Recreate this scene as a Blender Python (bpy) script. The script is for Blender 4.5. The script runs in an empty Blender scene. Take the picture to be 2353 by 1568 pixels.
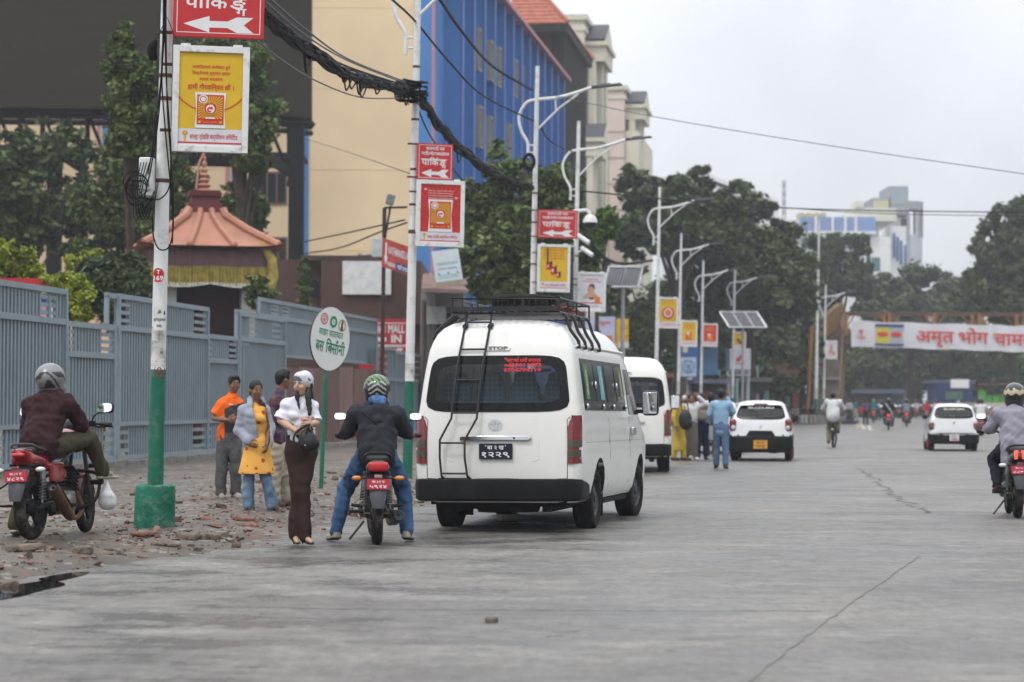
import bpy,math,random
import numpy as np
from mathutils import Vector,Matrix,Euler
SC=bpy.context.scene
COL=SC.collection
R=math.radians
FP,CXU,CYV,HC=5556.0,1176.5,784.0,1.40
PITCH,ROLL=math.atan(138.0/FP),0.005
cam_d=bpy.data.cameras.new('camera')
cam=bpy.data.objects.new('camera',cam_d)
COL.objects.link(cam)
SC.camera=cam
cam_d.sensor_width=36.0
cam_d.lens=36.0*FP/2353.0
cam_d.clip_start,cam_d.clip_end=0.5,3000.0
CAMROT=(Matrix.Rotation(math.pi/2+PITCH,3,'X')@Matrix.Rotation(ROLL,3,'Z'))
cam.matrix_world=Matrix.Translation((0,0,HC))@CAMROT.to_4x4()
cam_d.dof.use_dof=True
cam_d.dof.focus_distance=25.5
cam_d.dof.aperture_fstop=2.4
SUN_EL,SUN_AZ=R(58),R(215)
world=bpy.data.worlds.new('World')
SC.world=world
world.use_nodes=True
nt=world.node_tree
nt.nodes.clear()
def wn(t,**k):
 n=nt.nodes.new(t)
 for a,b in k.items():setattr(n,a,b)
 return n
wo=wn('ShaderNodeOutputWorld');bg=wn('ShaderNodeBackground')
bg.inputs['Strength'].default_value=0.10
sky=wn('ShaderNodeTexSky',sky_type='NISHITA',sun_disc=False)
sky.sun_elevation,sky.sun_rotation=SUN_EL,SUN_AZ
sky.air_density,sky.dust_density=1.0,3.0
tc=wn('ShaderNodeTexCoord')
sep=wn('ShaderNodeSeparateXYZ')
nt.links.new(tc.outputs['Generated'],sep.inputs[0])
cl=wn('ShaderNodeMath',operation='MAXIMUM');cl.inputs[1].default_value=0.0
nt.links.new(sep.outputs['Z'],cl.inputs[0])
ov=wn('ShaderNodeMath',operation='MULTIPLY_ADD')
ov.inputs[1].default_value,ov.inputs[2].default_value=1.9,1.0
nt.links.new(cl.outputs[0],ov.inputs[0])
nz=wn('ShaderNodeTexNoise');nz.inputs['Scale'].default_value=6.5;nz.inputs['Detail'].default_value=5;nz.inputs['Roughness'].default_value=0.5
nt.links.new(tc.outputs['Generated'],nz.inputs['Vector'])
rmp=wn('ShaderNodeValToRGB')
rmp.color_ramp.elements[0].position,rmp.color_ramp.elements[0].color=0.34,(0.77,0.80,0.855,1)
rmp.color_ramp.elements[1].position,rmp.color_ramp.elements[1].color=0.66,(.965,.995,1.045,1)
nt.links.new(nz.outputs['Fac'],rmp.inputs['Fac'])
vm=wn('ShaderNodeVectorMath',operation='SCALE');nt.links.new(rmp.outputs[0],vm.inputs[0]);nt.links.new(ov.outputs[0],vm.inputs['Scale'])
vm2=wn('ShaderNodeVectorMath',operation='SCALE');vm2 .inputs['Scale'].default_value=9.0
nt.links.new(vm.outputs[0],vm2 .inputs[0])
mx=wn('ShaderNodeMix',data_type='RGBA');mx.inputs['Factor'].default_value=0.93
nt.links.new(sky.outputs[0],mx.inputs['A']);nt.links.new(vm2 .outputs[0],mx.inputs['B'])
nt.links.new(mx.outputs['Result'],bg.inputs['Color'])
nt.links.new(bg.outputs[0],wo.inputs['Surface'])
sun_d=bpy.data.lights.new('sun','SUN')
sun_d.energy,sun_d.angle,sun_d.color=1.25,R(12),(1.0,0.955,0.88)
sun=bpy.data.objects.new('sun',sun_d);COL.objects.link(sun)
sun.rotation_euler=(math.pi/2-SUN_EL,0,math.pi-SUN_AZ)
SC.view_settings.view_transform='Standard'
SC.view_settings.look='None'
SC.view_settings.exposure=0.0
SC.view_settings.gamma=1.0
SC.cycles.max_bounces=6;SC.cycles.diffuse_bounces=3;SC.cycles.glossy_bounces=3
SC.cycles.transparent_max_bounces=12;SC.cycles.transmission_bounces=4
SC.cycles.caustics_reflective=SC.cycles.caustics_refractive=False
SC.cycles.use_denoising=True
SC.cycles.sample_clamp_indirect=6.0
def ray(u,v):
 return CAMROT@Vector((u-CXU,CYV-v,-FP))
def P(u,v,Y):
 d=ray(u,v);k=Y/d.y
 return Vector((d.x*k,Y,HC+d.z*k))
def G(u,v,z=0.0):
 d=ray(u,v);k=(z-HC)/d.z
 return Vector((d.x*k,d.y*k,z))
def PX(u,v,Y):return P(u,v,Y).x
TH=math.atan((1900-CXU)/FP)
CT,ST=math.cos(TH),math.sin(TH)
def RD(t,s,z=0.0):
 return Vector((t*CT+s*ST,-t*ST+s*CT,z))
def scl(Y):return FP/Y
def lin(c):
 return tuple(((x/255)/12.92 if x<=10.3 else((x/255+0.055)/1.055)**2.4)for x in c)
rng=np.random.default_rng(7)
random.seed(11)
MATS={}
def nodemat(name):
 m=bpy.data.materials.new(name);m.use_nodes=True
 n=m.node_tree;p=n.nodes['Principled BSDF']
 return m,n,p
def mat(name,col,rough=0.6,metal=0.0,var=0.12,scale=6.0,bump=0.0,bscale=40.0,spec=0.3,dirt=None,dscale=2.0,damt=0.5,coat=0.0,stretch=None,emit=None,es=0.0):
 if name in MATS:return MATS[name]
 m,n,p=nodemat(name);L=n.links
 t=n.nodes.new('ShaderNodeTexCoord');src=t.outputs['Object']
 if stretch:
  mp=n.nodes.new('ShaderNodeMapping');mp.inputs['Scale'].default_value=stretch
  L.new(src,mp.inputs['Vector']);src=mp.outputs[0]
 nz=n.nodes.new('ShaderNodeTexNoise');nz.inputs['Scale'].default_value=scale;nz.inputs['Detail'].default_value=5
 L.new(src,nz.inputs['Vector'])
 r=n.nodes.new('ShaderNodeValToRGB')
 lo=[max(0,c*(1-var))for c in col];hi=[min(1,c*(1+var))for c in col]
 r.color_ramp.elements[0].position,r.color_ramp.elements[1].position=0.3,0.7
 r.color_ramp.elements[0].color=(*lo,1);r.color_ramp.elements[1].color=(*hi,1)
 L.new(nz.outputs['Fac'],r.inputs['Fac'])
 out=r.outputs[0]
 if dirt:
  d=n.nodes.new('ShaderNodeTexNoise');d.inputs['Scale'].default_value=dscale;d.inputs['Detail'].default_value=8;d.inputs['Roughness'].default_value=0.7
  L.new(src,d.inputs['Vector'])
  dr=n.nodes.new('ShaderNodeValToRGB');dr.color_ramp.elements[0].position=0.52;dr.color_ramp.elements[1].position=0.68
  dr.color_ramp.elements[1].color=(damt,damt,damt,1);dr.color_ramp.elements[0].color=(0,0,0,1)
  L.new(d.outputs['Fac'],dr.inputs['Fac'])
  x=n.nodes.new('ShaderNodeMix');x.data_type='RGBA';x.inputs['B'].default_value=(*dirt,1)
  L.new(dr.outputs[0],x.inputs['Factor']);L.new(out,x.inputs['A']);out=x.outputs['Result']
 L.new(out,p.inputs['Base Color'])
 p.inputs['Roughness'].default_value=rough;p.inputs['Metallic'].default_value=metal
 p.inputs['Specular IOR Level'].default_value=spec;p.inputs['Coat Weight'].default_value=coat;p.inputs['Coat Roughness'].default_value=0.12
 if bump:
  bz=n.nodes.new('ShaderNodeTexNoise');bz.inputs['Scale'].default_value=bscale;bz.inputs['Detail'].default_value=4
  L.new(src,bz.inputs['Vector'])
  b=n.nodes.new('ShaderNodeBump');b.inputs['Strength'].default_value=bump;b.inputs['Distance'].default_value=0.02
  L.new(bz.outputs['Fac'],b.inputs['Height']);L.new(b.outputs[0],p.inputs['Normal'])
 if emit:
  p.inputs['Emission Color'].default_value=(*emit,1);p.inputs['Emission Strength'].default_value=es
 MATS[name]=m
 return m
def glassmat(name,tint,refl=0.5):
 if name in MATS:return MATS[name]
 m=bpy.data.materials.new(name);m.use_nodes=True;n=m.node_tree;n.nodes.clear()
 o=n.nodes.new('ShaderNodeOutputMaterial');tr=n.nodes.new('ShaderNodeBsdfTransparent');gl=n.nodes.new('ShaderNodeBsdfGlossy')
 gl.inputs['Roughness'].default_value=0.03;tr.inputs['Color'].default_value=(*tint,1)
 fr=n.nodes.new('ShaderNodeFresnel');fr.inputs['IOR'].default_value=1.0+refl
 mx=n.nodes.new('ShaderNodeMixShader')
 n.links.new(fr.outputs[0],mx.inputs[0]);n.links.new(tr.outputs[0],mx.inputs[1]);n.links.new(gl.outputs[0],mx.inputs[2])
 n.links.new(mx.outputs[0],o.inputs['Surface'])
 MATS[name]=m
 return m
def tag(o,label=None,cat=None,group=None,kind=None):
 if label:o['label']=label
 if cat:o['category']=cat
 if group:o['group']=group
 if kind:o['kind']=kind
 return o
def thing(name,loc,label,cat,rz=0.0,group=None,rx=0.0,ry=0.0):
 o=bpy.data.objects.new(name,None);COL.objects.link(o)
 o.empty_display_size=0.2
 o.location=loc;o.rotation_euler=(rx,ry,rz)
 return tag(o,label,cat,group)
def MW(o):return Matrix.Translation(o.location)@o.rotation_euler.to_matrix().to_4x4()@Matrix.Diagonal((*o.scale,1))
def link(o,parent=None,world=False):
 COL.objects.link(o)
 if parent is not None:
  o.parent=parent
  if world:
   M=MW(parent)
   if parent.parent is not None:M=MW(parent.parent)@parent.matrix_parent_inverse@M
   o.matrix_parent_inverse=M.inverted()
 return o
def dup(o,parent=None,**kw):
 c=o.copy();COL.objects.link(c)
 if parent is not None:
  c.parent=parent
 for ch in o.children:dup(ch,c)
 return c
def npmesh(name,V,F,mi=None,mats=(),smooth=True,angle=None):
 me=bpy.data.meshes.new(name)
 V=np.asarray(V,dtype=np.float32)
 if isinstance(F,np.ndarray):
  k=F.shape[1];nf=F.shape[0]
  me.vertices.add(len(V));me.vertices.foreach_set('co',V.ravel())
  me.loops.add(nf*k);me.loops.foreach_set('vertex_index',F.ravel().astype(np.int32))
  me.polygons.add(nf);me.polygons.foreach_set('loop_start',np.arange(0,nf*k,k,dtype=np.int32))
  me.update(calc_edges=True)
 else:
  me.from_pydata([tuple(map(float,v))for v in V],[],F);me.update()
 for m in mats:me.materials.append(m)
 if mi is not None:me.polygons.foreach_set('material_index',np.asarray(mi,dtype=np.int32))
 me.polygons.foreach_set('use_smooth',np.full(len(me.polygons),bool(smooth)))
 if smooth and angle:me.set_sharp_from_angle(angle=R(angle))
 me.validate()
 return me
TEXT={}
def text2d(s,bold=0.0,res=2):
 k=(s,bold)
 if k in TEXT:return TEXT[k]
 c=bpy.data.curves.new('t','FONT');c.body=s;c.resolution_u=res;c.offset=bold;c.align_x='LEFT'
 o=bpy.data.objects.new('t',c)
 me=o.to_mesh()
 V=np.array([v.co[:2]for v in me.vertices],dtype=float).reshape(-1,2)
 Fs=[tuple(p.vertices)for p in me.polygons]
 o.to_mesh_clear();bpy.data.objects.remove(o);bpy.data.curves.remove(c)
 TEXT[k]=(V,Fs)
 return V,Fs
def basis(d,up=(0,0,1)):
 d=Vector(d).normalized();u=Vector(up)
 if abs(d.dot(u))>0.99:u=Vector((0,1,0))
 a=d.cross(u).normalized();b=a.cross(d).normalized()
 return a,b
def catmull(pts,n=8,closed=False):
 pts=[Vector(p)for p in pts];out=[]
 N=len(pts)
 for i in range(N if closed else N-1):
  p0=pts[i-1]if(closed or i>0)else pts[0]*2-pts[1]
  p1=pts[i];p2=pts[(i+1)%N]
  p3=pts[(i+2)%N]if(closed or i+2<N)else p2*2-p1
  for k in range(n):
   t=k/n
   out.append(0.5*((2*p1)+(p2-p0)*t+(2*p0-5*p1+4*p2-p3)*t*t+(3*p1-p0-3*p2+p3)*t**3))
 if not closed:out.append(pts[-1])
 return out
class B:
 def __init__(s):s.v=[];s.f=[];s.m=[]
 def put(s,vs,fs,mi=0):
  b=len(s.v);s.v.extend([tuple(v)for v in vs]);s.f.extend([tuple(i+b for i in f)for f in fs]);s.m.extend([mi]*len(fs))
 def box(s,c,d,mi=0,rot=None,taper=1.0):
  hx,hy,hz=d[0]/2,d[1]/2,d[2]/2
  vs=[]
  for z,k in((-hz,1),(hz,taper)):
   for x,y in((-hx,-hy),(hx,-hy),(hx,hy),(-hx,hy)):
    p=Vector((x*k,y*k,z))
    if rot is not None:p=rot@p
    vs.append(p+Vector(c))
  s.put(vs,[(3,2,1,0),(4,5,6,7),(0,1,5,4),(1,2,6,5),(2,3,7,6),(3,0,4,7)],mi)
  return s
 def bx(s,x0,y0,z0,x1,y1,z1,mi=0):return s.box(((x0+x1)/2,(y0+y1)/2,(z0+z1)/2),(abs(x1-x0),abs(y1-y0),abs(z1-z0)),mi)
 def tube(s,pts,r,n=8,mi=0,caps=True,closed=False,squash=1.0):
  pts=[Vector(p)for p in pts];N=len(pts)
  rs=r if isinstance(r,(list,tuple))else[r]*N
  vs,fs=[],[];a=None
  for i,p in enumerate(pts):
   d=(pts[(i+1)%N]-pts[i-1])if(closed or 0<i<N-1)else(pts[1]-pts[0]if i==0 else pts[-1]-pts[-2])
   if d.length<1e-9:d=Vector((0,0,1))
   d.normalize()
   if a is None:a,b=basis(d)
   else:
    a=(a-d*a.dot(d))
    if a.length<1e-6:a,b=basis(d)
    a.normalize();b=d.cross(a)
    b.normalize()
   b=d.cross(a)
   for k in range(n):
    t=2*math.pi*k/n
    vs.append(p+(a*math.cos(t)+b*math.sin(t)*squash)*rs[i])
  M=N if closed else N-1
  for i in range(M):
   j=(i+1)%N
   for k in range(n):
    l=(k+1)%n
    fs.append((i*n+k,i*n+l,j*n+l,j*n+k))
  if caps and not closed:
   fs.append(tuple(range(n-1,-1,-1)));fs.append(tuple((N-1)*n+k for k in range(n)))
  s.put(vs,fs,mi);return s
 def cyl(s,p0,p1,r0,r1=None,n=16,mi=0,caps=True):return s.tube([p0,p1],[r0,r0 if r1 is None else r1],n,mi,caps)
 def lathe(s,prof,o,axis=(0,0,1),n=24,mi=0,mis=None,ang=2*math.pi,start=0.0,up=(0,0,1)):
  ax=Vector(axis).normalized();a,b=basis(ax,up);o=Vector(o);vs,fs=[],[]
  full=abs(ang-2*math.pi)<1e-6;m=n if full else n+1
  for r,h in prof:
   for k in range(m):
    t=start+ang*k/n
    vs.append(o+ax*h+(a*math.cos(t)+b*math.sin(t))*r)
  base=len(s.v);s.v.extend([tuple(v)for v in vs])
  for i in range(len(prof)-1):
   for k in range(n):
    l=(k+1)%m
    s.f.append((base+i*m+k,base+i*m+l,base+(i+1)*m+l,base+(i+1)*m+k));s.m.append(mis[i]if mis else mi)
  return s
 def ell(s,c,r,nu=14,nv=9,mi=0,rot=None):
  vs,fs=[],[]
  for j in range(nv+1):
   ph=math.pi*j/nv
   for i in range(nu):
    t=2*math.pi*i/nu
    p=Vector((r[0]*math.sin(ph)*math.cos(t),r[1]*math.sin(ph)*math.sin(t),r[2]*math.cos(ph)))
    if rot is not None:p=rot@p
    vs.append(p+Vector(c))
  for j in range(nv):
   for i in range(nu):
    k=(i+1)%nu
    fs.append((j*nu+i,(j+1)*nu+i,(j+1)*nu+k,j*nu+k))
  s.put(vs,fs,mi);return s
 def grid(s,rows,mi=0,flip=False,closed=False):
  n=len(rows[0]);vs=[p for r in rows for p in r];fs=[]
  for i in range(len(rows)-1):
   for k in range(n if closed else n-1):
    l=(k+1)%n
    q=(i*n+k,i*n+l,(i+1)*n+l,(i+1)*n+k)
    fs.append(q[::-1]if flip else q)
  s.put(vs,fs,mi);return s
 def poly(s,pts,mi=0):s.put(pts,[tuple(range(len(pts)))],mi);return s
 def prism(s,poly,fr,d0,d1,mi=0,side=None):
  o,ex,ey,nn=fr;n=len(poly)
  a=[o+ex*x+ey*y+nn*d0 for x,y in poly];b=[o+ex*x+ey*y+nn*d1 for x,y in poly]
  s.put(a+b,[tuple(range(n,2*n))],mi)
  k=len(s.v)-2*n
  for f in[tuple(range(n-1,-1,-1))]+[(i,(i+1)%n,n+(i+1)%n,n+i)for i in range(n)]:
   s.f.append(tuple(i+k for i in f));s.m.append(mi if side is None else side)
  return s
 def rect(s,fr,x0,y0,x1,y1,d,mi=0):
  o,ex,ey,nn=fr
  return s.poly([o+ex*x+ey*y+nn*d for x,y in((x0,y0),(x1,y0),(x1,y1),(x0,y1))],mi)
 def flat(s,fr,pts,d,mi=0):
  o,ex,ey,nn=fr
  return s.poly([o+ex*x+ey*y+nn*d for x,y in pts],mi)
 def disc(s,fr,x,y,r,d,mi=0,n=24,r2=None):
  return s.flat(fr,[(x+r*math.cos(2*math.pi*k/n),y+(r2 or r)*math.sin(2*math.pi*k/n))for k in range(n)],d,mi)
 def ring(s,fr,x,y,r0,r1,d,mi=0,n=28,a0=0.0,a1=2*math.pi,sy=1.0):
  o,ex,ey,nn=fr;vs,fs=[],[]
  for k in range(n+1):
   t=a0+(a1-a0)*k/n
   for r in(r0,r1):vs.append(o+ex*(x+r*math.cos(t))+ey*(y+sy*r*math.sin(t))+nn*d)
  for k in range(n):fs.append((2*k,2*k+1,2*k+3,2*k+2))
  s.put(vs,fs,mi);return s
 def text(s,fr,txt,x,y,h,d,mi=0,w=None,bold=0.0,align='c',slant=0.0):
  V,Fs=text2d(txt,min(bold,.018)if max(map(ord,txt))>2000 else bold)
  if len(V)==0:return s
  x0,x1=V[:,0].min(),V[:,0].max()
  k=h/0.70;kx=k if w is None else w/max(1e-6,x1-x0)
  o,ex,ey,nn=fr
  off={'c':(x0+x1)/2,'l':x0,'r':x1}[align]
  s.put([o+ex*(x+(px-off)*kx+slant*py*k)+ey*(y+py*k)+nn*d for px,py in V],Fs,mi);return s
 def build(s,name,mats,parent=None,world=False,smooth=None,bev=0.0,loc=None,seg=2):
  if not isinstance(mats,(list,tuple)):mats=[mats]
  me=npmesh(name,s.v,s.f,s.m,mats,smooth=smooth is not False,angle=smooth if smooth else 35)
  o=bpy.data.objects.new(name,me)
  if loc is not None:o.location=loc
  link(o,parent,world)
  if bev:
   md=o.modifiers.new('edge','BEVEL');md.width=bev;md.segments=seg;md.limit_method='ANGLE';md.angle_limit=R(40)
   md.harden_normals=False
  return o
def frame(o,ex,ey=(0,0,1)):
 ex=Vector(ex).normalized();ey=Vector(ey).normalized()
 n=ex.cross(ey).normalized()
 return(Vector(o),ex,ey,n)
def surfnet(D,org,h):
 S=D<0;nx,ny,nz=D.shape
 off=[(i,j,k)for i in(0,1)for j in(0,1)for k in(0,1)]
 def sl(A,i,j,k):return A[i:nx-1+i,j:ny-1+j,k:nz-1+k]
 cnt=sum(sl(S,*o).astype(np.int8)for o in off)
 act=(cnt>0)&(cnt<8)
 I=np.argwhere(act)
 if len(I)==0:return np.zeros((0,3)),np.zeros((0,4),int)
 idx=-np.ones(act.shape,dtype=np.int64);idx[act]=np.arange(len(I))
 acc=np.zeros((len(I),3));num=np.zeros(len(I))
 for a in range(8):
  for b in range(a+1,8):
   oa,ob=off[a],off[b]
   if sum(abs(x-y)for x,y in zip(oa,ob))!=1:continue
   da=D[I[:,0]+oa[0],I[:,1]+oa[1],I[:,2]+oa[2]];db=D[I[:,0]+ob[0],I[:,1]+ob[1],I[:,2]+ob[2]]
   c=(da<0)!=(db<0)
   t=np.where(c,da/np.where(da==db,1,da-db),0)
   acc+=np.where(c[:,None],np.array(oa)+t[:,None]*(np.array(ob)-np.array(oa)),0);num+=c
 V=(I+acc/num[:,None])*h+org
 Fs=[]
 for ax in range(3):
  b,c=(ax+1)%3,(ax+2)%3
  s0=[slice(None)]*3;s1=[slice(None)]*3
  s0[ax]=slice(0,-1);s1[ax]=slice(1,None)
  e=S[tuple(s0)]!=S[tuple(s1)]
  E=np.argwhere(e)
  ok=(E[:,b]>0)&(E[:,c]>0)&(E[:,b]<D.shape[b]-1)&(E[:,c]<D.shape[c]-1)
  E=E[ok]
  q=[]
  for db,dc in((-1,-1),(0,-1),(0,0),(-1,0)):
   J=E.copy();J[:,b]+=db;J[:,c]+=dc
   q.append(idx[J[:,0],J[:,1],J[:,2]])
  q=np.stack(q,1)
  fl=S[E[:,0],E[:,1],E[:,2]]
  q[~fl]=q[~fl][:,::-1]
  Fs.append(q)
 return V,np.concatenate(Fs)
def cone_d(Pt,a,b,ra,rb):
 a=np.asarray(a,float);b=np.asarray(b,float)
 ab=b-a;L2=max(1e-12,ab@ab)
 t=np.clip(((Pt-a)@ab)/L2,0,1)
 return np.linalg.norm(Pt-a-t[...,None]*ab,axis=-1)-(ra+(rb-ra)*t)
def prim_d(Pt,q):
 if not isinstance(q[0],str):return cone_d(Pt,q[0],q[1],q[2],q[3])
 if q[0]=='e':
  p=Pt-np.asarray(q[1],float)
  if len(q)>3 and q[3]is not None:p=p@np.array(q[3])
  r=np.asarray(q[2],float);k0=np.linalg.norm(p/r,axis=-1);k1=np.linalg.norm(p/(r*r),axis=-1)
  return k0*(k0-1)/np.maximum(k1,1e-9)
 if q[0]=='b':
  p=Pt-np.asarray(q[1],float)
  if len(q)>4 and q[4]is not None:p=p@np.array(q[4])
  d=np.abs(p)-(np.asarray(q[2],float)-q[3])
  return np.linalg.norm(np.maximum(d,0),axis=-1)+np.minimum(d.max(-1),0)-q[3]
 if q[0]=='f':
  ax=np.asarray(q[5],float);ax=ax/np.linalg.norm(ax);k=q[6]
  def st(x):x=np.asarray(x,float);return x+((x@ax)*(1/k-1))[...,None]*ax
  return cone_d(st(Pt),st(q[1]),st(q[2]),q[3],q[4])*max(k,0.55)
def prim_box(q):
 if isinstance(q[0],str)and q[0]in('e','b'):
  c=np.asarray(q[1],float);r=np.linalg.norm(q[2])if(len(q)>(3 if q[0]=='e' else 4))else np.asarray(q[2],float)
  return c-r,c+r
 a,b,ra,rb=(q[1:5]if isinstance(q[0],str)else q[:4])
 a=np.asarray(a,float);b=np.asarray(b,float);m=max(ra,rb)*1.0
 return np.minimum(a,b)-m,np.maximum(a,b)+m
def wrinkle(Pt,amp,f,seed):
 r=np.random.default_rng(seed);out=0
 for k in range(5):
  d=r.normal(size=3);d/=np.linalg.norm(d);d*=f*(0.6+0.5*k)
  d2=r.normal(size=3)*f*0.5
  out=out+np.sin(Pt@d+r.uniform(0,6)+1.3*np.sin(Pt@d2+r.uniform(0,6)))/(1+0.5*k)
 return amp*out*0.5
def blob(prims,h=0.012,k=0.03,wr=None,sub=None,seed=1):
 k=k*.55
 lo=np.min([prim_box(q)[0]for q in prims],0)-3*h-0.01;hi=np.max([prim_box(q)[1]for q in prims],0)+3*h+0.01
 n=np.ceil((hi-lo)/h).astype(int)+1
 ax=[lo[i]+h*np.arange(n[i])for i in range(3)]
 D=np.full(tuple(n),1e3)
 for q in prims:
  a,b=prim_box(q);m=k*1.6+2.5*h
  i0=np.clip(((a-m-lo)/h).astype(int),0,n-1);i1=np.clip(((b+m-lo)/h).astype(int)+2,1,n)
  sl=tuple(slice(i0[i],i1[i])for i in range(3))
  g=np.stack(np.meshgrid(ax[0][sl[0]],ax[1][sl[1]],ax[2][sl[2]],indexing='ij'),-1)
  d=prim_d(g,q);e=D[sl]
  hh=np.maximum(k-np.abs(d-e),0)/k
  D[sl]=np.minimum(d,e)-hh*hh*k*0.25
 if wr or sub:
  near=np.abs(D)<(0.06 if not sub else 10)
  pts=np.argwhere(near);W=pts*h+lo
  if wr:D[near]+=wrinkle(W,wr[0],wr[1],seed)
  if sub:
   for q in sub:D[near]=np.maximum(D[near],-prim_d(W,q))
 return surfnet(D,lo,h)
def blobobj(name,prims,mats,parent=None,h=0.012,k=0.03,wr=None,sub=None,seed=1,matf=None,extra=None,world=False):
 V,F=blob(prims,h,k,wr,sub,seed)
 if not isinstance(mats,(list,tuple)):mats=[mats]
 mi=np.zeros(len(F),int)
 if matf is not None:mi=matf(V[F].mean(1)).astype(int)
 if extra is not None and len(extra.v):
  b=len(V);V=np.concatenate([V,np.array(extra.v)]);Fl=[tuple(map(int,f))for f in F]+[tuple(i+b for i in f)for f in extra.f]
  mi=np.concatenate([mi,np.array(extra.m)])
  me=npmesh(name,V,Fl,mi,mats,smooth=True,angle=60)
 else:
  me=npmesh(name,V,F,mi,mats,smooth=True)
 o=bpy.data.objects.new(name,me);link(o,parent,world)
 return o
def near_mat(groups):
 def f(C):
  return np.argmin(np.stack([np.min(np.stack([prim_d(C,q)for q in g]),0)for g in groups]),0)
 return f
def hsh(i,j,s):
 x=np.sin(i*127.1+j*311.7+s*74.7)*43758.5453
 return x-np.floor(x)
def vnoise(x,y,s=0):
 i,j=np.floor(x),np.floor(y);f,g=x-i,y-j
 f,g=f*f*(3-2*f),g*g*(3-2*g)
 return(hsh(i,j,s)*(1-f)+hsh(i+1,j,s)*f)*(1-g)+(hsh(i,j+1,s)*(1-f)+hsh(i+1,j+1,s)*f)*g
def fbm(x,y,s=0,n=4):
 return sum(vnoise(x*2**k,y*2**k,s+k)*0.5**k for k in range(n))/(2-0.5**(n-1))
def edge_t(s):
 s=np.asarray(s,float)
 return-5.62+np.interp(s,[10,16.8,20,23,26,34,60],[0.22,0.08,0.22,0.50,0.48,0.42,-0.3])+0.45*(fbm(s*0.9,s*0+3.3,5)-0.5)
def verge_h(t,s):
 d=edge_t(s)-t
 e=np.clip(d/1.6,-0.3,1);e=np.where(e>0,e*e*(3-2*e),e)
 h=-0.01+0.085*e+0.075*(fbm(t*1.1,s*1.1,2)-0.5)*np.clip(d*1.2+0.3,0,1)+0.03*(fbm(t*5,s*5,9,3)-0.5)*np.clip(d*2+.4,0,1)
 h=h-.085*np.exp(-((t+5.78+.12*np.sin(s*2.1))/.26)**2)*np.clip((s-15.6)*2,0,1)*np.clip((20.6-s)*2,0,1)
 return h-0.05*np.clip(-d-0.25,0,1)
def ground_z(X,Y):
 t,s=X*CT-Y*ST,X*ST+Y*CT
 return max(0.0,float(verge_h(np.array(t),np.array(s))))if t<-4.5 else 0.0
def on_ground(u,v):
 z=0.0
 for _ in range(6):
  p=G(u,v,z);z=ground_z(p.x,p.y)
 return Vector((p.x,p.y,z))
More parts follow.
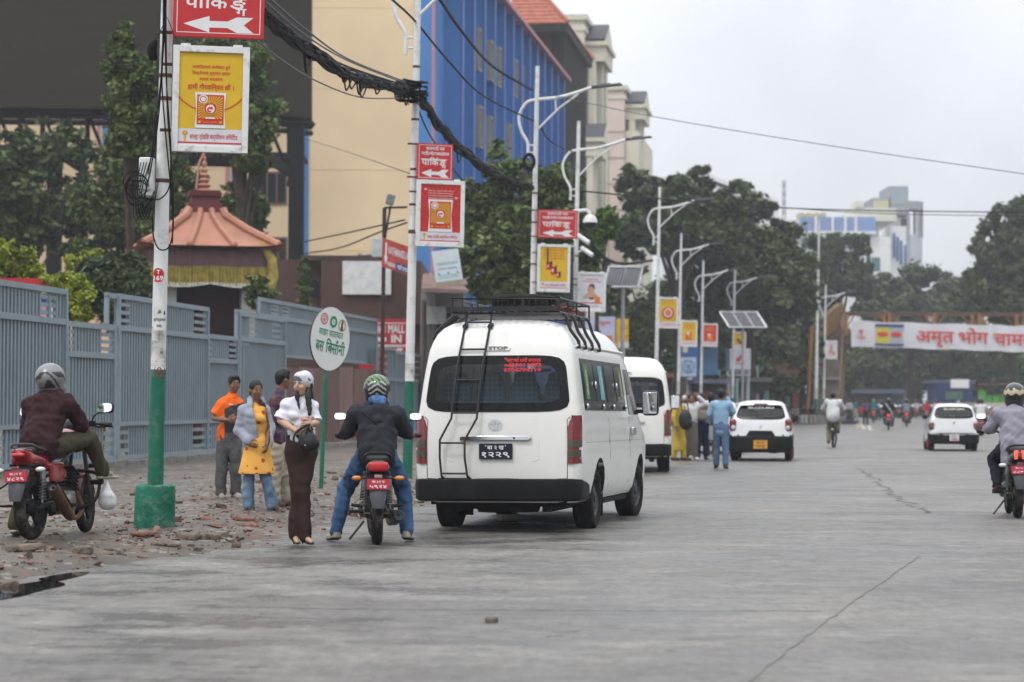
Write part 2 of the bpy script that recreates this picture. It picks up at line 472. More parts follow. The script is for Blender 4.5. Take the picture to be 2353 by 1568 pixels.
def road_mat():
 m,n,p=nodemat('road_asphalt');L=n.links
 t=n.nodes.new('ShaderNodeTexCoord')
 def noise(scale,det=6,rough=.6,st=(1,1,1)):
  mp=n.nodes.new('ShaderNodeMapping');mp.inputs['Scale'].default_value=st;L.new(t.outputs['Object'],mp.inputs[0])
  z=n.nodes.new('ShaderNodeTexNoise');z.inputs['Scale'].default_value=scale;z.inputs['Detail'].default_value=det;z.inputs['Roughness'].default_value=rough
  L.new(mp.outputs[0],z.inputs['Vector']);return z.outputs['Fac']
 def ramp(f,a,b,c0=(0,0,0,1),c1=(1,1,1,1)):
  r=n.nodes.new('ShaderNodeValToRGB');e=r.color_ramp.elements;e[0].position,e[1].position=a,b;e[0].color,e[1].color=c0,c1
  L.new(f,r.inputs[0]);return r.outputs[0]
 def mix(f,a,b,mode='MIX'):
  x=n.nodes.new('ShaderNodeMix');x.data_type='RGBA';x.blend_type=mode
  if isinstance(f,float):x.inputs['Factor'].default_value=f
  else:L.new(f,x.inputs['Factor'])
  for k,q in(('A',a),('B',b)):
   if isinstance(q,tuple):x.inputs[k].default_value=q
   else:L.new(q,x.inputs[k])
  return x.outputs['Result']
 base=ramp(noise(0.35,6,.65),.32,.68,(.105,.099,.092,1),(.210,.199,.184,1))
 pale=ramp(noise(0.9,7,.68,(.55,1,1)),.52,.72)
 base=mix(pale,base,(.262,.249,.230,1))
 wet=ramp(noise(1.1,10,.78,(.6,.8,1)),.45,.57)
 sp=n.nodes.new('ShaderNodeSeparateXYZ');L.new(t.outputs['Object'],sp.inputs[0])
 ln=n.nodes.new('ShaderNodeMath');ln.operation='MULTIPLY_ADD';ln.inputs[1].default_value=ST;L.new(sp.outputs['Y'],ln.inputs[0])
 ln.inputs[1].default_value=-ST/CT;ln.inputs[2].default_value=0.0
 ad=n.nodes.new('ShaderNodeMath');ad.operation='ADD';L.new(ln.outputs[0],ad.inputs[0]);L.new(sp.outputs['X'],ad.inputs[1])
 mr=n.nodes.new('ShaderNodeMapRange');mr.inputs['From Min'].default_value=4.0;mr.inputs['From Max'].default_value=-4.5;mr.inputs['To Min'].default_value=.18;mr.inputs['To Max'].default_value=.95
 L.new(ad.outputs[0],mr.inputs[0])
 wf=n.nodes.new('ShaderNodeMath');wf.operation='MULTIPLY';L.new(wet,wf.inputs[0]);L.new(mr.outputs[0],wf.inputs[1])
 base=mix(wf.outputs[0],base,(.068,.063,.059,1))
 spots=ramp(noise(2.6,8,.75,(.35,1.5,1)),.61,.66)
 sf=n.nodes.new('ShaderNodeMath');sf.operation='MULTIPLY';sf.inputs[1].default_value=.62;L.new(spots,sf.inputs[0])
 base=mix(sf.outputs[0],base,(.05,.047,.045,1))
 base=mix(1.0,base,ramp(noise(3.6,10,.82),.32,.68,(.60,.595,.59,1),(1.30,1.295,1.28,1)),'MULTIPLY')
 base=mix(1.0,base,ramp(noise(15,6,.75,(1,.22,1)),.3,.7,(.74,.735,.73,1),(1.24,1.24,1.23,1)),'MULTIPLY')
 p2=n.nodes.new('ShaderNodeMath');p2 .operation='MULTIPLY';p2 .inputs[1].default_value=.6;L.new(ramp(noise(11,3,.6,(.8,.4,1)),.66,.70),p2 .inputs[0]);base=mix(p2 .outputs[0],base,(.055,.051,.047,1))
 pf=n.nodes.new('ShaderNodeMath');pf.operation='MULTIPLY';pf.inputs[1].default_value=.75;L.new(ramp(noise(5.0,4,.6,(.6,1.5,1)),.645,.685),pf.inputs[0])
 base=mix(pf.outputs[0],base,(.05,.047,.044,1))
 grit=ramp(noise(95,2,.5),.28,.72,(.6,.6,.6,1),(1.32,1.32,1.32,1))
 base=mix(1.0,base,grit,'MULTIPLY')
 L.new(base,p.inputs['Base Color'])
 rr=n.nodes.new('ShaderNodeMapRange');rr.inputs['To Min'].default_value=.62;rr.inputs['To Max'].default_value=.16
 L.new(wf.outputs[0],rr.inputs[0]);L.new(rr.outputs[0],p.inputs['Roughness'])
 p.inputs['Specular IOR Level'].default_value=.45
 b=n.nodes.new('ShaderNodeBump');b.inputs['Strength'].default_value=.45;b.inputs['Distance'].default_value=.012
 L.new(noise(42,6,.7),b.inputs['Height'])
 b2=n.nodes.new('ShaderNodeBump');b2 .inputs['Strength'].default_value=.55;b2 .inputs['Distance'].default_value=.06
 L.new(noise(2.2,8,.72),b2 .inputs['Height']);L.new(b.outputs[0],b2 .inputs['Normal']);L.new(b2 .outputs[0],p.inputs['Normal'])
 return m
def verge_mat():
 m,n,p=nodemat('verge_dirt');L=n.links
 t=n.nodes.new('ShaderNodeTexCoord')
 def noise(s,d=6,r=.65):
  z=n.nodes.new('ShaderNodeTexNoise');z.inputs['Scale'].default_value=s;z.inputs['Detail'].default_value=d;z.inputs['Roughness'].default_value=r
  L.new(t.outputs['Object'],z.inputs['Vector']);return z.outputs['Fac']
 r=n.nodes.new('ShaderNodeValToRGB');e=r.color_ramp.elements
 e[0].position,e[1].position=.33,.68;e[0].color,e[1].color=(.048,.037,.028,1),(.165,.134,.104,1)
 x=e.new(.5);x.color=(.098,.079,.061,1)
 L.new(noise(1.6,9,.7),r.inputs[0])
 v=n.nodes.new('ShaderNodeTexVoronoi');v.inputs['Scale'].default_value=13;v.inputs['Randomness'].default_value=1
 mp=n.nodes.new('ShaderNodeMapping');mp.inputs['Scale'].default_value=(1,.7,1);mp.inputs['Rotation'].default_value=(0,0,.5);L.new(t.outputs['Object'],mp.inputs[0]);L.new(mp.outputs[0],v.inputs['Vector'])
 sp=n.nodes.new('ShaderNodeSeparateColor');L.new(v.outputs['Color'],sp.inputs[0])
 br=n.nodes.new('ShaderNodeMath');br.operation='GREATER_THAN';br.inputs[1].default_value=.88;L.new(sp.outputs[0],br.inputs[0])
 pt=n.nodes.new('ShaderNodeMath');pt.operation='MULTIPLY';L.new(br.outputs[0],pt.inputs[0])
 pr=n.nodes.new('ShaderNodeValToRGB');pr.color_ramp.elements[0].position=.47;pr.color_ramp.elements[1].position=.58;L.new(noise(.7,4),pr.inputs[0]);L.new(pr.outputs[0],pt.inputs[1])
 mx=n.nodes.new('ShaderNodeMix');mx.data_type='RGBA';L.new(pt.outputs[0],mx.inputs['Factor']);L.new(r.outputs[0],mx.inputs['A']);mx.inputs['B'].default_value=(.19,.095,.07,1)
 gr=n.nodes.new('ShaderNodeMath');gr.operation='LESS_THAN';gr.inputs[1].default_value=.07;L.new(sp.outputs[1],gr.inputs[0])
 m2=n.nodes.new('ShaderNodeMix');m2 .data_type='RGBA';L.new(gr.outputs[0],m2 .inputs['Factor']);L.new(mx.outputs['Result'],m2 .inputs['A']);m2 .inputs['B'].default_value=(.20,.185,.16,1)
 L.new(m2 .outputs['Result'],p.inputs['Base Color'])
 rr=n.nodes.new('ShaderNodeMapRange');rr.inputs['From Min'].default_value=.4;rr.inputs['From Max'].default_value=.6;rr.inputs['To Min'].default_value=.35;rr.inputs['To Max'].default_value=.9
 L.new(noise(.8,5),rr.inputs[0]);L.new(rr.outputs[0],p.inputs['Roughness'])
 b=n.nodes.new('ShaderNodeBump');b.inputs['Strength'].default_value=.8;b.inputs['Distance'].default_value=.03;L.new(noise(26,6,.75),b.inputs['Height']);L.new(b.outputs[0],p.inputs['Normal'])
 return m
b=B();b.poly([(-700,-60,-.12),(700,-60,-.12),(700,1200,-.12),(-700,1200,-.12)])
tag(b.build('ground',mat('ground_earth',(.12,.11,.095),.95,bump=.4,bscale=3)),kind='structure')
b=B();b.poly([RD(-8,-8),RD(15.5,-8),RD(15.5,420),RD(-6.4,420)])
tag(b.build('road',road_mat()),kind='structure')
b=B()
b.grid([[RD(t,s,z)for t,z in((15.5,-.05),(15.5,.15),(15.8,.15),(30,.16))]for s in np.linspace(-8,420,30)],flip=True)
tag(b.build('pavement',mat('pavement_concrete',(.3,.29,.27),.9,bump=.3)),kind='structure')
ss=np.concatenate([np.arange(8,34,.09),np.arange(34,60,.25),np.arange(60,180,1.5),[420]])
tt=np.concatenate([[-60,-30],np.arange(-15.5,-9,.3),np.arange(-9,-4.3,.09)])
SS,TT=np.meshgrid(ss,tt,indexing='ij')
HH=verge_h(TT,SS)
V=np.stack([TT*CT+SS*ST,-TT*ST+SS*CT,HH],-1).reshape(-1,3)
ni,nj=SS.shape;I,J=np.meshgrid(np.arange(ni-1),np.arange(nj-1),indexing='ij');q=(I*nj+J).ravel()
o=bpy.data.objects.new('verge',npmesh('verge',V,np.stack([q,q+1,q+nj+1,q+nj],1)[:,::1],None,[verge_mat()]))
link(o);tag(o,kind='structure')
def crack(pts,w,name='road_crack',wob=.05,seed=0,m=None):
 r=random.Random(seed);b=B();L,Rr=[],[]
 P3=catmull(pts,14)
 for i,p in enumerate(P3):
  d=(P3[min(i+1,len(P3)-1)]-P3[max(i-1,0)]).normalized();nn=Vector((-d.y,d.x,0));k=w*r.uniform(.35,1.3);off=nn*r.uniform(-wob,wob)
  L.append(p+off+nn*k);Rr.append(p+off-nn*k)
 b.grid([[a+Vector((0,0,.004)),c+Vector((0,0,.004))]for a,c in zip(L,Rr)],flip=False)
 return tag(b.build(name,m or mat('tar_crack',(.118,.113,.106),.8)),kind='structure')
crack([G(660,1398),G(1000,1402),G(1400,1404),G(1890,1405)],.012,seed=1,wob=.03)
crack([G(1690,1590),G(1830,1480),G(1980,1370),G(2110,1280)],.010,seed=2,wob=.012,m=mat('faint_seam',(.155,.149,.139),.8))
crack([G(1970,1075),G(2010,1100),G(2040,1130),G(2095,1160),G(2140,1180)],.022,seed=3,wob=.09)
crack([G(430,1292),G(700,1290),G(1000,1288)],.012,seed=4)
crack([G(1250,1150),G(1500,1140),G(1800,1128)],.02,seed=5,wob=.1)
for k in range(46):
 u,v=random.uniform(250,2300),random.uniform(1270,1560)
 w=random.uniform(8,34)
 if random.random()<.75:crack([G(u-w,v+random.uniform(-1,1)),G(u,v),G(u+w,v+random.uniform(-1.5,1.5))],random.uniform(.003,.011),'road_pit',.015,k+10)
wm=mat('puddle_water',(.018,.018,.017),.03,var=.05,spec=.6)
def puddle(pts,name='puddle'):
 c=sum(pts,Vector())/len(pts);b=B();b.poly([p+Vector((0,0,.006))for p in catmull(pts,6,True)])
 return tag(b.build(name,wm),kind='structure')
puddle([G(-40,1352),G(40,1345),G(110,1336),G(150,1345),G(95,1358),G(45,1372),G(-40,1382)])
puddle([G(90,1331),G(160,1318),G(205,1316),G(180,1326),G(120,1338)])
def rubble():
 N=6500;s=rng.uniform(15.5,44,N);s=15.5+(s-15.5)**1.0
 t=edge_t(s)+.30-rng.gamma(1.6,1.3,N)
 k=(t>-15)&(fbm(t*.6,s*.6,21)+.3*rng.random(N)>.56);k&=verge_h(t,s)>.004;t,s=t[k],s[k];N=len(t)
 sz=np.clip(rng.lognormal(-4.5,.66,N),.005,.075)
 h=verge_h(t,s)
 cube=np.array([(x,y,z)for z in(-1,1)for y in(-1,1)for x in(-1,1)],float)
 V=cube[None]*rng.uniform(.45,1.25,(N,8,3))*(sz[:,None]*rng.uniform(.55,1.3,(N,3))*[1,.8,.45])[:,None,:]
 a=rng.uniform(0,6.28,N);c,sn=np.cos(a),np.sin(a);Rz=np.zeros((N,3,3));Rz[:,0,0]=c;Rz[:,0,1]=-sn;Rz[:,1,0]=sn;Rz[:,1,1]=c;Rz[:,2,2]=1
 b_=rng.normal(0,.22,N);Rx=np.zeros((N,3,3));Rx[:,0,0]=1;Rx[:,1,1]=np.cos(b_);Rx[:,1,2]=-np.sin(b_);Rx[:,2,1]=np.sin(b_);Rx[:,2,2]=np.cos(b_)
 V=np.einsum('nij,nkj->nki',Rz@Rx,V)
 V+=np.stack([t*CT+s*ST,-t*ST+s*CT,np.maximum(h,0)+sz*.2],-1)[:,None]
 F=np.array([(0,2,3,1),(4,5,7,6),(0,1,5,4),(1,3,7,5),(3,2,6,7),(2,0,4,6)])
 Fa=(F[None]+(np.arange(N)*8)[:,None,None]).reshape(-1,4)
 cl=np.where(fbm(t*.9,s*.9,33)+.5*rng.random(N)>.85,0,rng.integers(1,4,N))
 mats=[mat('rubble_brick',(.19,.10,.075),.9,var=.35,bump=.3),mat('rubble_concrete',(.17,.15,.125),.9,var=.3,bump=.3),mat('rubble_stone',(.14,.112,.088),.9,var=.3,bump=.3),mat('rubble_mud',(.085,.066,.05),.9,var=.3)]
 o=bpy.data.objects.new('rubble',npmesh('rubble',V.reshape(-1,3),Fa,np.repeat(cl,6),mats,smooth=False));link(o)
 tag(o,'broken brick, concrete crumbs and stones strewn over the dirt','rubble',kind='stuff')
rubble()
SLABM=[mat('rubble_concrete',(.2,)*3),mat('rubble_stone',(.2,)*3),mat('rubble_brick',(.2,)*3)]
def lump(name,u,v,w,d,h,mi,label,cat,rz=0.0,tilt=0.0,seed=0):
 p=on_ground(u,v);r=np.random.default_rng(seed)
 pr=[('b',(0,0,h*.35),(w*.5,d*.5,h*.5),min(h*.3,.03))]+[('b',(r.uniform(-.3,.3)*w,r.uniform(-.3,.3)*d,h*.35),(w*.28,d*.3,h*.45),.015,Matrix.Rotation(r.uniform(0,3),3,'Z'))for _ in range(3)]
 o=blobobj(name,pr,SLABM[mi],h=max(.012,w/11),k=.008,wr=(w*.05,26/max(w,.12),),seed=seed);o.data.polygons.foreach_set('use_smooth',[False]*len(o.data.polygons))
 o.location=p;o.rotation_euler=(tilt,tilt*.6,rz)
 return tag(o,label,cat,'loose stones and slabs along the verge')
for i,(u,v,w,d,h,mi,lb)in enumerate([(432,1240,.19,.24,.065,1,'pale flat stone just right of the green concrete pole footing'),(470,1237,.22,.26,.08,1,'rounded grey stone second from the green pole footing'),(380,1245,.17,.25,.035,1,'thin slab lying in front of the green pole footing'),(542,1253,.075,.08,.055,1,'small lone stone on the road edge left of the woman in heels'),(330,1233,.2,.2,.045,2,'broken red brick lying against the left of the green pole footing'),(60,1268,.30,.3,.07,1,'flat brown stone under the rear wheel of the red motorcycle'),(190,1273,.13,.16,.08,1,'pointed stone beside the front wheel of the red motorcycle'),(22,1350,.12,.12,.06,1,'small brown stone standing in the puddle at the road edge'),(1130,1431,.07,.07,.045,1,'small dark lump lying alone on the bare road below the van'),(575,1212,.17,.16,.05,2,'red brick half left of the woman in brown trousers'),(560,1195,.22,.2,.045,2,'red brick lying behind the sandals of the woman in yellow')]):
 lump('stone' if mi==1 else 'brick',u,v,w,d,h,mi,lb,'stone' if mi==1 else 'brick',rz=i*.7,tilt=.06,seed=i)
b=B()
def LPT(u,L):
 Y=L*FP/(1900.4-u);return Vector((PX(u,923,Y),Y,0))
q0,q1=LPT(-60,14.0),LPT(980,14.0);dq=(q1-q0).normalized();nq=Vector((dq.y,-dq.x,0));n=int((q1-q0).length/.9)
for i in range(n):
 a=q0+dq*(.9*i);hh=.18+.03*random.random()
 b.box(a+dq*.44+Vector((0,0,hh/2-.04))+nq*random.uniform(0,.05),(.42,.86+random.uniform(-.05,.02),hh+.1),rot=Matrix.Rotation(-math.atan2(dq.x,dq.y),3,'Z'))
tag(b.build('kerb_wall',mat('kerb_stone',(.2,.19,.17),.95,var=.3,bump=.5,dirt=(.08,.08,.06)),bev=.02),'low broken stone kerb under the grey blue fence','kerb wall')
FMAT=[mat('fence_steel',(.225,.278,.310),.55,var=.06,scale=1.0,dirt=(.15,.16,.16),dscale=1.3,damt=.35),mat('fence_sheet',(.180,.226,.252),.6,var=.06)]
def fence_panel(u0,u1,vt,vm,label,L=14.0,z0=.20,zb=.91,top_open=(),low_open=((0,.1),(.9,1)),lift=None):
 A,Bp=LPT(u0,L),LPT(u1,L);A.z=Bp.z=0
 um=(u0+u1)/2;Ym=LPT(um,L).y
 zt,zm=P(um,vt,Ym).z,P(um,vm,Ym).z
 if lift is not None:z0=P(um,lift,Ym).z;zb=z0
 ln=(Bp-A).length;th=thing('metal_fence_panel',A,label,'fence',group='panels of the grey blue fence')
 fr=frame(A,Bp-A);o,ex,ey,nn=fr
 sh,rb,fm=B(),B(),B()
 def at(x,z,d=0.0):return o+ex*x+ey*z+nn*d
 Rm=Matrix((ex,nn,ey)).transposed()
 def bar(x0,z0_,x1,z1_,d,w,tgt):tgt.box(at((x0+x1)/2,(z0_+z1_)/2,d),(max(abs(x1-x0),.001),w,max(abs(z1_-z0_),.001)),rot=Rm)
 pitch=.185;nc=max(2,int(ln/pitch));pitch=ln/nc
 bands=[(zm,zt,top_open)]
 bands.append((zb,zm,()))
 if lift is None:bands.append((z0,zb,low_open))
 for za,zc,op in bands:
  for i in range(nc):
   x=(i+.5)*pitch;fx=x/ln
   if any(a<=fx<=c for a,c in op):continue
   bar(x-pitch*.5,za,x+pitch*.5,zc,-.03,.012,sh)
   bar(x-pitch*.22,za,x+pitch*.22,zc,0,.035,rb)
  for a,c in op:
   for j in(1,2,3):
    zz=za+(zc-za)*j/4 if j<4 else zc
    bar(a*ln,zz-.035,c*ln,zz+.035,.0,.04,fm)
 for zz,hh in((zt,.1),(zm,.11),(z0+.04,.08))+(((zb,.08),)if lift is None else()):bar(-.02,zz-hh/2,ln+.02,zz+hh/2,.03,.06,fm)
 for x in(0.03,ln-.03):bar(x-.05,z0-.2 if lift is None else z0,x+.05,zt,.035,.07,fm)
 sh.build('sheet',FMAT[1],th,True);rb.build('slat',FMAT[0],th,True,smooth=False);fm.build('rail_frame',FMAT[0],th,True,smooth=False)
 return th
fence_panel(-70,146,656,729,'tall fence panel at the far left behind the red motorcycle rider',top_open=((.72,.80),(.86,.885)),low_open=((.25,.33),(.6,.66)))
fence_panel(146,258,749,816,'low fence panel left of the first pole, nearest the rider with the silver helmet',top_open=((0,.17),(.74,1)),low_open=((0,.12),(.8,1)))
fence_panel(266,473,696,764,'tall fence panel behind the first white and green pole',top_open=((.02,.12),(.84,.98)),low_open=((.02,.12),(.84,.98)))
fence_panel(473,542,776,830,'low fence panel right behind the man in the orange shirt',top_open=((0,.14),(.74,1)),low_open=((0,.14),(.7,1)))
fence_panel(545,651,729,784,'tall fence panel behind the woman in yellow and the plaid shirt',top_open=((.2,.38),(.72,.9)),low_open=((0,.1),(.8,1)))
fence_panel(590,862,712,745,'high fence panel raised over the rusty boards behind the bus stop disc',L=14.5,lift=828,top_open=((.09,.14),(.17,.22)))
fence_panel(862,905,801,871,'narrow low fence panel left of the second pole',L=14.2,top_open=((.2,.6),),low_open=())
fence_panel(905,975,815,875,'last low fence panel partly hidden by the second pole',L=14.2,top_open=((.65,.9),),low_open=((.6,.9),))
for u,v,w,lab in((257,716,30,'open square frame of fence steel above the gate latch left of the first pole'),(556,754,40,'open square frame of fence steel above the low panel behind the orange shirt')):
 Y=LPT(u,14.0).y;k=scl(Y);c=P(u,v,Y);th=thing('fence_gate',(c.x,c.y,0),lab,'gate',group='gate frames in the fence')
 ex=(LPT(u+10,14)-LPT(u,14)).normalized();ln=w/k/max(.1,ex.x)*.35;hh=72/k
 fr=frame(c,ex);bb=B();Rm=Matrix((fr[1],fr[3],fr[2])).transposed()
 for sx in(-1,1):bb.box(c+ex*(sx*ln/2),(.1,.08,hh),rot=Rm)
 for sz in(-1,1):bb.box(c+Vector((0,0,sz*hh/2)),(ln+.1,.08,.1),rot=Rm)
 bb.box(Vector((c.x,c.y,(c.z-hh/2)/2)),(.09,.08,c.z-hh/2),rot=Rm)
 bb.build('frame',FMAT[0],th,True)
ym=[mat('board_rust_%d'%i,c,.85,var=.3,scale=3,dirt=(.06,.03,.025),dscale=3,stretch=(1,1,.25))for i,c in enumerate([(.15,.085,.075),(.22,.13,.12),(.17,.10,.085)])]
th=thing('board_hoarding',LPT(705,14.2),'stained red brown tin boards below the raised fence panel behind the bus stop post','hoarding')
for i in range(7):
 a,c=LPT(655+i*31,14.2),LPT(655+(i+1)*31-1.5,14.2);Y=(a.y+c.y)/2
 fr=frame(a,c-a);zt=P(700+14*i,845+i*.8+random.uniform(-3,3),Y).z
 bb=B();bb.prism([(0,.05),((c-a).length,.05),((c-a).length,zt+random.uniform(-.05,.05)),(0,zt)],fr,0,.03+.02*(i%2));bb.build('board',ym[i%3],th,True)
def wallmat(name,c,**k):return mat(name,c,k.pop('rough',.85),var=k.pop('var',.07),scale=k.pop('scale',.35),bump=.12,bscale=6,**k)
BEIGE=wallmat('beige_paint',(.75,.58,.37),dirt=(.66,.50,.32),dscale=.18,damt=.35)
BLUE=wallmat('blue_paint',(.065,.195,.47),dirt=(.11,.28,.57),dscale=.3,damt=.5,var=.14,stretch=(1,1,.25))
PINK=wallmat('pink_paint',(.48,.22,.25));LILAC=wallmat('lilac_edge',(.17,.15,.34))
DKGL=mat('dark_window_glass',(.012,.014,.017),.2,spec=.3)
WHITEP=wallmat('white_paint',(.72,.73,.72),dirt=(.4,.41,.41),dscale=.6)
GREYP=wallmat('grey_paint',(.33,.33,.34))
def plane_pts(Y,u0,v0,u1,v1):return P(u0,v0,Y),P(u1,v1,Y)
def uvbox(bb,Y,u0,v0,u1,v1,dep,mi=0,proud=0.0):
 a,c=P(u0,v1,Y),P(u1,v0,Y);bb.bx(a.x,Y-proud,a.z,c.x,Y+dep,c.z,mi);return bb
def laneY(u,L):return L*FP/(1900.4-u)
LB=18.1;YB=laneY(985,LB);YE=laneY(1272,LB);ZT=22.6
mall=thing('mall_building',(PX(850,923,YB),YB,0),'long building with beige front wall and tall blue finned side wall','building')
xw,xc=PX(-420,923,YB),PX(985,923,YB)
bb=B();bb.bx(xw,YB,0,xc,YB+1.0,ZT+3)
for z in(4.5,8.2,11.9,15.6,19.3):bb.bx(xw,YB-.012,z,xc-.01,YB+.5,z+.035,0)
bb.build('front_wall',BEIGE,mall,True)
A0,A1=Vector((xc,YB,0)),RD(-LB*CT,0);e_=RD(0,1)
sl=(YE-YB)/e_.y
def sidept(d,off=0.0,z=0.0):return A0+e_*d+Vector((CT,-ST,0))*off+Vector((0,0,z))
bb=B();bb.put([sidept(0,0,0),sidept(sl,0,0),sidept(sl,0,ZT),sidept(0,0,ZT)]+[sidept(0,-3,0),sidept(sl,-3,0),sidept(sl,-3,ZT),sidept(0,-3,ZT)],[(0,1,2,3),(3,2,6,7),(1,5,6,2),(4,0,3,7)])
bb.build('side_wall',BLUE,mall,True)
Rs=Matrix.Rotation(-TH,3,'Z')
nb=13
for i in range(nb):
 d=2.0+(sl-2.5)*(i+.6)/nb
 w=.55
 q=B();q.box(sidept(d,.42,ZT/2),(.9,w,ZT-.02),0,Rs);q.box(sidept(d-w/2-.03,.86,ZT/2),(.05,.07,ZT-.02),1,Rs)
 q.build('fin',[BLUE,LILAC],mall,True)
q=B();q.box(sidept(.25,.05,ZT/2),(.12,.6,ZT),0,Rs);q.build('corner_stripe',PINK,mall,True)
q=B();q.bx(xc-.75,YB-.06,0,xc+.05,YB+.6,ZT);q.build('blue_corner',BLUE,mall,True)
q=B();q.box(sidept(sl*.5,.45,ZT+.07),(1.3,sl,.2),1,Rs);q.box(sidept(sl*.36,-1.2,ZT+1.6),(.9,sl*.62,3.0),0,Rs)
for i in range(40):q.box(sidept(sl*(.06+.6*i/40),-.73,ZT+1.6),(.08,.28,3.0),0,Rs)
q.build('roof_parapet',[WHITEP,PINK],mall,True)
fr_m=mat('window_frame_tan',(.27,.26,.22),.7)
for u,v in((1102,115),(1130,141),(1148,155),(1105,293),(1128,315),(1172,330),(1186,182),(1200,195)):
 Y=laneY(u,LB-.9);c=P(u,v,Y);wb=B()
 fr=frame(c,e_)
 for x0,z0,x1,z1 in((-.5,-1.05,-.4,1.05),(.4,-1.05,.5,1.05),(-.4,-1.05,.4,-.95),(-.4,.95,.4,1.05)):wb.prism([(x0,z0),(x1,z0),(x1,z1),(x0,z1)],fr,-.2,.05)
 wb.build('window',fr_m,mall,True)
for u0,u1,c in((690,712,BLUE),(676,690,PINK),(530,553,BLUE),(516,530,PINK),(232,251,BLUE),(220,232,PINK)):
 q=B();uvbox(q,YB,u0,-60,u1,740,.3,0,.07 if c is BLUE else .05);q.build('stripe',c,mall,True)
for u0,v0,u1,v1 in((590,395,660,470),(600,545,660,610),(300,470,350,540),(20,420,60,500),(150,560,215,640)):
 q=B();uvbox(q,YB,u0,v0,u1,v1,.3,0,.06);wn_=q.build('window',mat('window_frame_brown',(.16,.10,.08),.6),mall,True)
 q=B();n=3
 for i in range(n):
  a=u0+4+(u1-u0-4)*i/n;uvbox(q,YB,a,v0+4,a+(u1-u0-4)/n-4,v1-4,.1,0,.075)
 q.build('pane',DKGL,mall,True)
YT=164;TZ=P(1300,57,YT).z;lt=17.45
bt=thing('tile_roof_building',(PX(1250,923,YT+8),YT+8,0),'dark brown building with a red tiled hip roof behind the blue wall','building')
BRN=wallmat('brown_planks',(.070,.034,.027),var=.3,scale=1.2,stretch=(3,3,.1));DBR=wallmat('dark_timber',(.017,.013,.013))
xa,xb=PX(1120,923,YT),PX(1303,923,YT);dep=17
ex2,ey2=Vector((CT,-ST,0)),Vector((ST,CT,0));Oc=Vector((xb,YT,0))
def bp(a,d,z=0.0):return Oc+ex2*a+ey2*d+Vector((0,0,z))
def obox(bb,a0,d0,z0,a1,d1,z1,mi=0):
 vs=[bp(a,d,z)for z in(z0,z1)for a,d in((a0,d0),(a1,d0),(a1,d1),(a0,d1))]
 bb.put(vs,[(3,2,1,0),(4,5,6,7),(0,1,5,4),(1,2,6,5),(2,3,7,6),(3,0,4,7)],mi)
q=B();obox(q,-8,.6,0,-.9,dep,TZ-.4,0)
for i in range(26):obox(q,-3.6+i*.105,.5,0,-3.53+i*.105,.62,TZ-.5,0)
obox(q,-1.25,.45,0,-.55,dep,TZ-.45,1)
for i in range(16):obox(q,-.56,.8+i*1.0,0,-.42,1.3+i*1.0,TZ-.6,1)
q.build('wall',[BRN,DBR],bt,True)
q=B();obox(q,-7,.35,TZ-14,-3.4,.7,TZ-.5);q.build('yellow_wall',wallmat('ochre_wall',(.40,.25,.10)),bt,True)
q=B();obox(q,-6.6,.26,TZ-7,-4.4,.5,TZ-2);wq=q.build('window',mat('window_frame_brown',(.1,)*3),bt,True)
q=B();obox(q,-6.3,.22,TZ-6.7,-4.7,.4,TZ-2.3);o=q.build('pane',mat('pale_pane',(.35,.38,.40),.2),wq,False)
o.matrix_parent_inverse=MW(bt).inverted()
apex=bp(-5.2,dep*.5,TZ+6.2);hh=.35
e0,e1,e2_,e3=bp(-10.5,-.6,TZ),bp(0,-.6,TZ),bp(0,dep+.6,TZ),bp(-10.5,dep+.6,TZ)
ap0,ap1=bp(-5.2,4.6,TZ+6.0),bp(-5.2,dep-4.6,TZ+6.0)
q=B()
def tiles(a,b_,c,d,n):
 for i in range(n):
  t0,t1=i/n,(i+1)/n
  p0,p1,p2,p3=a.lerp(d,t0),b_.lerp(c,t0),b_.lerp(c,t1),a.lerp(d,t1)
  up=Vector((0,0,.10));m=max(2,int((p1-p0).length/.3))
  row0=[p0 .lerp(p1,k/m)+up*(1+.45*(k%2))for k in range(m+1)];row1=[p3 .lerp(p2,k/m)+up*.25*(1+.4*(k%2))for k in range(m+1)]
  q.grid([row0,row1]);q.grid([[p-up*1.0 for p in row0],row0])
tiles(e0,e1,ap0,ap0,20);tiles(e1,e2_,ap1,ap0,18);tiles(e3,e0,ap0,ap1,8);tiles(e2_,e3,ap1,ap1,8)
for a,c in((e1,ap0),(e0,ap0),(ap0,ap1),(e2_,ap1)):q.tube([a+Vector((0,0,.12)),c+Vector((0,0,.16))],.14,6)
q.build('roof',mat('terracotta_tiles',(.36,.12,.075),.8,var=.22,scale=3),bt,True)
q=B();obox(q,-10.4,-.55,TZ-.55,-.08,dep+.5,TZ-.02);q.build('eave',DBR,bt,True,smooth=False)
CREAM=wallmat('cream_stucco',(.60,.57,.46),dirt=(.42,.40,.33),dscale=.5);PKW=wallmat('pale_pink_stucco',(.60,.49,.43));SLATE=mat('slate_roof',(.06,.06,.065),.8)
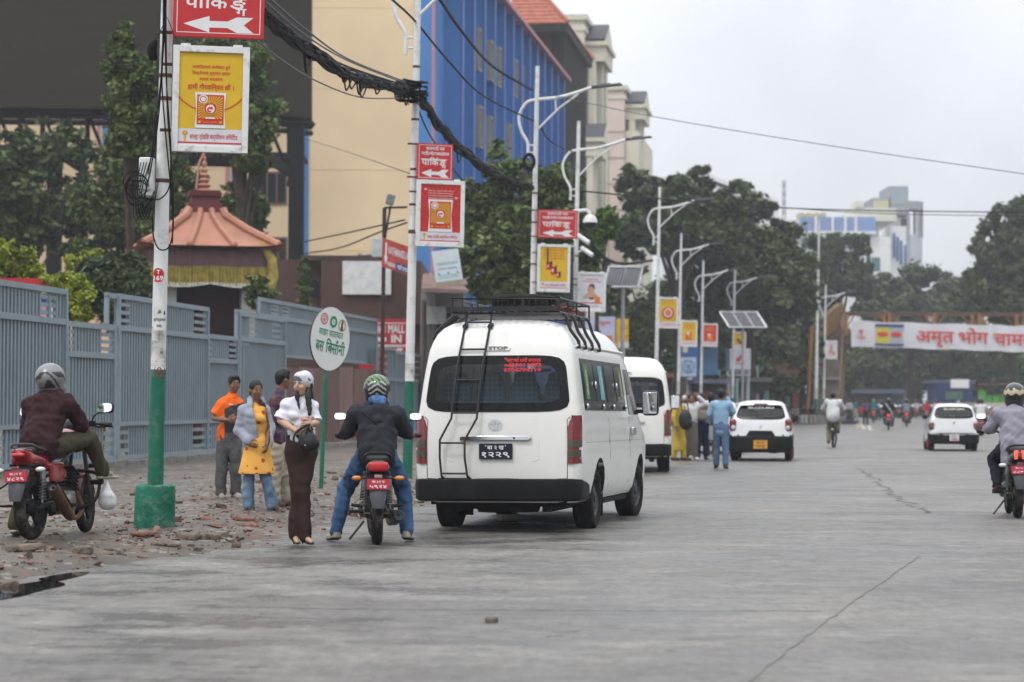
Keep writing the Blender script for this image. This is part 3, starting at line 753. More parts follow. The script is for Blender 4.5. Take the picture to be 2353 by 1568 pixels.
def ped_building(Y,u_l,u_r,v_top,up0,up1,vp0,vp1,label,walls,low=None):
 th=thing('pediment_building',(PX(u_r,923,Y),Y,0),label,'building');k=scl(Y)
 Lw=(1900.4-u_r)/k;zt=P(u_r,v_top,Y).z
 base=Vector((PX(u_r,923,Y),Y,0))
 def w(a,d,z):return base+ex2*a+ey2*d+Vector((0,0,z))
 def bx_(bb,a0,d0,z0,a1,d1,z1,mi=0):
  vs=[w(a,d,z)for z in(z0,z1)for a,d in((a0,d0),(a1,d0),(a1,d1),(a0,d1))]
  bb.put(vs,[(3,2,1,0),(4,5,6,7),(0,1,5,4),(1,2,6,5),(2,3,7,6),(3,0,4,7)],mi)
 wl=(u_r-u_l)/k;D=22
 q=B();bx_(q,-wl-6,0,0,0,D,zt);q.build('wall',walls[0],th,True)
 q=B();bx_(q,-wl-6.2,-.25,zt,.3,D+.2,zt+.45);bx_(q,-wl-6,-.1,zt-.9,.12,D,zt-.55);q.build('cornice',CREAM,th,True)
 pj=(up1-up0)/k;z0,z1=P(up1,vp1,Y+4).z,P(up1,vp0,Y+4).z;zm=z0+(z1-z0)*.48
 q=B();bx_(q,.02,1.2,z0,pj,8.5,zm);bx_(q,.02,.9,zm-.35,pj+.25,8.8,zm);q.build('bay',CREAM,th,True)
 q=B()
 g=[w(pj,1.0,zm),w(pj,8.7,zm),w(pj,4.85,z1)];h_=[w(-1.5,1.0,zm),w(-1.5,8.7,zm),w(-1.5,4.85,z1)]
 q.put(g+h_,[(0,1,2),(3,5,4)],1);up=Vector((0,0,.22))
 for i,j in((0,2),(2,1)):q.put([g[i]+up*.2,g[j]+up*.2,h_[j]+up*.2,h_[i]+up*.2,g[i]+up,g[j]+up,h_[j]+up,h_[i]+up],[(0,3,2,1),(4,5,6,7),(0,1,5,4),(2,3,7,6),(1,2,6,5)],0)
 q.build('pediment_roof',[SLATE,CREAM],th,True)
 for a,d in((pj*.35,1.7),(pj*.35,8.0),(pj*.62,3.4),(pj*.62,6.4)):q=B();bx_(q,a-.3,d-.45,0,a+.3,d+.45,z0);q.build('column',CREAM,th,True)
 for d in(2.2,4.9,7.0):q=B();bx_(q,.01,d-.5,3,.06,d+.6,z0-.5);q.build('tall_window',mat('grey_green_glass',(.12,.15,.15),.25),th,True)
 if low:
  for(vv0,vv1,uu)in low:
   zz0,zz1=P(uu,vv1,Y).z,P(uu,vv0,Y).z;zc=zz0+(zz1-zz0)*.5;pp=(uu-u_r)/k
   q=B();bx_(q,.05,-4.6,zz0,pp,.2,zc);bx_(q,.05,-4.9,zc-.3,pp+.2,.3,zc+.02)
   g=[w(pp+.2,-4.9,zc),w(pp+.2,.2,zc),w(pp+.2,-2.3,zz1)];h_=[w(-1,-4.9,zc),w(-1,.2,zc),w(-1,-2.3,zz1)]
   q.put(g+h_,[(0,1,2)],0);q.put(g+h_,[(0,2,5,3),(2,1,4,5)],1);q.build('balcony_bay',[CREAM,SLATE],th,True)
   q=B()
   for d in(-4.2,-2.4,-.6):bx_(q,pp*.5-.25,d-.3,0,pp*.5+.25,d+.3,zz0)
   q.build('column',CREAM,th,True)
 return th,bx_
th,bx_=ped_building(200,1306,1338,46,1340,1386,60,152,'tall cream building with a pediment rising beside the dark brown one',(CREAM,),low=((292,372,1392),))
q=B();bx_(q,-5.8,-.06,2,-4.4,.1,P(1330,60,200).z-2);q.build('wall_strip',wallmat('yellow_cream',(.60,.54,.34)),th,True)
th,bx_=ped_building(240,1366,1432,207,1434,1478,213,282,'pale pink building with a smaller pediment, farther than the cream one',(PKW,),low=((505,595,1480),))
q=B();z=10
zt=P(1400,207,240).z
while z<zt-4:bx_(q,-6,-.05,z,-.02,.1,z+.12);z+=2.6
for a in(-3.6,-1.6):bx_(q,a,-.04,2,a+.1,.1,zt-5)
q.build('joint_line',wallmat('pink_joint',(.35,.25,.22)),th,True)
q=B();bx_(q,.02,.5,0,1.4,20,P(1400,300,240).z);q.build('side_wing',CREAM,th,True)
YG=300;th=thing('gable_hall',(PX(1640,923,YG),YG,0),'white hall with blue edged gable roof behind the dark trees','building')
q=B();k=1/scl(YG);c0,c1,c2=P(1520,470,YG),P(1790,470,YG),P(1610,405,YG)
q.put([Vector((c0 .x,YG,0)),Vector((c1 .x,YG,0)),c1,c2,c0],[(0,1,2,3,4)]);q.build('wall',WHITEP,th,True)
q=B()
for a,c in((c0,c2),(c2,c1)):
 d=Vector((0,0,-.5));q.put([a,c,c+d,a+d],[(0,1,2,3)],1);q.put([p+Vector((0,-.3,.6))for p in(a,c)]+[p+Vector((0,20,.6))for p in(c,a)],[(0,1,2,3)],0);q.put([a+Vector((0,-.3,.6)),c+Vector((0,-.3,.6)),c+Vector((0,-.3,0)),a+Vector((0,-.3,0))],[(0,1,2,3)],0)
q.build('roof',[WHITEP,BLUE],th,True)
q=B()
for i in range(7):q=B();uvbox(q,YG,1530+i*36,560,1552+i*36,590,.3,0,.1);q.build('window',DKGL,th,True)
YO=330
th=thing('office_block',(PX(1950,923,YO),YO,0),'far white office block with blue roof panels above the trees','building')
PB=wallmat('pale_blue_panel',(.20,.29,.52));
q=B();uvbox(q,YO,1790,545,2000,900,25,0);uvbox(q,YO,1990,545,2046,900,30,0);q.build('wall',WHITEP,th,True)
q=B()
for a,c in((1837,1868),(1880,1907),(1916,1937),(1944,1961),(1968,2008)):uvbox(q,YO,a,500,c,533,1,0,.9)
q.build('roof_panel',PB,th,True)
q=B()
for a in(1872,1911,1940,1964):uvbox(q,YO,a-3,500,a+3,640,1.4,0,1.2)
uvbox(q,YO,1838,533,2012,538,2,0,1.0);uvbox(q,YO,1786,505,1837,548,1,0,.4);q.build('pier',WHITEP,th,True)
q=B()
TEALG=mat('teal_glass',(.07,.16,.18),.2)
for v in(548,592):
 for a in(1842,1876,1915,1945):q=B();uvbox(q,YO,a,v,a+24,v+24,.4,0,.1);q.build('window',TEALG,th,True)
q=B();uvbox(q,YO,2002,592,2022,622,.4,0,.1);q.build('window',TEALG,th,True)
q=B();uvbox(q,YO,1790,552,1830,562,.4,0,.1)
q.build('window',mat('teal_glass',(.07,.16,.18),.2),th,True)
c=P(2010,500,YO);d=P(2046,520,YO+30)
q=B();zt,zb=P(2010,500,YO).z,P(2010,536,YO).z
q.put([Vector((c.x,YO-.8,zb)),Vector((P(2046,520,YO).x,YO+12,zb)),Vector((P(2046,520,YO).x,YO+12,zt)),Vector((c.x,YO-.8,zt))],[(0,1,2,3)]);q.build('corner_panel',PB,th,True)
q=B()
for a in(2052,2060,2068,2078):
 uvbox(q,YO+14,a,535+(a-2050),a+5,590+(a-2050)*1.0,.6,0,.2)
q.build('blue_window',wallmat('blue_glass',(.08,.15,.34)),th,True)
q=B();uvbox(q,YO+14,2044,520,2082,900,10);q.build('side_wing',WHITEP,th,True)
q=B()
for i in range(4):uvbox(q,YO+4,1838+i*17,489,1848+i*17,500,4)
q.build('water_tank',wallmat('tank_yellow',(.42,.38,.2)),th,True)
q=B();uvbox(q,YO+5,1963,478,2060,508,14);uvbox(q,YO+5,1965,463,1985,480,6);q.build('penthouse',wallmat('ivory',(.6,.6,.5)),th,True)
YK=370
th=thing('grey_tower',(PX(2070,923,YK),YK,0),'tall unfinished grey tower with a rounded side behind the office block','tower')
GT=wallmat('tower_render',(.30,.31,.33))
q=B();uvbox(q,YK,2005,455,2046,900,14);uvbox(q,YK,2043,428,2087,500,10);uvbox(q,YK,2046,495,2092,900,16);q.build('wall',GT,th,True)
q=B();cx,r=PX(2092,923,YK),32/scl(YK);q.lathe([(r,0),(r,P(2100,545,YK).z),(r*.94,P(2100,540,YK).z),(0,P(2100,540,YK).z)],(cx,YK+r,0),n=28);q.build('rounded_side',wallmat('tower_render_pale',(.36,.38,.41)),th,True)
q=B();zr=P(2100,462,YK).z;q.lathe([(r,zr-1.2),(r+.1,zr),(r-.4,zr),(r-.4,zr-1.2),(r,zr-1.2)],(cx,YK+r,0),n=28)
for a in range(7):q.cyl((cx+r*.97*math.cos(a*.9+3.6),YK+r+r*.97*math.sin(a*.9+3.6),P(2100,545,YK).z),(cx+r*.97*math.cos(a*.9+3.6),YK+r+r*.97*math.sin(a*.9+3.6),zr),.25,n=6)
q.build('roof_ring',GT,th,True)
q=B();uvbox(q,YK,2048,432,2083,470,.5,0,.1);q.build('mesh_panel',wallmat('steel_blue_mesh',(.28,.33,.37)),th,True)
q=B();uvbox(q,YK,2007,462,2042,486,.5,0,.1);q.build('yellow_cladding',wallmat('tower_yellow',(.5,.48,.3)),th,True)
q=B();uvbox(q,YK,2070,502,2088,520,.5,0,.1);q.build('opening',DKGL,th,True)
YM=420;th=B();p=P(1801,640,YM);zt=P(1801,415,YM).z
for sx,sy in((-.6,-.6),(.6,-.6),(.6,.6),(-.6,.6)):th.cyl((p.x+sx,YM+sy,0),(p.x+sx*.3,YM+sy*.3,zt),.09,n=4)
for i in range(26):
 z=zt*i/26;z2=zt*(i+1)/26;w=.6*(1-.7*i/26);th.cyl((p.x-w,YM-w,z),(p.x+w,YM-w,z2),.06,n=4);th.cyl((p.x+w,YM+w,z),(p.x-w,YM+w,z2),.06,n=4)
tag(th.build('lattice_mast',mat('galvanised',(.35,.36,.37),.5,.4)),'thin lattice mast far behind the dark trees','mast')
YS=96;scr=thing('screen_structure',(PX(400,923,YS),YS,0),'huge dark screen panel on a black steel truss, far left','billboard')
STEEL=mat('black_steel',(.006,.006,.007),.7,spec=.15,var=.3,scale=2)
q=B();rows=[]
for v in(-160,100,262):
 row=[]
 for i in range(33):
  u=-520+(714+520)*i/32;k=max(0,(u-300)/412);row.append(P(u,(v if v<200 else 247+8*max(0,(u)/700)+18*k*k),YS+5.5*k**2))
 rows.append(row)
q.grid(rows,flip=True);q.grid([[p+Vector((0,.8,0))for p in r]for r in rows]);q.grid([rows[-1],[p+Vector((0,.8,0))for p in rows[-1]]],flip=True)
q.put([rows[0][-1],rows[-1][-1],rows[-1][-1]+Vector((0,.8,0)),rows[0][-1]+Vector((0,.8,0))],[(0,1,2,3)])
q.build('screen_panel',mat('screen_dark',(.030,.0255,.0175),.7,spec=.08,var=.10,scale=.5,stretch=(.2,1,6)),scr,True)
def beam(bb,u0,v0,u1,v1,w,Y=YS,Y1=None):
 a,c=P(u0,v0,Y),P(u1,v1,Y if Y1 is None else Y1);bb.tube([a,c],w,4)
q=B()
for i in range(24):
 u=-520+i*51.5;k0,k1=max(0,(u-300)/412),max(0,(u+51.5-300)/412);y0,y1=YS+5.5*k0**2+.4,YS+5.5*k1**2+.4
 v0,v1=258+8*max(0,u/700)+18*k0*k0,258+8*max(0,(u+51.5)/700)+18*k1*k1
 q.tube([P(u,v0+2,y0),P(u+51.5,v1+2,y1)],.22,4);q.tube([P(u,v0+22,y0+1),P(u+51.5,v1+22,y1+1)],.12,4)
 if u>-60:
  q.tube([P(u,v0,y0),P(u,v0+96,y0+1.5)],.1,4);q.tube([P(u,v0,y0),P(u+40,v0+96,y0+1.5)],.085,4)
q.build('truss',STEEL,scr,True)
q=B();beam(q,-80,350,690,370,.34,YS+2,YS+6);q.build('beam',STEEL,scr,True)
for u0,w,Y,vt in((121,.52,YS-2,315),(45,.3,YS+6,350),(585,.48,YS+4,330),(678,.58,YS-1,290),(330,.4,YS+8,350)):
 q=B();p=P(u0,900,Y);zt=P(u0,vt,Y).z;q.bx(p.x-w/2,Y-w/2,0,p.x+w/2,Y+w/2,zt);q.build('column',STEEL,scr,True)
for a in((585,345,690,410,.24,YS+3,YS),(690,290,670,430,.2),(130,345,190,385,.3,YS-1,YS+3)):q=B();beam(q,*a);q.build('brace',STEEL,scr,True)
YL=88
lb=thing('low_brown_building',(PX(780,923,YL),YL,0),'low flat dark brown building with a blank white board','building')
LBR=wallmat('maroon_brown_wall',(.085,.047,.038),dirt=(.05,.032,.028),dscale=.5)
q=B();uvbox(q,YL,540,597,735,960,10);uvbox(q,YL-.6,735,600,968,960,9);uvbox(q,YL-1.0,925,603,968,745,3);q.build('wall',LBR,lb,True)
q=B();uvbox(q,YL-.6,690,588,935,600,8);q.build('roof_edge',wallmat('brown_edge',(.06,.035,.03)),lb,True)
q=B();uvbox(q,YL-.65,787,601,899,677,.04,0,.10);q.build('white_board',mat('blank_board',(.62,.63,.62),.6,dirt=(.4,.4,.38),dscale=.7),lb,True)
q=B();uvbox(q,YL,698,639,742,678,.1,0,.06);fb=q.build('fan_plate',wallmat('fan_plate',(.10,.075,.07)),lb,True)
q=B();c=P(719,659,YL-.1);q.lathe([(.24,0),(.24,-.12),(.21,-.12),(.19,.0)],c,(0,1,0),n=24);q.lathe([(.19,-.02),(0,-.02)],c,(0,1,0),n=24);
for i in range(4):q.box(c+Vector((0,-.05,0)),(.08,.02,.36),rot=Matrix.Rotation(i*math.pi/4,3,'Y'))
q.build('exhaust_fan',mat('fan_dark',(.015,.015,.016),.5),lb,True)
q=B()
for i in range(16):
 u=880+random.uniform(-45,45);c=P(u,592,YL+1);q.box(c+Vector((0,0,random.uniform(-.1,.1))),(random.uniform(.2,.8),.6,random.uniform(.06,.25)),i%3,Matrix.Rotation(random.uniform(-.4,.4),3,'Y'))
q.build('roof_clutter',[mat('clutter_grey',(.3,.3,.3)),mat('clutter_dark',(.05,.05,.06)),mat('clutter_blue',(.12,.2,.35))],lb,True)
YP=84;sp_=thing('tin_roof_shop',(PX(1040,923,YP),YP,0),'small shop with a rusty corrugated tin roof right of the second pole','shop')
TIN=mat('rusty_tin',(.23,.15,.12),.7,var=.35,scale=1.4,dirt=(.30,.29,.28),dscale=.8)
q=B();rows=[[],[]]
for i in range(49):
 t=i/48;zz=.05*(i%2)
 rows[0].append(P(972+(1120-972)*t,631+3*t,YP+2.5)+Vector((0,0,zz)));rows[1].append(P(968+(1072-968)*t,664+4*t,YP-2)+Vector((0,0,zz)))
q.grid(rows,flip=True);q.grid([[p-Vector((0,0,.06))for p in r]for r in rows]);q.grid([rows[1],[p-Vector((0,0,.12))for p in rows[1]]]);q.build('roof',TIN,sp_,True)
q=B();uvbox(q,YP,965,672,1000,960,4);uvbox(q,YP+.3,1000,672,1065,705,4);uvbox(q,YP+.8,1000,700,1075,960,3);q.build('wall',wallmat('shop_grey',(.27,.27,.27),dirt=(.12,.11,.1)),sp_,True)
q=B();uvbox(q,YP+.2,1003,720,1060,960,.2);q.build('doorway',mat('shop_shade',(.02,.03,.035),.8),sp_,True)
q=B();uvbox(q,YP-.2,968,690,975,960,.3);uvbox(q,YP-.2,985,735,993,960,.3);q.build('post',wallmat('post_brown',(.12,.09,.08)),sp_,True)
q=B();uvbox(q,YP-.3,980,705,1025,745,.05);q.build('grey_sheet',mat('grey_sheet',(.33,.34,.34),.6),sp_,True)
YV=68;kV=scl(YV);pv=thing('pavilion',(PX(470,923,YV),YV,0),'shrine pavilion with a copper roof, spire and yellow cloth frill','pavilion')
COP=mat('copper',(.37,.17,.11),.55,.2,var=.2,scale=1.2);MAR=mat('maroon_paint',(.10,.018,.02),.6,var=.15)
cx=PX(465,923,YV);ze=P(470,573,YV).z;zt=P(470,487,YV).z;hw=150/kV;tw=38/kV;RV=Matrix.Rotation(R(14),3,'Z')
def vp(x,y,z):return Vector((cx,YV,0))+RV@Vector((x,y,z))
nn_=4;cor=[(-1,-1),(1,-1),(1,1),(-1,1)]
q=B();prof=[(1.10,.10),(1.02,-.02),(.86,.14),(.60,.42),(.30,.82),(tw/hw,1.0)]
for i in range(4):
 a,c=cor[i],cor[(i+1)%4];rows=[]
 for k,h in prof:
  row=[]
  for j in range(13):
   t=j/12;x,y=a[0]+(c[0]-a[0])*t,a[1]+(c[1]-a[1])*t;lift=.10*abs(2*t-1)**6*(k>1.05)
   row.append(vp(x*hw*k,y*hw*k,ze+(zt-ze)*(h if k<1.05 else h-.12+lift)))
  rows.append(row)
 q.grid(rows);q.grid([[p-Vector((0,0,.06))for p in r]for r in rows[:3]],flip=True)
q.build('roof',COP,pv,True)
for i in range(4):
 a,c=cor[i],cor[(i+1)%4]
 for t in(0,.34,.67):
  x,y=a[0]+(c[0]-a[0])*t,a[1]+(c[1]-a[1])*t;k1=1.0
  q=B();q.tube([vp(x*hw*k,y*hw*k,ze+(zt-ze)*h+.05)for k,h in prof[1:]],.085 if t else .12,8);
  e=vp(x*hw*1.0,y*hw*1.0,ze+.03);q.ell(e,(.1,.1,.1));q.build('ridge_pipe',COP,pv,True)
q=B()
for z0,z1,w0,w1 in((zt-.05,zt+.22,tw*1.05,tw*1.0),(zt+.22,zt+.42,tw*.86,tw*.80),(zt+.42,zt+.52,tw*.95,tw*.98),(zt+.52,zt+.58,tw*.9,tw*.9)):
 q.box(vp(0,0,(z0+z1)/2),(2*w0,2*w0,z1-z0),rot=RV,taper=w1/w0)
q.build('roof_neck',MAR,pv,True)
zs=P(470,450,YV).z;k_=P(470,352,YV).z-zs
q=B();q.lathe([(.0,-.1),(.26,-.05),(.27,.1),(.2,.18),(.12,.22),(.20,.28),(.10,.34),(.16,.40),(.08,.46),(.13,.52),(.07,.58),(.10,.64),(.05,.70),(.08,.78),(.04,.86),(.06,.92),(.0,1.0)],(0,0,0),n=18)
q.v=[tuple(vp(x,y,zs-.05+z*k_))for x,y,z in q.v];q.tube([vp(-.25,-.1,zs),vp(-.2,-.1,zs+.5),vp(-.14,-.05,zs+.95),vp(0,0,zs+k_)],.035,6)
q.build('spire',COP,pv,True)
q=B();n=120
for(z0,z1,r,amp,mi)in((ze-.12,ze-.62,.93,.015,0),(ze-.55,ze-1.02,.945,.05,1),(ze-1.0,ze-1.06,.95,.05,2)):
 rows=[[],[]]
 for i in range(n*4+1):
  s_=i/n;e_i=int(s_)%4;t=s_-int(s_);a,c=cor[e_i],cor[(e_i+1)%4];x,y=a[0]+(c[0]-a[0])*t,a[1]+(c[1]-a[1])*t
  w=amp*math.sin(i*1.9)+amp*.4*math.sin(i*.7);sag=.10*math.sin(math.pi*((t*2)%1))if mi else .03
  for r_,z in((0,z0),(1,z1)):rows[r_].append(vp(x*(hw*r+w*(.4+.6*r_)),y*(hw*r+w*(.4+.6*r_)),z-sag*(.3+.7*r_)if mi else z-sag*r_))
 q.grid(rows,mi)
q.build('cloth_frill',[mat('mauve_cloth',(.16,.095,.10),.9),mat('olive_gold_cloth',(.33,.26,.06),.8,var=.35,scale=6),mat('white_trim',(.6,.6,.58))],pv,True)
q=B();a=vp(hw*.9,-hw*.9,ze);q.tube([a+Vector((-.25,-.1,.1)),a+Vector((.05,-.15,-.35)),a+Vector((.1,-.1,-.8)),a+Vector((-.1,-.1,-1.25))],[.08,.14,.15,.2],8);q.build('tied_cloth',mat('olive_gold_cloth',(.3,)*3),pv,True)
for x,y in cor:q=B();q.box(vp(x*hw*.62,y*hw*.62,ze/2),(.48,.48,ze),rot=RV);q.build('column',mat('pavilion_post',(.40,.39,.37),.8),pv,True)
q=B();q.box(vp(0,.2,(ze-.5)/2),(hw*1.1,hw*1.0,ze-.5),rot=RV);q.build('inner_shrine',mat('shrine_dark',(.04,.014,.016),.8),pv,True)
q=B()
for i in range(4):
 a,c=cor[i],cor[(i+1)%4]
 for j in range(25):
  t=j/24;x,y=a[0]+(c[0]-a[0])*t,a[1]+(c[1]-a[1])*t;q.cyl(vp(x*hw*.64,y*hw*.64,.3),vp(x*hw*.64,y*hw*.64,2.45),.03,n=5)
 for z in(.6,1.5,2.4):q.cyl(vp(a[0]*hw*.64,a[1]*hw*.64,z),vp(c[0]*hw*.64,c[1]*hw*.64,z),.05,n=5)
q.build('railing',MAR,pv,True)
def leafmat(name,cols):
 if name in MATS:return MATS[name]
 m,n,p=nodemat(name)
 a=n.nodes.new('ShaderNodeAttribute');a.attribute_name='leaf'
 r=n.nodes.new('ShaderNodeValToRGB');r.color_ramp.interpolation='LINEAR'
 e=r.color_ramp.elements;e[0].position,e[1].position=0,1;e[0].color,e[1].color=(*cols[0],1),(*cols[2],1)
 x=e.new(.55);x.color=(*cols[1],1)
 n.links.new(a.outputs['Fac'],r.inputs[0]);n.links.new(r.outputs[0],p.inputs['Base Color'])
 p.inputs['Roughness'].default_value=.5;p.inputs['Specular IOR Level'].default_value=.18
 MATS[name]=m;return m
DARK=leafmat('leaf_dark',[(.025,.039,.016),(.064,.092,.033),(.14,.18,.066)])
MID=leafmat('leaf_mid',[(.030,.050,.014),(.082,.120,.032),(.20,.24,.08)])
LIME=leafmat('leaf_lime',[(.10,.13,.015),(.25,.30,.03),(.45,.48,.06)])
GREYG=leafmat('leaf_grey_green',[(.03,.045,.022),(.07,.098,.045),(.14,.175,.08)])
BARK=mat('bark',(.055,.042,.032),.95,var=.35,scale=5,bump=.6,bscale=14)
def leaves(ells,n,size,aspect=1.6,sub=26,spread=.36,droop=0.0,shell=.5):
 vol=np.array([r[0]*r[1]*r[2]for c,r in ells])**.75;vol/=vol.sum()
 Vs,Ls=[],[]
 for(c,r),w in zip(ells,vol):
  m=max(60,int(n*w));k=max(5,int(sub*(w*len(ells))**.5))
  d=rng.normal(size=(k,3));d/=np.linalg.norm(d,axis=1)[:,None]
  rad=rng.uniform(shell,1.0,k)[:,None]
  fg=rng.random(k)<.32;rad[fg,0]=rng.uniform(1.0,1.16,fg.sum());sc=np.array(c)+d*rad*np.array(r);ss=rng.uniform(.6,1.25,k)*np.where(fg,.72,1.05)*spread*(r[0]*r[1]*r[2])**(1/3)
  tone=rng.uniform(-.22,.22,k)
  j=rng.integers(0,k,m)
  q=rng.normal(size=(m,3))*.43
  pos=sc[j]+q*ss[j][:,None]*[1,1,.72]
  Vs.append(pos);Ls.append(np.clip(.45+tone[j]+rng.normal(0,.17,m),0,1))
 Pn=np.concatenate(Vs);Ln=np.concatenate(Ls);m=len(Pn)
 a=rng.normal(size=(m,3));a[:,2]=a[:,2]*.6-droop;a/=np.linalg.norm(a,axis=1)[:,None]
 b=np.cross(a,rng.normal(size=(m,3)));b/=np.linalg.norm(b,axis=1)[:,None]
 s=size*rng.uniform(.6,1.35,m)[:,None];nrm=np.cross(a,b)
 V=np.stack([Pn-a*s*aspect*.5,Pn+b*s*.42+nrm*s*.12,Pn+a*s*aspect*.5,Pn-b*s*.42+nrm*s*.12],1).reshape(-1,3)
 return V,np.arange(m*4).reshape(m,4),Ln
def leafobj(name,ells,n,size,m,parent,**k):
 V,F,L=leaves(ells,int(n*1.9),size*.68,**k)
 me=npmesh(name,V,F,None,[m],smooth=False)
 at=me.attributes.new('leaf','FLOAT','FACE');at.data.foreach_set('value',L.astype(np.float32))
 o=bpy.data.objects.new(name,me);link(o,parent,True);return o
def tree(label,base,ells,n,size,m=DARK,trunk=.3,name='tree',group=None,cat='tree',limbs=True,**k):
 E=[]
 for u,v,ru,rv,Y in ells:
  s=scl(Y);E.append((P(u,v,Y),(ru/s,(ru+rv)*.5/s,rv/s)))
 b=Vector(base);th=thing(name,b,label,cat,group=group)
 leafobj('crown',E,n,size,m,th,**k)
 q=B();mid=sum((e[0]for e in E),Vector())/len(E)
 top=Vector((mid.x,mid.y,max(e[0].z for e in E)))
 fork=b.lerp(Vector((mid.x,mid.y,mid.z)),.45);fork.x=b.x*.6+mid.x*.4
 q.tube(catmull([b+Vector((0,0,-.1)),b.lerp(fork,.5)+Vector((trunk*.3,0,0)),fork,(fork+top)/2,top],4),[trunk*(1-.85*i/16)for i in range(17)],8)
 for c,r in E:
  for _ in range(2 if limbs else 0):
   e=Vector(c)+Vector((random.uniform(-.6,.6)*r[0],random.uniform(-.6,.6)*r[1],random.uniform(-.2,.5)*r[2]))
   st=fork.lerp(top,random.uniform(0,.5));q.tube(catmull([st,st.lerp(e,.5)+Vector((0,0,.1*r[2])),e],4),[trunk*.4*(1-.8*i/8)for i in range(9)],5)
 q.build('trunk',BARK,th,True);return th
def gp(u,Y):return Vector((PX(u,923,Y),Y,0))
TR='trees in front of the mall and screen'
tree('tall narrow conifer left of the first pole in front of the dark screen',gp(290,62),[(283,90,22,40,62),(286,150,44,55,62),(300,225,58,60,62),(305,300,62,60,62),(345,165,26,50,62),(340,250,28,60,62)],9000,.17,MID,.16,'conifer_tree',TR,sub=22,spread=.34)
tree('dark bushy tree behind the utility box of the first pole',gp(270,75),[(250,470,75,70,75),(290,410,85,65,75),(235,560,70,70,75),(330,500,70,90,75),(400,400,60,60,76),(420,480,50,70,76),(330,590,70,50,75)],13000,.19,MID,.2,'broadleaf_tree',TR)
tree('tree with small pale blossoms right of the yellow poster',gp(560,74),[(560,160,52,60,74),(590,250,50,70,74),(575,330,58,60,74),(520,130,60,40,74),(480,120,60,30,74),(600,360,36,40,74)],9000,.19,MID,.16,'broadleaf_tree',TR)
tree('dark conifer under the truss at the far left edge',gp(60,84),[(60,360,80,60,84),(100,440,110,60,84),(40,520,100,60,84),(130,330,70,50,84),(-30,450,80,120,84),(170,500,60,70,84)],11000,.26,DARK,.2,'conifer_tree',TR)
tree('dark shrub tree right of the pavilion roof',gp(560,76),[(540,510,70,45,76),(570,470,45,45,76),(510,480,40,50,76)],5000,.2,MID,.14,'broadleaf_tree',TR)
BU='bushes behind the fence'
def bush(label,u,Y,ells,n,size,m,**k):return tree(label,gp(u,Y),ells,n,size,m,.06,'bush',BU,'bush',limbs=False,**k)
bush('rounded lime green bush just right of the red board',160,50,[(165,668,42,34,50),(130,660,38,30,50),(185,700,30,40,50)],5000,.085,LIME,spread=.4)
bush('yellow green bush at the far left edge above the fence',30,52,[(30,600,48,40,52),(60,640,34,40,52),(0,650,40,40,52),(15,570,20,20,52)],4500,.10,LIME,spread=.4)
bush('small yellow green bush left of the first pole',190,56,[(190,606,40,20,56),(215,590,30,18,56)],1800,.10,LIME)
bush('dark drooping bush with thin leaves left of the pavilion',230,53,[(235,650,75,50,53),(290,640,60,50,53),(280,700,60,60,53)],6000,.15,GREYG,aspect=3.2,droop=.5)
bush('green bush right of the pavilion column',600,64,[(598,680,30,34,64),(585,660,20,30,64)],2200,.11,MID)
bush('creeper growing on the wall beside the last black column',690,84,[(697,620,10,40,84),(700,670,14,40,84)],900,.16,MID)
bush('weeds at the foot of the boards behind the second rider',775,71,[(760,1026,30,6,71),(800,1027,22,7,71),(840,1024,24,6,71)],1200,.08,MID)
tree('green tree in front of the blue wall between the second and third poles',gp(1150,78),[(1110,430,60,70,78),(1170,380,60,50,78),(1220,440,80,70,78),(1130,530,80,70,78),(1200,560,90,80,76),(1290,430,40,60,78),(1110,630,70,60,76),(1290,540,70,80,76),(1230,660,100,60,76),(1330,640,60,70,78)],22000,.22,MID,.26,'broadleaf_tree',TR)
tree('bright green tree crown right behind the fourth pole',gp(1370,86),[(1375,520,44,36,86),(1350,560,40,40,86),(1395,500,28,24,86)],5000,.22,leafmat('leaf_fresh',[(.03,.06,.012),(.08,.14,.025),(.18,.25,.05)]),.15,'broadleaf_tree',TR)
TB='big trees along the street'
tree('large dark tree rising behind the fifth lamp pole',gp(1560,140),[(1480,440,60,50,140),(1540,470,80,55,140),(1600,420,34,34,142),(1570,520,90,60,140),(1480,530,60,60,138),(1640,500,80,50,142)],15000,.42,DARK,.5,'broadleaf_tree',TB)
tree('large dark tree spreading behind the sixth and seventh poles',gp(1720,150),[(1700,470,70,40,150),(1740,520,60,40,150),(1680,560,90,60,148),(1790,590,70,70,150),(1720,640,110,80,146),(1820,680,60,90,150),(1640,620,70,80,146)],17000,.44,DARK,.5,'broadleaf_tree',TB)
tree('green tree low behind the solar panels',gp(1480,146),[(1430,650,60,60,146),(1460,740,80,70,144),(1540,720,90,90,148),(1420,800,70,60,142),(1500,820,90,70,146),(1600,760,70,90,152)],13000,.33,MID,.3,'broadleaf_tree',TB)
tree('dark lower tree behind the white sign box with the red wing',gp(1720,160),[(1640,800,90,90,160),(1740,770,90,90,162),(1810,800,70,90,165),(1700,880,120,60,158)],12000,.46,DARK,.4,'broadleaf_tree',TB)
tree('pale grey green tree in front of the far office block',gp(1930,215),[(1900,580,40,44,215),(1950,570,40,36,215),(1930,640,60,50,215),(1980,650,40,40,215),(1890,680,40,60,215)],8500,.5,GREYG,.4,'broadleaf_tree',TB,spread=.34)
tree('rounded tree above the middle of the footbridge',gp(2090,235),[(2090,650,70,42,235),(2150,680,70,40,235),(2030,690,60,40,235),(2100,730,120,50,232)],10000,.55,GREYG,.5,'broadleaf_tree',TB)
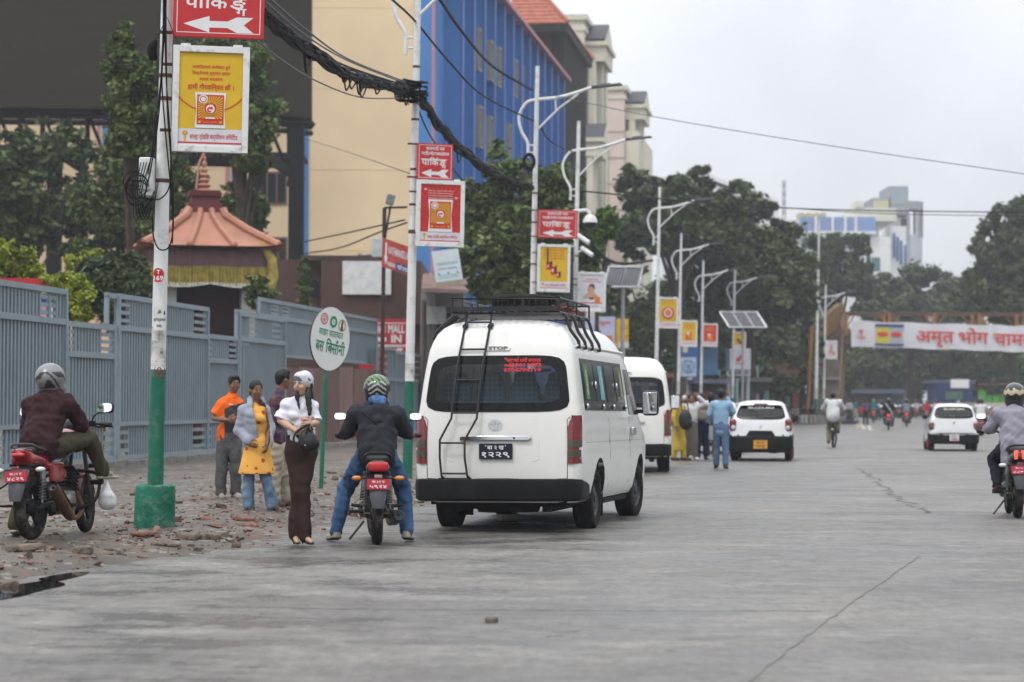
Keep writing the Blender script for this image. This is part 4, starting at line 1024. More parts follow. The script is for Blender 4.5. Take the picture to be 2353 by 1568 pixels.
tree('tall dark tree at the right edge above the footbridge',gp(2330,190),[(2335,520,62,55,190),(2355,490,30,30,190),(2290,580,50,60,190),(2350,620,70,80,188),(2262,655,58,58,190),(2240,700,50,40,188),(2310,700,90,50,188),(2400,560,70,90,190)],24000,.46,DARK,.5,'broadleaf_tree',TB)
for i,(u,v,ru,rv,Y,lb)in enumerate([(1990,850,70,70,250,'dark tree seen under the left end of the white banner'),(2110,830,80,60,262,'grey green tree seen under the middle of the white banner, above the far gate'),(2220,830,80,80,240,'dark tree seen under the right half of the white banner'),(2330,840,80,80,235,'dark tree seen under the banner at the right edge'),(1880,850,60,70,230,'dark tree behind the stairs of the footbridge'),(2190,690,50,50,280,'far grey tree left of the tall dark tree at the right edge')]):
 tree(lb,gp(u,Y),[(u,v,ru,rv,Y),(u-ru*.6,v+rv*.3,ru*.7,rv*.7,Y),(u+ru*.6,v+rv*.2,ru*.7,rv*.75,Y),(u,v-rv*.5,ru*.7,rv*.6,Y+3)],6500,.62,[DARK,GREYG,DARK,DARK,DARK,GREYG][i],.45,'broadleaf_tree','trees beyond the footbridge')
q_=[]
for i in range(40):
 u=1350+i*32+random.uniform(-10,10);Y=random.uniform(285,320);q_.append((P(u,random.uniform(850,900),Y),(7,6,random.uniform(5,8))))
o=leafobj('far_woods',q_,14000,.9,DARK,None,sub=8);tag(o,'dark mass of trees closing the far end of the street','woods',kind='stuff')
PAINT=mat('pole_white_paint',(.66,.67,.66),.55,var=.06,dirt=(.30,.29,.27),dscale=4,damt=.6)
SCRAP=mat('pole_paper_scraps',(.50,.49,.46),.9,var=.35,scale=9,dirt=(.05,.05,.05),dscale=14,damt=.9)
GREEN=mat('pole_green_paint',(.008,.125,.075),.42,var=.15,dirt=(.20,.22,.20),dscale=5,damt=.45)
CONG=mat('concrete_green_paint',(.012,.130,.080),.75,var=.3,dirt=(.22,.24,.21),dscale=7,damt=.6,bump=.8,bscale=22)
LAMPD=mat('lamp_head_grey',(.06,.065,.07),.5);CABLE=mat('black_cable',(.008,.008,.009),.7,spec=.15)
BAND=mat('rusty_band',(.10,.05,.035),.8)
LEAN=0.016
LD=(Vector((1,0,0)),)
def pole(label,u,Y,ztop=9.3,r0=.085,arm=True,base=False,green=1.65,scroll=True,name='lamp_pole',armlen=1.33,scraps=(1.7,2.35),bandz=()):
 b=gp(u,Y);b.z=ground_z(b.x,b.y);th=thing(name,b,label,'lamp pole' if arm else 'pole',group='white street poles with green feet',ry=LEAN)
 r=lambda z:r0*(1-.42*z/9.5)
 q=B();q.tube([(0,0,z)for z in(green,scraps[0],scraps[1],4.5,7,ztop)],[r(z)for z in(green,scraps[0],scraps[1],4.5,7,ztop)],20)
 for z in bandz:q.cyl((0,0,z-.02),(0,0,z+.02),r(z)+.006,n=16,mi=1)
 n=20
 for i,f in enumerate(q.f[:5*n]):
  if scraps[0]<=(q.v[f[0]][2]+q.v[f[2]][2])/2<=scraps[1]:q.m[i]=2
 q.build('shaft',[PAINT,BAND,SCRAP],th)
 q=B();q.tube([(0,0,-.2),(0,0,green)],[r(0)+.002,r(green)+.002],20);q.build('green_foot',GREEN,th)
 if base:
  q=B();q.lathe([(.21,-.15),(.212,.0),(.208,.2),(.211,.40),(.203,.435),(.18,.45),(0,.452)],(0,0,0),n=48);q.v=[tuple(Vector(v)*(1+.02*math.sin(v[2]*40+3*math.atan2(v[1],v[0]))*math.sin(5*math.atan2(v[1],v[0]))))for v in q.v];q.build('footing',CONG,th)
 if arm:
  za=ztop-.80;ex=Vector((CT,-ST,0));up=Vector((0,0,1))
  q=B();q.tube(catmull([up*za,ex*.5+up*(za+.05),ex*.95+up*(za+.17),ex*armlen+up*(za+.30)],5),[.042]*15+[.03],8);q.tube([up*(za-.75),ex*.55+up*(za-.2),ex*1.0+up*(za+.14)],.028,6);q.tube([ex*.45+up*za,ex*.47+up*(za-.28)],.02,6)
  if scroll:
   q.tube(catmull([up*za,ex*-.25+up*(za-.08),ex*-.42+up*(za-.4),ex*-.36+up*(za-.75),ex*-.2+up*(za-1.05),ex*-.19+up*(za-1.4)],6),.036,8)
   for k in(1.1,1.28):q.tube([up*(za-k),ex*-.2+up*(za-k)],.02,6)
  q.build('arm',PAINT,th)
  e0=ex*armlen+up*(za+.30);d=(ex*.62+up*.07).normalized();rr=Matrix.Rotation(-TH,3,'Z')@Matrix.Rotation(-R(6.5),3,'Y')
  q=B();q.box(e0+d*.06,(.16,.1,.075),rot=rr);q.box(e0+d*.42,(.62,.20,.055),rot=rr,taper=.85);q.box(e0+d*.30+up*.03,(.28,.13,.05),rot=rr);q.build('lamp_head',LAMPD,th,bev=.015)
 return th
pole('nearest pole, white over green on a round green concrete footing',357,25.2,11.4,base=True,arm=False,scraps=(1.68,2.10),bandz=(3.62,4.48,4.72))
pole('second white pole standing behind the van and the rider in the dark jacket',937,41.0,9.4,armlen=1.33,scraps=(1.7,1.95),bandz=(4.2,4.65,5.25,6.1,7.0))
pole('third white lamp pole, above the van roof with yellow poster',1217,57.8,9.35,scraps=(1.7,2.1),bandz=(4.6,5.6,6.3))
pole('fourth white lamp pole, close right of the third with cctv cameras',1315,67,9.15,bandz=(4.6,5.4))
pole('fifth white lamp pole, in front of the large dark tree',1505,91,9.5)
pole('sixth white lamp pole with the disc poster on its left',1557,114,9.3)
pole('seventh white lamp pole with the small red poster',1609,128,8.9)
pole('eighth white lamp pole, beside the white sign box with the red wing',1682,141,9.2)
pole('tall plain white pole left of the footbridge stairs',1874,158,13.4,arm=False,r0=.13)
pole('lamp pole standing by the left end of the footbridge',1892,162,9.3)
pole('far lamp pole partly hidden by the footbridge stairs',1906,186,8.6)
RED=mat('sign_red',(.50,.028,.030),.45,var=.05,dirt=(.40,.03,.03),dscale=1.2,damt=.4);SWHITE=mat('sign_white',(.70,.70,.69),.5,var=.04)
YEL=mat('poster_yellow',(.62,.40,.018),.5,var=.05);PRED=mat('poster_red',(.56,.035,.025),.5,var=.05);ORNG=mat('poster_orange',(.62,.16,.02),.5);PALE=mat('poster_pale',(.60,.60,.64),.5,var=.04);GOLD=mat('poster_gold',(.66,.42,.05),.5);SKIN_P=mat('poster_skin',(.50,.28,.19),.6);INK=mat('ink_black',(.02,.02,.022),.6);BLUEI=mat('ink_blue',(.03,.06,.25),.6)
FRAMEW=mat('frame_white',(.68,.68,.67),.5,var=.05,dirt=(.22,.21,.2),dscale=7,damt=.6)
def signbox(name,label,cat,u0,v0,u1,v1,Y,yaw=6.6,th=.06,border=.0,face=None,group=None,shear=True):
 c=P((u0+u1)/2,(v0+v1)/2,Y);k=scl(Y);a=R(yaw)
 w,h=(u1-u0)/k/math.cos(a),(v1-v0)/k
 t=thing(name,c,label,cat,rz=a,group=group,ry=LEAN)
 fr=(Vector((0,0,0)),Vector((1,0,0)),Vector((0,0,1)),Vector((0,-1,0)))
 return t,fr,w,h
def pix(fr,w,h):return fr
LAM='कर्मचारी'
def packet(q,fr,cx,cy,w,h,d,burst=GOLD):
 q.flat(fr,[(cx-w*.55,cy-h*.55),(cx-w*.5,cy),(cx-w*.56,cy+h*.54),(cx+w*.56,cy+h*.54),(cx+w*.5,cy),(cx+w*.55,cy-h*.55)],d,2)
 q.rect(fr,cx-w*.48,cy-h*.44,cx+w*.48,cy+h*.47,d+.003,1)
 n=34;oy=cy+h*.06
 for i in range(n):
  a0,a1=2*math.pi*(i-.27)/n,2*math.pi*(i+.27)/n
  def edge(a):
   x,y=math.cos(a),math.sin(a);s=min((w*.44)/max(abs(x),1e-6),((h*.36)if y>0 else(h*.32))/max(abs(y),1e-6));return(cx+x*s,oy+y*s)
  q.flat(fr,[(cx+w*.2*math.cos(a0),oy+w*.2*math.sin(a0)),edge(a0),edge(a1),(cx+w*.2*math.cos(a1),oy+w*.2*math.sin(a1))],d+.006,3)
 q.disc(fr,cx,oy,w*.24,d+.008,1);q.ring(fr,cx,oy,w*.225,w*.25,d+.010,3);q.disc(fr,cx,oy-w*.03,w*.155,d+.010,2)
 q.text(fr,'आयो नून',cx,oy+w*.15,w*.07,d+.012,3,w=w*.3,bold=.01)
 q.ring(fr,cx-w*.02,oy-w*.06,w*.04,w*.10,d+.012,1,a0=.6,a1=5.4);q.disc(fr,cx+w*.04,oy,w*.05,d+.013,1)
 q.rect(fr,cx-w*.16,cy-h*.27,cx+w*.16,cy-h*.225,d+.012,2)
 q.disc(fr,cx-w*.26,cy+h*.33,w*.16,d+.012,2);q.ring(fr,cx-w*.26,cy+h*.33,w*.09,w*.12,d+.014,1)
 for s in(-1,1):q.disc(fr,cx+s*w*.38,cy-h*.37,w*.05,d+.010,3)
 q.text(fr,'साल्ट ट्रेडिङ',cx,cy-h*.39,h*.035,d+.010,3,w=w*.5)
def poster(label,u0,v0,u1,v1,Y,style,yaw=6.6,poleside=-1):
 t,fr,w,h=signbox('pole_poster',label,'poster',u0,v0,u1,v1,Y,yaw,group='framed posters on the street poles')
 f=.085*w;q=B();D=.055
 for x0,y0,x1,y1 in((-w/2,-h/2,-w/2+f,h/2),(w/2-f,-h/2,w/2,h/2),(-w/2+f,h/2-f,w/2-f,h/2),(-w/2+f,-h/2,w/2-f,-h/2+f)):q.bx(x0,-D,y0,x1,D*.6,y1)
 for x in(-.34,.34):q.bx(x*w-.05,-D*.5,h/2,x*w+.05,D*.4,h/2+.025)
 for x in(-.30,.30):q.cyl((x*w,-D-.008,-h/2+f*.4),(x*w,-D,-h/2+f*.4),.012,n=8)
 q.build('frame',FRAMEW,t,bev=.006)
 for y in(.32,-.3):q=B();q.bx(-w/2-.12,-.015,y*h-.015,-w/2,.02,y*h+.015);q.build('bracket',BAND,t)
 iw,ih=w/2-f,h/2-f;z=D*.55;e=.002 if Y<70 else .008
 q=B();bg_={'Y':3,'R':1,'W':4}[style[0]];q.bx(-iw,-z,-ih,iw,-z+.02,ih,bg_);o=.004
 bh=ih*.36 if style!='W' else 0
 if bh:
  q.rect(fr,-iw,-ih,iw,-ih+bh,z+.002,4);q.rect(fr,-iw,-ih+.02*h,iw,-ih+.035*h,z+.004,1)
  tx=-iw*.78;ty=-ih+bh*.55
  q.flat(fr,[(tx-.008,ty-bh*.3),(tx+.008,ty-bh*.3),(tx+.016,ty+bh*.1),(tx-.016,ty+bh*.1)],z+.005,3);q.disc(fr,tx,ty+bh*.2,.035*w,z+.005,1,12,.028*w);q.disc(fr,tx,ty+bh*.2,.024*w,z+.007,3,12)
  q.text(fr,'साल्ट ट्रेडिङ कर्पोरेशन लिमिटेड',iw*.12,ty-bh*.14,bh*.26,z+.005,1,w=iw*1.5,bold=.01)
 if style=='YP':
  for i,s in enumerate(('आयोडिनको कमीबाट हुने','विकृतीलाई शुन्यमा झार्न','सफल भएकोमा')):q.text(fr,s.replace('ोडि','ोिड').replace('वि','िव'),0,ih*(.66-.13*i),ih*.062,z+o,1,w=iw*(1.2 if i<2 else .74),bold=.012)
  q.text(fr,'हामी गौरवािन्वत छौं ।',0,ih*.21,ih*.10,z+o,1,w=iw*1.45,bold=.016)
  q.ring(fr,0,ih*.50,iw*1.235,iw*1.275,z+o,1,40,math.pi*1.20,math.pi*1.80,.9);packet(q,fr,0,-ih*.235,iw*.88,ih*.70,z+.008)
 elif style=='RP':
  n=40
  for i in range(n):
   a0,a1=2*math.pi*i/n,2*math.pi*(i+.5)/n
   def ed(a):x,y=math.cos(a),math.sin(a);s=min(iw/max(abs(x),1e-6),(ih*(.98 if y>0 else .6))/max(abs(y),1e-6));return(x*s,-.02*h+y*s)
   q.flat(fr,[(0,-.02*h),ed(a0),ed(a1)],z+.002,9)
  for i in range(4):q.text(fr,'हामीले नूनमा आयोडिन मिसाएर स्वस्थ',0,ih*(.76-.085*i),ih*.035,z+o,2,w=iw*1.25)
  q.text(fr,'“',-iw*.75,ih*.70,ih*.16,z+o,2,bold=.03);q.text(fr,'”',iw*.78,ih*.42,ih*.16,z+o,2,bold=.03)
  packet(q,fr,0,-ih*.07,iw*1.1,ih*1.02,z+.008)
 elif style=='YB':
  for i in range(4):q.text(fr,'नेपाल सरकार आयो नून वितरण',0,ih*(.82-.13*i),ih*.06,z+o,1,w=iw*1.5,bold=.012)
  for i,(x,y,s)in enumerate(((-.34,.12,.30),(0,-.10,.30),(.36,-.30,.22))):
   s*=iw;x*=iw;y*=ih
   q.rect(fr,x-s*.7,y-s,x+s*.2,y+s,z+.004,1);q.flat(fr,[(x+s*.2,y-s),(x+s*.75,y-s*.7),(x+s*.75,y+s*1.15),(x+s*.2,y+s)],z+.004,6);q.flat(fr,[(x-s*.7,y+s),(x+s*.2,y+s),(x+s*.75,y+s*1.15),(x-s*.1,y+s*1.18)],z+.004,5);q.rect(fr,x-s*.5,y-s*.3,x-s*.1,y+s*.3,z+.006,2)
  q.rect(fr,-iw*.5,ih*.1,-iw*.4,ih*.95,z+.006,6)
 elif style=='YD':
  q.text(fr,'नुनमा आयोडिन',0,ih*.68,ih*.14,z+o,5,w=iw*1.2,bold=.012);q.disc(fr,0,0,iw*.72,z+e*2,1,r2=iw*.72);q.ring(fr,0,0,iw*.36,iw*.50,z+e*4,2);q.rect(fr,-iw*.24,-iw*.26,iw*.24,iw*.28,z+e*5,7);q.text(fr,'आयो नून',0,iw*.54,iw*.1,z+e*4,2,w=iw*.6,bold=.02)
 elif style in('YS','RS'):
  for i in range(3):q.text(fr,'आयोडिन युक्त नून',0,ih*(.72-.15*i),ih*.07,z+e,5 if style=='RS' else 1,w=iw*1.3,bold=.012)
  q.rect(fr,-iw*.42,-ih*.55,iw*.42,ih*.12,z+e,7 if style=='RS' else 1);q.disc(fr,-iw*.12,ih*.02,iw*.2,z+e*2,2);q.ring(fr,.05*iw,-ih*.25,iw*.12,iw*.24,z+e*2,3)
 elif style=='YF':
  q.flat(fr,[(-iw*.5,ih*.1),(-iw*.2,ih*.35),(iw*.6,-ih*.35),(iw*.3,-ih*.6),(-iw*.3,-ih*.25)],z+e,6);q.flat(fr,[(-iw*.4,ih*.0),(0,-.1*ih),(iw*.2,-.45*ih),(-iw*.2,-ih*.3)],z+e*2,1);q.text(fr,'पोषण',0,ih*.66,ih*.14,z+e,1,w=iw,bold=.012)
 elif style=='W':
  for i in range(2):q.text(fr,'आयोडिनयुक्त नून खाऔं',0,ih*(.70-.14*i),ih*.07,z+o,1,w=iw*(1.0 if i==0 else 1.5),bold=.015)
  q.flat(fr,[(-iw*.75,-ih*.42),(-iw*.62,-ih*.2),(-iw*.3,-ih*.02),(iw*.2,-ih*.02),(iw*.5,-ih*.2),(iw*.66,-ih*.42),(iw*.2,-ih*.34),(-iw*.2,-ih*.36)],z+o,8)
  q.disc(fr,-iw*.06,ih*.16,iw*.30,z+.006,8,24,iw*.36);q.flat(fr,[(-iw*.3,ih*.24),(-iw*.2,ih*.42),(iw*.06,ih*.48),(iw*.26,ih*.38),(iw*.28,ih*.14),(iw*.18,ih*.22),(0,ih*.34),(-iw*.2,ih*.3)],z+.008,6)
  q.rect(fr,-iw*.2,-ih*.42,iw*.2,-ih*.32,z+.007,6);q.rect(fr,iw*.28,-ih*.62,iw*.72,-ih*.28,z+.008,7);q.rect(fr,-iw,-ih*.66,iw*.9,-ih*.60,z+.004,1);q.text(fr,'साल्ट ट्रेडिङ',0,-ih*.86,ih*.07,z+.004,1,w=iw*1.2)
 q.build('panel',[FRAMEW,PRED,SWHITE,YEL,PALE,GOLD if style!='YD' else ORNG,mat('poster_dark',(.05,.03,.03)),ORNG,SKIN_P,mat('poster_deep_red',(.42,.022,.02),.5)],t,smooth=False)
 return t
poster('yellow poster with a red salt packet, white frame, on the nearest pole',397,107,571,352,25.1,'YP')
poster('red poster with a salt packet, white frame, on the second pole',956,415,1066,568,40.9,'RP',12)
poster('yellow poster with three red cubes on the third pole',1234,562,1310,672,57.7,'YB')
poster('pale poster of a child with chin on hands, on the fourth pole',1326,626,1392,717,66.8,'W')
poster('yellow poster with a red disc, between the fifth and sixth poles',1511,684,1558,755,93,'YD')
poster('small yellow poster with a red square on the sixth pole',1563,737,1602,797,113.5,'YS')
poster('small red poster on the seventh pole',1613,744,1649,797,127.5,'RS')
poster('small yellow poster with dark leaf shape, on the eighth pole',1683,763,1714,802,140.5,'YF')
poster('pale poster with a red square left of the footbridge banner',1896,783,1924,825,161,'W')
def arrow(q,fr,x0,x1,y,h,d,mi):
 L=x1-x0;q.flat(fr,[(x0,y),(x0+L*.37,y-h*.5),(x0+L*.37,y-h*.2),(x0+L*.63,y-h*.2),(x0+L*.76,y-h*.47),(x1,y-h*.47),(x0+L*.86,y),(x1,y+h*.47),(x0+L*.76,y+h*.47),(x0+L*.63,y+h*.2),(x0+L*.37,y+h*.2),(x0+L*.37,y+h*.5)],d,mi)
def parking(label,u0,v0,u1,v1,Y,yaw):
 t,fr,w,h=signbox('parking_sign',label,'sign',u0,v0,u1,v1,Y,yaw,group='red parking signs on the street poles')
 q=B();q.bx(-w/2,-.05,-h/2,w/2,.05,h/2);z=.052
 i=.04*w
 for x0,y0,x1,y1 in((-w/2+i,h/2-i-.008,w/2-i,h/2-i),(-w/2+i,-h/2+i,w/2-i,-h/2+i+.008),(-w/2+i,-h/2+i,-w/2+i+.008,h/2-i),(w/2-i-.008,-h/2+i,w/2-i,h/2-i)):q.rect(fr,x0,y0,x1,y1,z,1)
 q.text(fr,'काठमाडौं मल',0,h*.32,h*.085,z,1,w=w*.52,bold=.02);q.text(fr,'गाडी/मोटरसाईकल',0,h*.18,h*.085,z,1,w=w*.78,bold=.02)
 y0,hh=-h*.10,h*.165
 q.text(fr,'पा',-w*.265,y0,hh,z,1,w=w*.22,bold=.035);q.text(fr,'िक',-w*.03,y0,hh,z+.001,1,w=w*.26,bold=.035);q.text(fr,'ङ',w*.21,y0,hh,z,1,w=w*.19,bold=.035);q.text(fr,'ग',w*.245,y0-hh*.55,hh*.62,z+.002,1,w=w*.12,bold=.04)
 q.ring(fr,w*.06,y0+hh*1.12,hh*.10,hh*.19,z,1,12,.3,3.6)
 q.rect(fr,-w*.40,y0+hh*.93,w*.33,y0+hh*1.04,z+.002,1)
 arrow(q,fr,-w*.385,w*.385,-h*.325,h*.23,z,1)
 q.build('panel',[RED,SWHITE],t,smooth=False)
 for z in(.45,-.47):q=B();q.bx(-w/2-.16,-.02,h*z,-w/2,.02,h*z+.03);q.build('bracket',BAND,t)
parking('red parking sign with a white arrow, cut off by the top edge',400,-78,607,88,25.1,6)
parking('red parking sign with a white arrow on the second pole',958,331,1039,414,40.9,14)
parking('red parking sign with a white arrow on the third pole',1235,483,1327,548,57.7,4)
Yp=25.1
def onpole(u,v,Y=25.2):return P(u,v,Y)
c=P(364,633,Yp-.075);t=thing('number_plate_disc',c,'red sticker reading T 169 on the nearest pole','sticker');fr=(Vector(),Vector((1,0,0)),Vector((0,0,1)),Vector((0,-1,0)))
def wrapdraw(q,r,cy):
 q.v=[(r*math.sin(x/r),cy+r*(1-math.cos(x/r))+y,z)for x,y,z in q.v]
q=B();q.flat(fr,[(x*.062,y*.075)for x,y in((-.7,-.9),(-.1,-1),(.6,-.9),(.95,-.4),(1,.4),(.6,.85),(0,1),(-.6,.9),(-.95,.4),(-.95,-.4))],.003,0);q.text(fr,'T',0,.014,.042,.005,1,bold=.03);q.text(fr,'169',0,-.05,.045,.005,1,w=.105,bold=.03);wrapdraw(q,.085,0);q.build('disc',[RED,SWHITE],t,smooth=False)
c=P(366,732,Yp-.074);t=thing('paper_notice',c,'white paper with black Devanagari prayer pasted on the nearest pole','notice')
q=B()
for i in range(8):q.rect(fr,-.075+i*.01875,-.125,-.075+(i+1)*.01875,.13,.003,0)
q.text(fr,'ॐ',.0,.045,.035,.005,1,bold=.02);q.text(fr,'बागेश्वराय',0,-.03,.032,.005,1,w=.14,bold=.01);q.text(fr,'नमः',.0,-.095,.032,.005,1,bold=.01);q.flat(fr,[(.045,.04),(.065,.04),(.062,.07),(.056,.085),(.048,.065)],.005,1);q.rect(fr,-.03,.10,.04,.104,.005,1);q.rect(fr,-.05,.09,.05,.093,.005,1)
wrapdraw(q,.082,0);q.build('sheet',[mat('paper',(.62,.62,.60),.9),INK],t,smooth=False)
c=P(366,855,Yp-.09);t=thing('painted_number',c,'red painted figure eight in brackets on the nearest pole','painted mark')
q=B();q.ring(fr,0,.025,.012,.024,.004,0);q.ring(fr,0,-.026,.016,.029,.004,0);q.ring(fr,.0,0,.060,.068,.004,0,a0=2.3,a1=3.9,sy=1.1);q.ring(fr,0,0,.060,.068,.004,0,a0=-.8,a1=.8,sy=1.1);wrapdraw(q,.084,0);q.build('brush_mark',mat('mark_red',(.22,.02,.02),.7),t,smooth=False)
c=P(338,408,Yp);k=scl(Yp)
t=thing('utility_box',c,'white weathered utility box with cables on the nearest pole','utility box')
q=B();q.box((0,0,0),(33/k,.16,90/k));q.box((.0,-.085,-.05),(26/k,.03,40/k));q.build('case',FRAMEW,t,bev=.02)
q=B()
for i in range(6):
 rr=random.uniform(.07,.16);cz=random.uniform(-.2,-.05);cxx=random.uniform(-.13,-.02);q.tube(catmull([(cxx+rr*math.cos(a)*random.uniform(.8,1.1),-.12-.02*i,cz+rr*math.sin(a)*random.uniform(.8,1.3))for a in np.linspace(0,5.6,8)],5),.006,5)
for i in range(5):q.tube(catmull([(-.08+.03*i,-.1,.15),(-.12+.02*i,-.12,-.2),(-.10+.04*i,-.12,-.45),(.05+.02*i,-.1,-.25+.05*i)],5),.005,5)
q.build('loose_cable',CABLE,t)
t=thing('cable_run',P(375,300,Yp),'loose black cables running down the nearest pole past the poster','cables');q=B()
for i,pts in enumerate([[(380,-40),(379,60),(372,180),(380,300),(393,440),(398,520),(388,568),(365,572),(352,540),(351,500)],[(383,-40),(380,90),(383,200),(392,330),(391,420),(372,455),(345,458),(320,450)],[(376,-40),(374,100),(365,260),(348,380),(330,460)],[(378,-40),(376,80),(368,200),(352,330),(340,400)],[(381,-40),(382,120),(385,260),(394,380),(398,470),(396,560)],[(384,40),(405,90)],[(374,60),(350,110)]]):
 q.tube(catmull([P(u,v,Yp-.11-.008*i)for u,v in pts],7),.0075 if i<5 else .004,6)
q.tube(catmull([P(358,92,Yp-.02),P(349,110,Yp-.02),P(352,130,Yp-.02),P(362,132,Yp-.02)],5),[.02,.035,.04,.045,.05,.05,.05,.05,.05,.05,.05,.045,.04,.035,.03,.02],8)
q.build('cable',CABLE,t,True)
def wire(label,pts,r,twist=0,group='thin overhead wires'):
 pp=[P(u,v,Y)for u,v,Y in pts];th=thing('overhead_wire',(pp[0].x,pp[0].y,0),label,'wire',group=group);q=B();C=catmull(pp,16)
 if twist:
  for s in(0,math.pi):q.tube([p+Vector((math.cos(i*1.1+s),0,math.sin(i*1.1+s)))*r for i,p in enumerate(catmull(pp,60))],r,5)
 else:q.tube(C,r,5)
 q.build('strand',CABLE if r>.013 else mat('grey_wire',(.06,.06,.065),.5),th,True)
def bundle(label,pts,n,sp,r,seed,ties=9,frayed=0):
 rr=random.Random(seed);pp=[P(u,v,Y)for u,v,Y in pts];th=thing('cable_bundle',(pp[0].x,pp[0].y,0),label,'cable bundle',group='thick black cable bundles between poles');q=B();C=catmull(pp,14);N=len(C)
 for k in range(n):
  a=rr.uniform(0,6.28);ra=sp*rr.random()**.6;ph,fq,am=rr.uniform(0,6),rr.uniform(.15,.5),rr.uniform(.2,.9)*sp
  q.tube([p+Vector((math.cos(a)*ra*.6,math.sin(a+1)*.03,math.sin(a)*ra))*(.5+.5*math.sin(math.pi*min(1,max(0,i/N))))+Vector((0,0,am*.7*math.sin(i*fq+ph)))for i,p in enumerate(C)],r*rr.uniform(.6,1.3),5)
 for k in range(ties):
  i=int((k+.5)/ties*(N-2))+1;q.tube([C[i-1],C[i],C[i+1]],[sp*.5,sp*.95,sp*.5],8)
 for k in range(frayed):
  i=rr.randrange(N//3,N-4);d=rr.uniform(.5,1.6)*sp*2.2;q.tube(catmull([C[i],C[i+1]-Vector((0,0,d)),C[i+2]-Vector((0,0,d*.9)),C[min(N-1,i+4)]],5),r*.7,5)
 q.build('strands',CABLE,th,True)
bundle('sagging bundle of black cables from the nearest pole to the second',[(590,20,25.6),(640,62,28),(720,120,31.5),(800,168,35),(880,196,38.5),(945,208,40.8)],20,.085,.019,3,16,16)
bundle('thick drooping bundle of black cables from the second pole to the third',[(945,208,40.8),(975,240,43),(1010,290,46),(1060,345,49.5),(1120,390,53),(1175,418,55.5),(1224,430,57.6)],15,.095,.022,5,14,10)
bundle('cable bundle hanging between the fourth and fifth poles',[(1330,500,67),(1350,545,70),(1385,590,76),(1430,606,83),(1500,600,90)],6,.07,.025,7,6)
t=thing('cable_knot',P(945,207,40.7),'tangled knot of black cables around the second pole','cable tangle');q=B()
for i in range(34):
 a=random.uniform(0,6.28);rr=random.uniform(.12,.26);z=random.uniform(-.16,.16);tl=random.uniform(-.7,.7)
 q.tube(catmull([(rr*math.cos(a+x)*1.1,rr*.9*math.sin(a+x),z+tl*rr*math.sin(x)*.6+random.uniform(-.03,.03))for x in np.linspace(0,random.uniform(3,6),6)],4),random.uniform(.008,.018),5)
for i in range(10):a=random.uniform(3.2,6.2);q.tube(catmull([(0,-.1,0),(.14*math.cos(a),-.15,.18*math.sin(a)),(.3*math.cos(a+.3),-.15,.3*math.sin(a))],4),.008,4)
q.build('strands',CABLE,t)
for i,(lb,pts,r,tw)in enumerate([('uppermost of the thin wires above the thick bundle left of the second pole',[(610,5,25.5),(700,80,30),(800,140,35),(940,196,40.8)],.011,0),('second of the thin wires above the thick bundle left of the second pole',[(610,-12,25.5),(700,66,30),(800,136,35),(940,192,40.8)],.013,0),('third thin wire above the thick bundle, ending at the cable knot',[(610,22,25.5),(690,88,30),(790,150,35),(940,200,40.8)],.015,0),('pale thin wire hanging lowest between the first two poles',[(590,92,25.5),(650,140,28),(730,188,32),(830,224,36.5),(940,226,40.8)],.011,0),('dark wire from the top edge across the second pole to the third',[(900,-2,36),(955,50,41),(1030,140,46),(1110,220,52),(1220,275,57.6),(1228,276,57.8)],.020,0),('twisted cable from the top edge over the blue wall to the third pole',[(1005,-10,41),(1060,70,46),(1130,150,52),(1222,207,57.6)],.018,1),('long wire crossing the sky from the third pole to the right edge',[(1236,212,57.8),(1500,268,56),(1900,334,54),(2380,404,52)],.009,0),('long dark wire from the fourth pole over the trees to the right edge',[(1322,438,67),(1600,464,78),(1900,482,90),(2380,489,104)],.024,0),('faint lower wire just under the long dark wire at the right',[(1700,470,90),(2000,490,96),(2380,498,104)],.016,0),('thin wire from the third pole down to the fourth',[(1238,285,57.8),(1260,320,61),(1290,340,64),(1316,348,67)],.016,0),('wire sagging from the second pole toward the third below the bundle',[(955,240,41),(1000,330,46),(1090,440,52),(1180,468,55.5),(1222,452,57.6)],.014,0),('pale wire across the beige wall under the second pole sign',[(704,320,80),(800,350,70),(930,395,44),(938,398,41)],.010,0),('upper slack wire crossing the beige wall toward the floodlight post',[(690,558,86),(800,535,70),(930,506,60)],.022,0),('lower slack wire crossing the beige wall toward the floodlight post',[(690,585,86),(780,570,75),(870,535,64),(935,512,60)],.022,0)]):
 wire(lb,pts,r,tw)
t=thing('cable_coil',P(1216,373,57.5),'round black coil of cable hung on the third pole','cable coil');q=B()
for i in range(12):
 r_=random.uniform(.11,.19);q.tube([(r_*.8*math.cos(a),-.12+random.uniform(-.03,.03),r_*1.15*math.sin(a))for a in np.linspace(0,6.28,20)[:-1]],.016,5,closed=True)
q.build('strands',CABLE,t)
t=thing('cable_coil',P(1891,804,161.5),'black coil of cable on the lamp pole by the footbridge','cable coil');q=B()
for i in range(10):
 r_=random.uniform(.28,.52);q.tube([(r_*.8*math.cos(a),-.2+random.uniform(-.05,.05),r_*math.sin(a))for a in np.linspace(0,6.28,20)[:-1]],.06,5,closed=True)
q.build('strands',CABLE,t)
CW=mat('cctv_white',(.68,.68,.66),.4)
t=thing('dome_camera',P(1352,497,66.6),'white dome cctv camera on an arm of the fourth pole','camera');q=B();q.tube([(-.42,0,.12),(-.05,0,.17),(.05,0,.05)],.05,8);q.lathe([(0,.08),(.12,.04),(.19,-.08),(.2,-.16)],(.05,0,-.02),n=18);q.build('housing',CW,t);q=B();q.lathe([(.19,-.16),(.17,-.24),(.1,-.32),(0,-.34)],(.05,0,-.02),n=18);q.build('lens_dome',mat('dome_dark',(.02,.02,.02),.1),t)
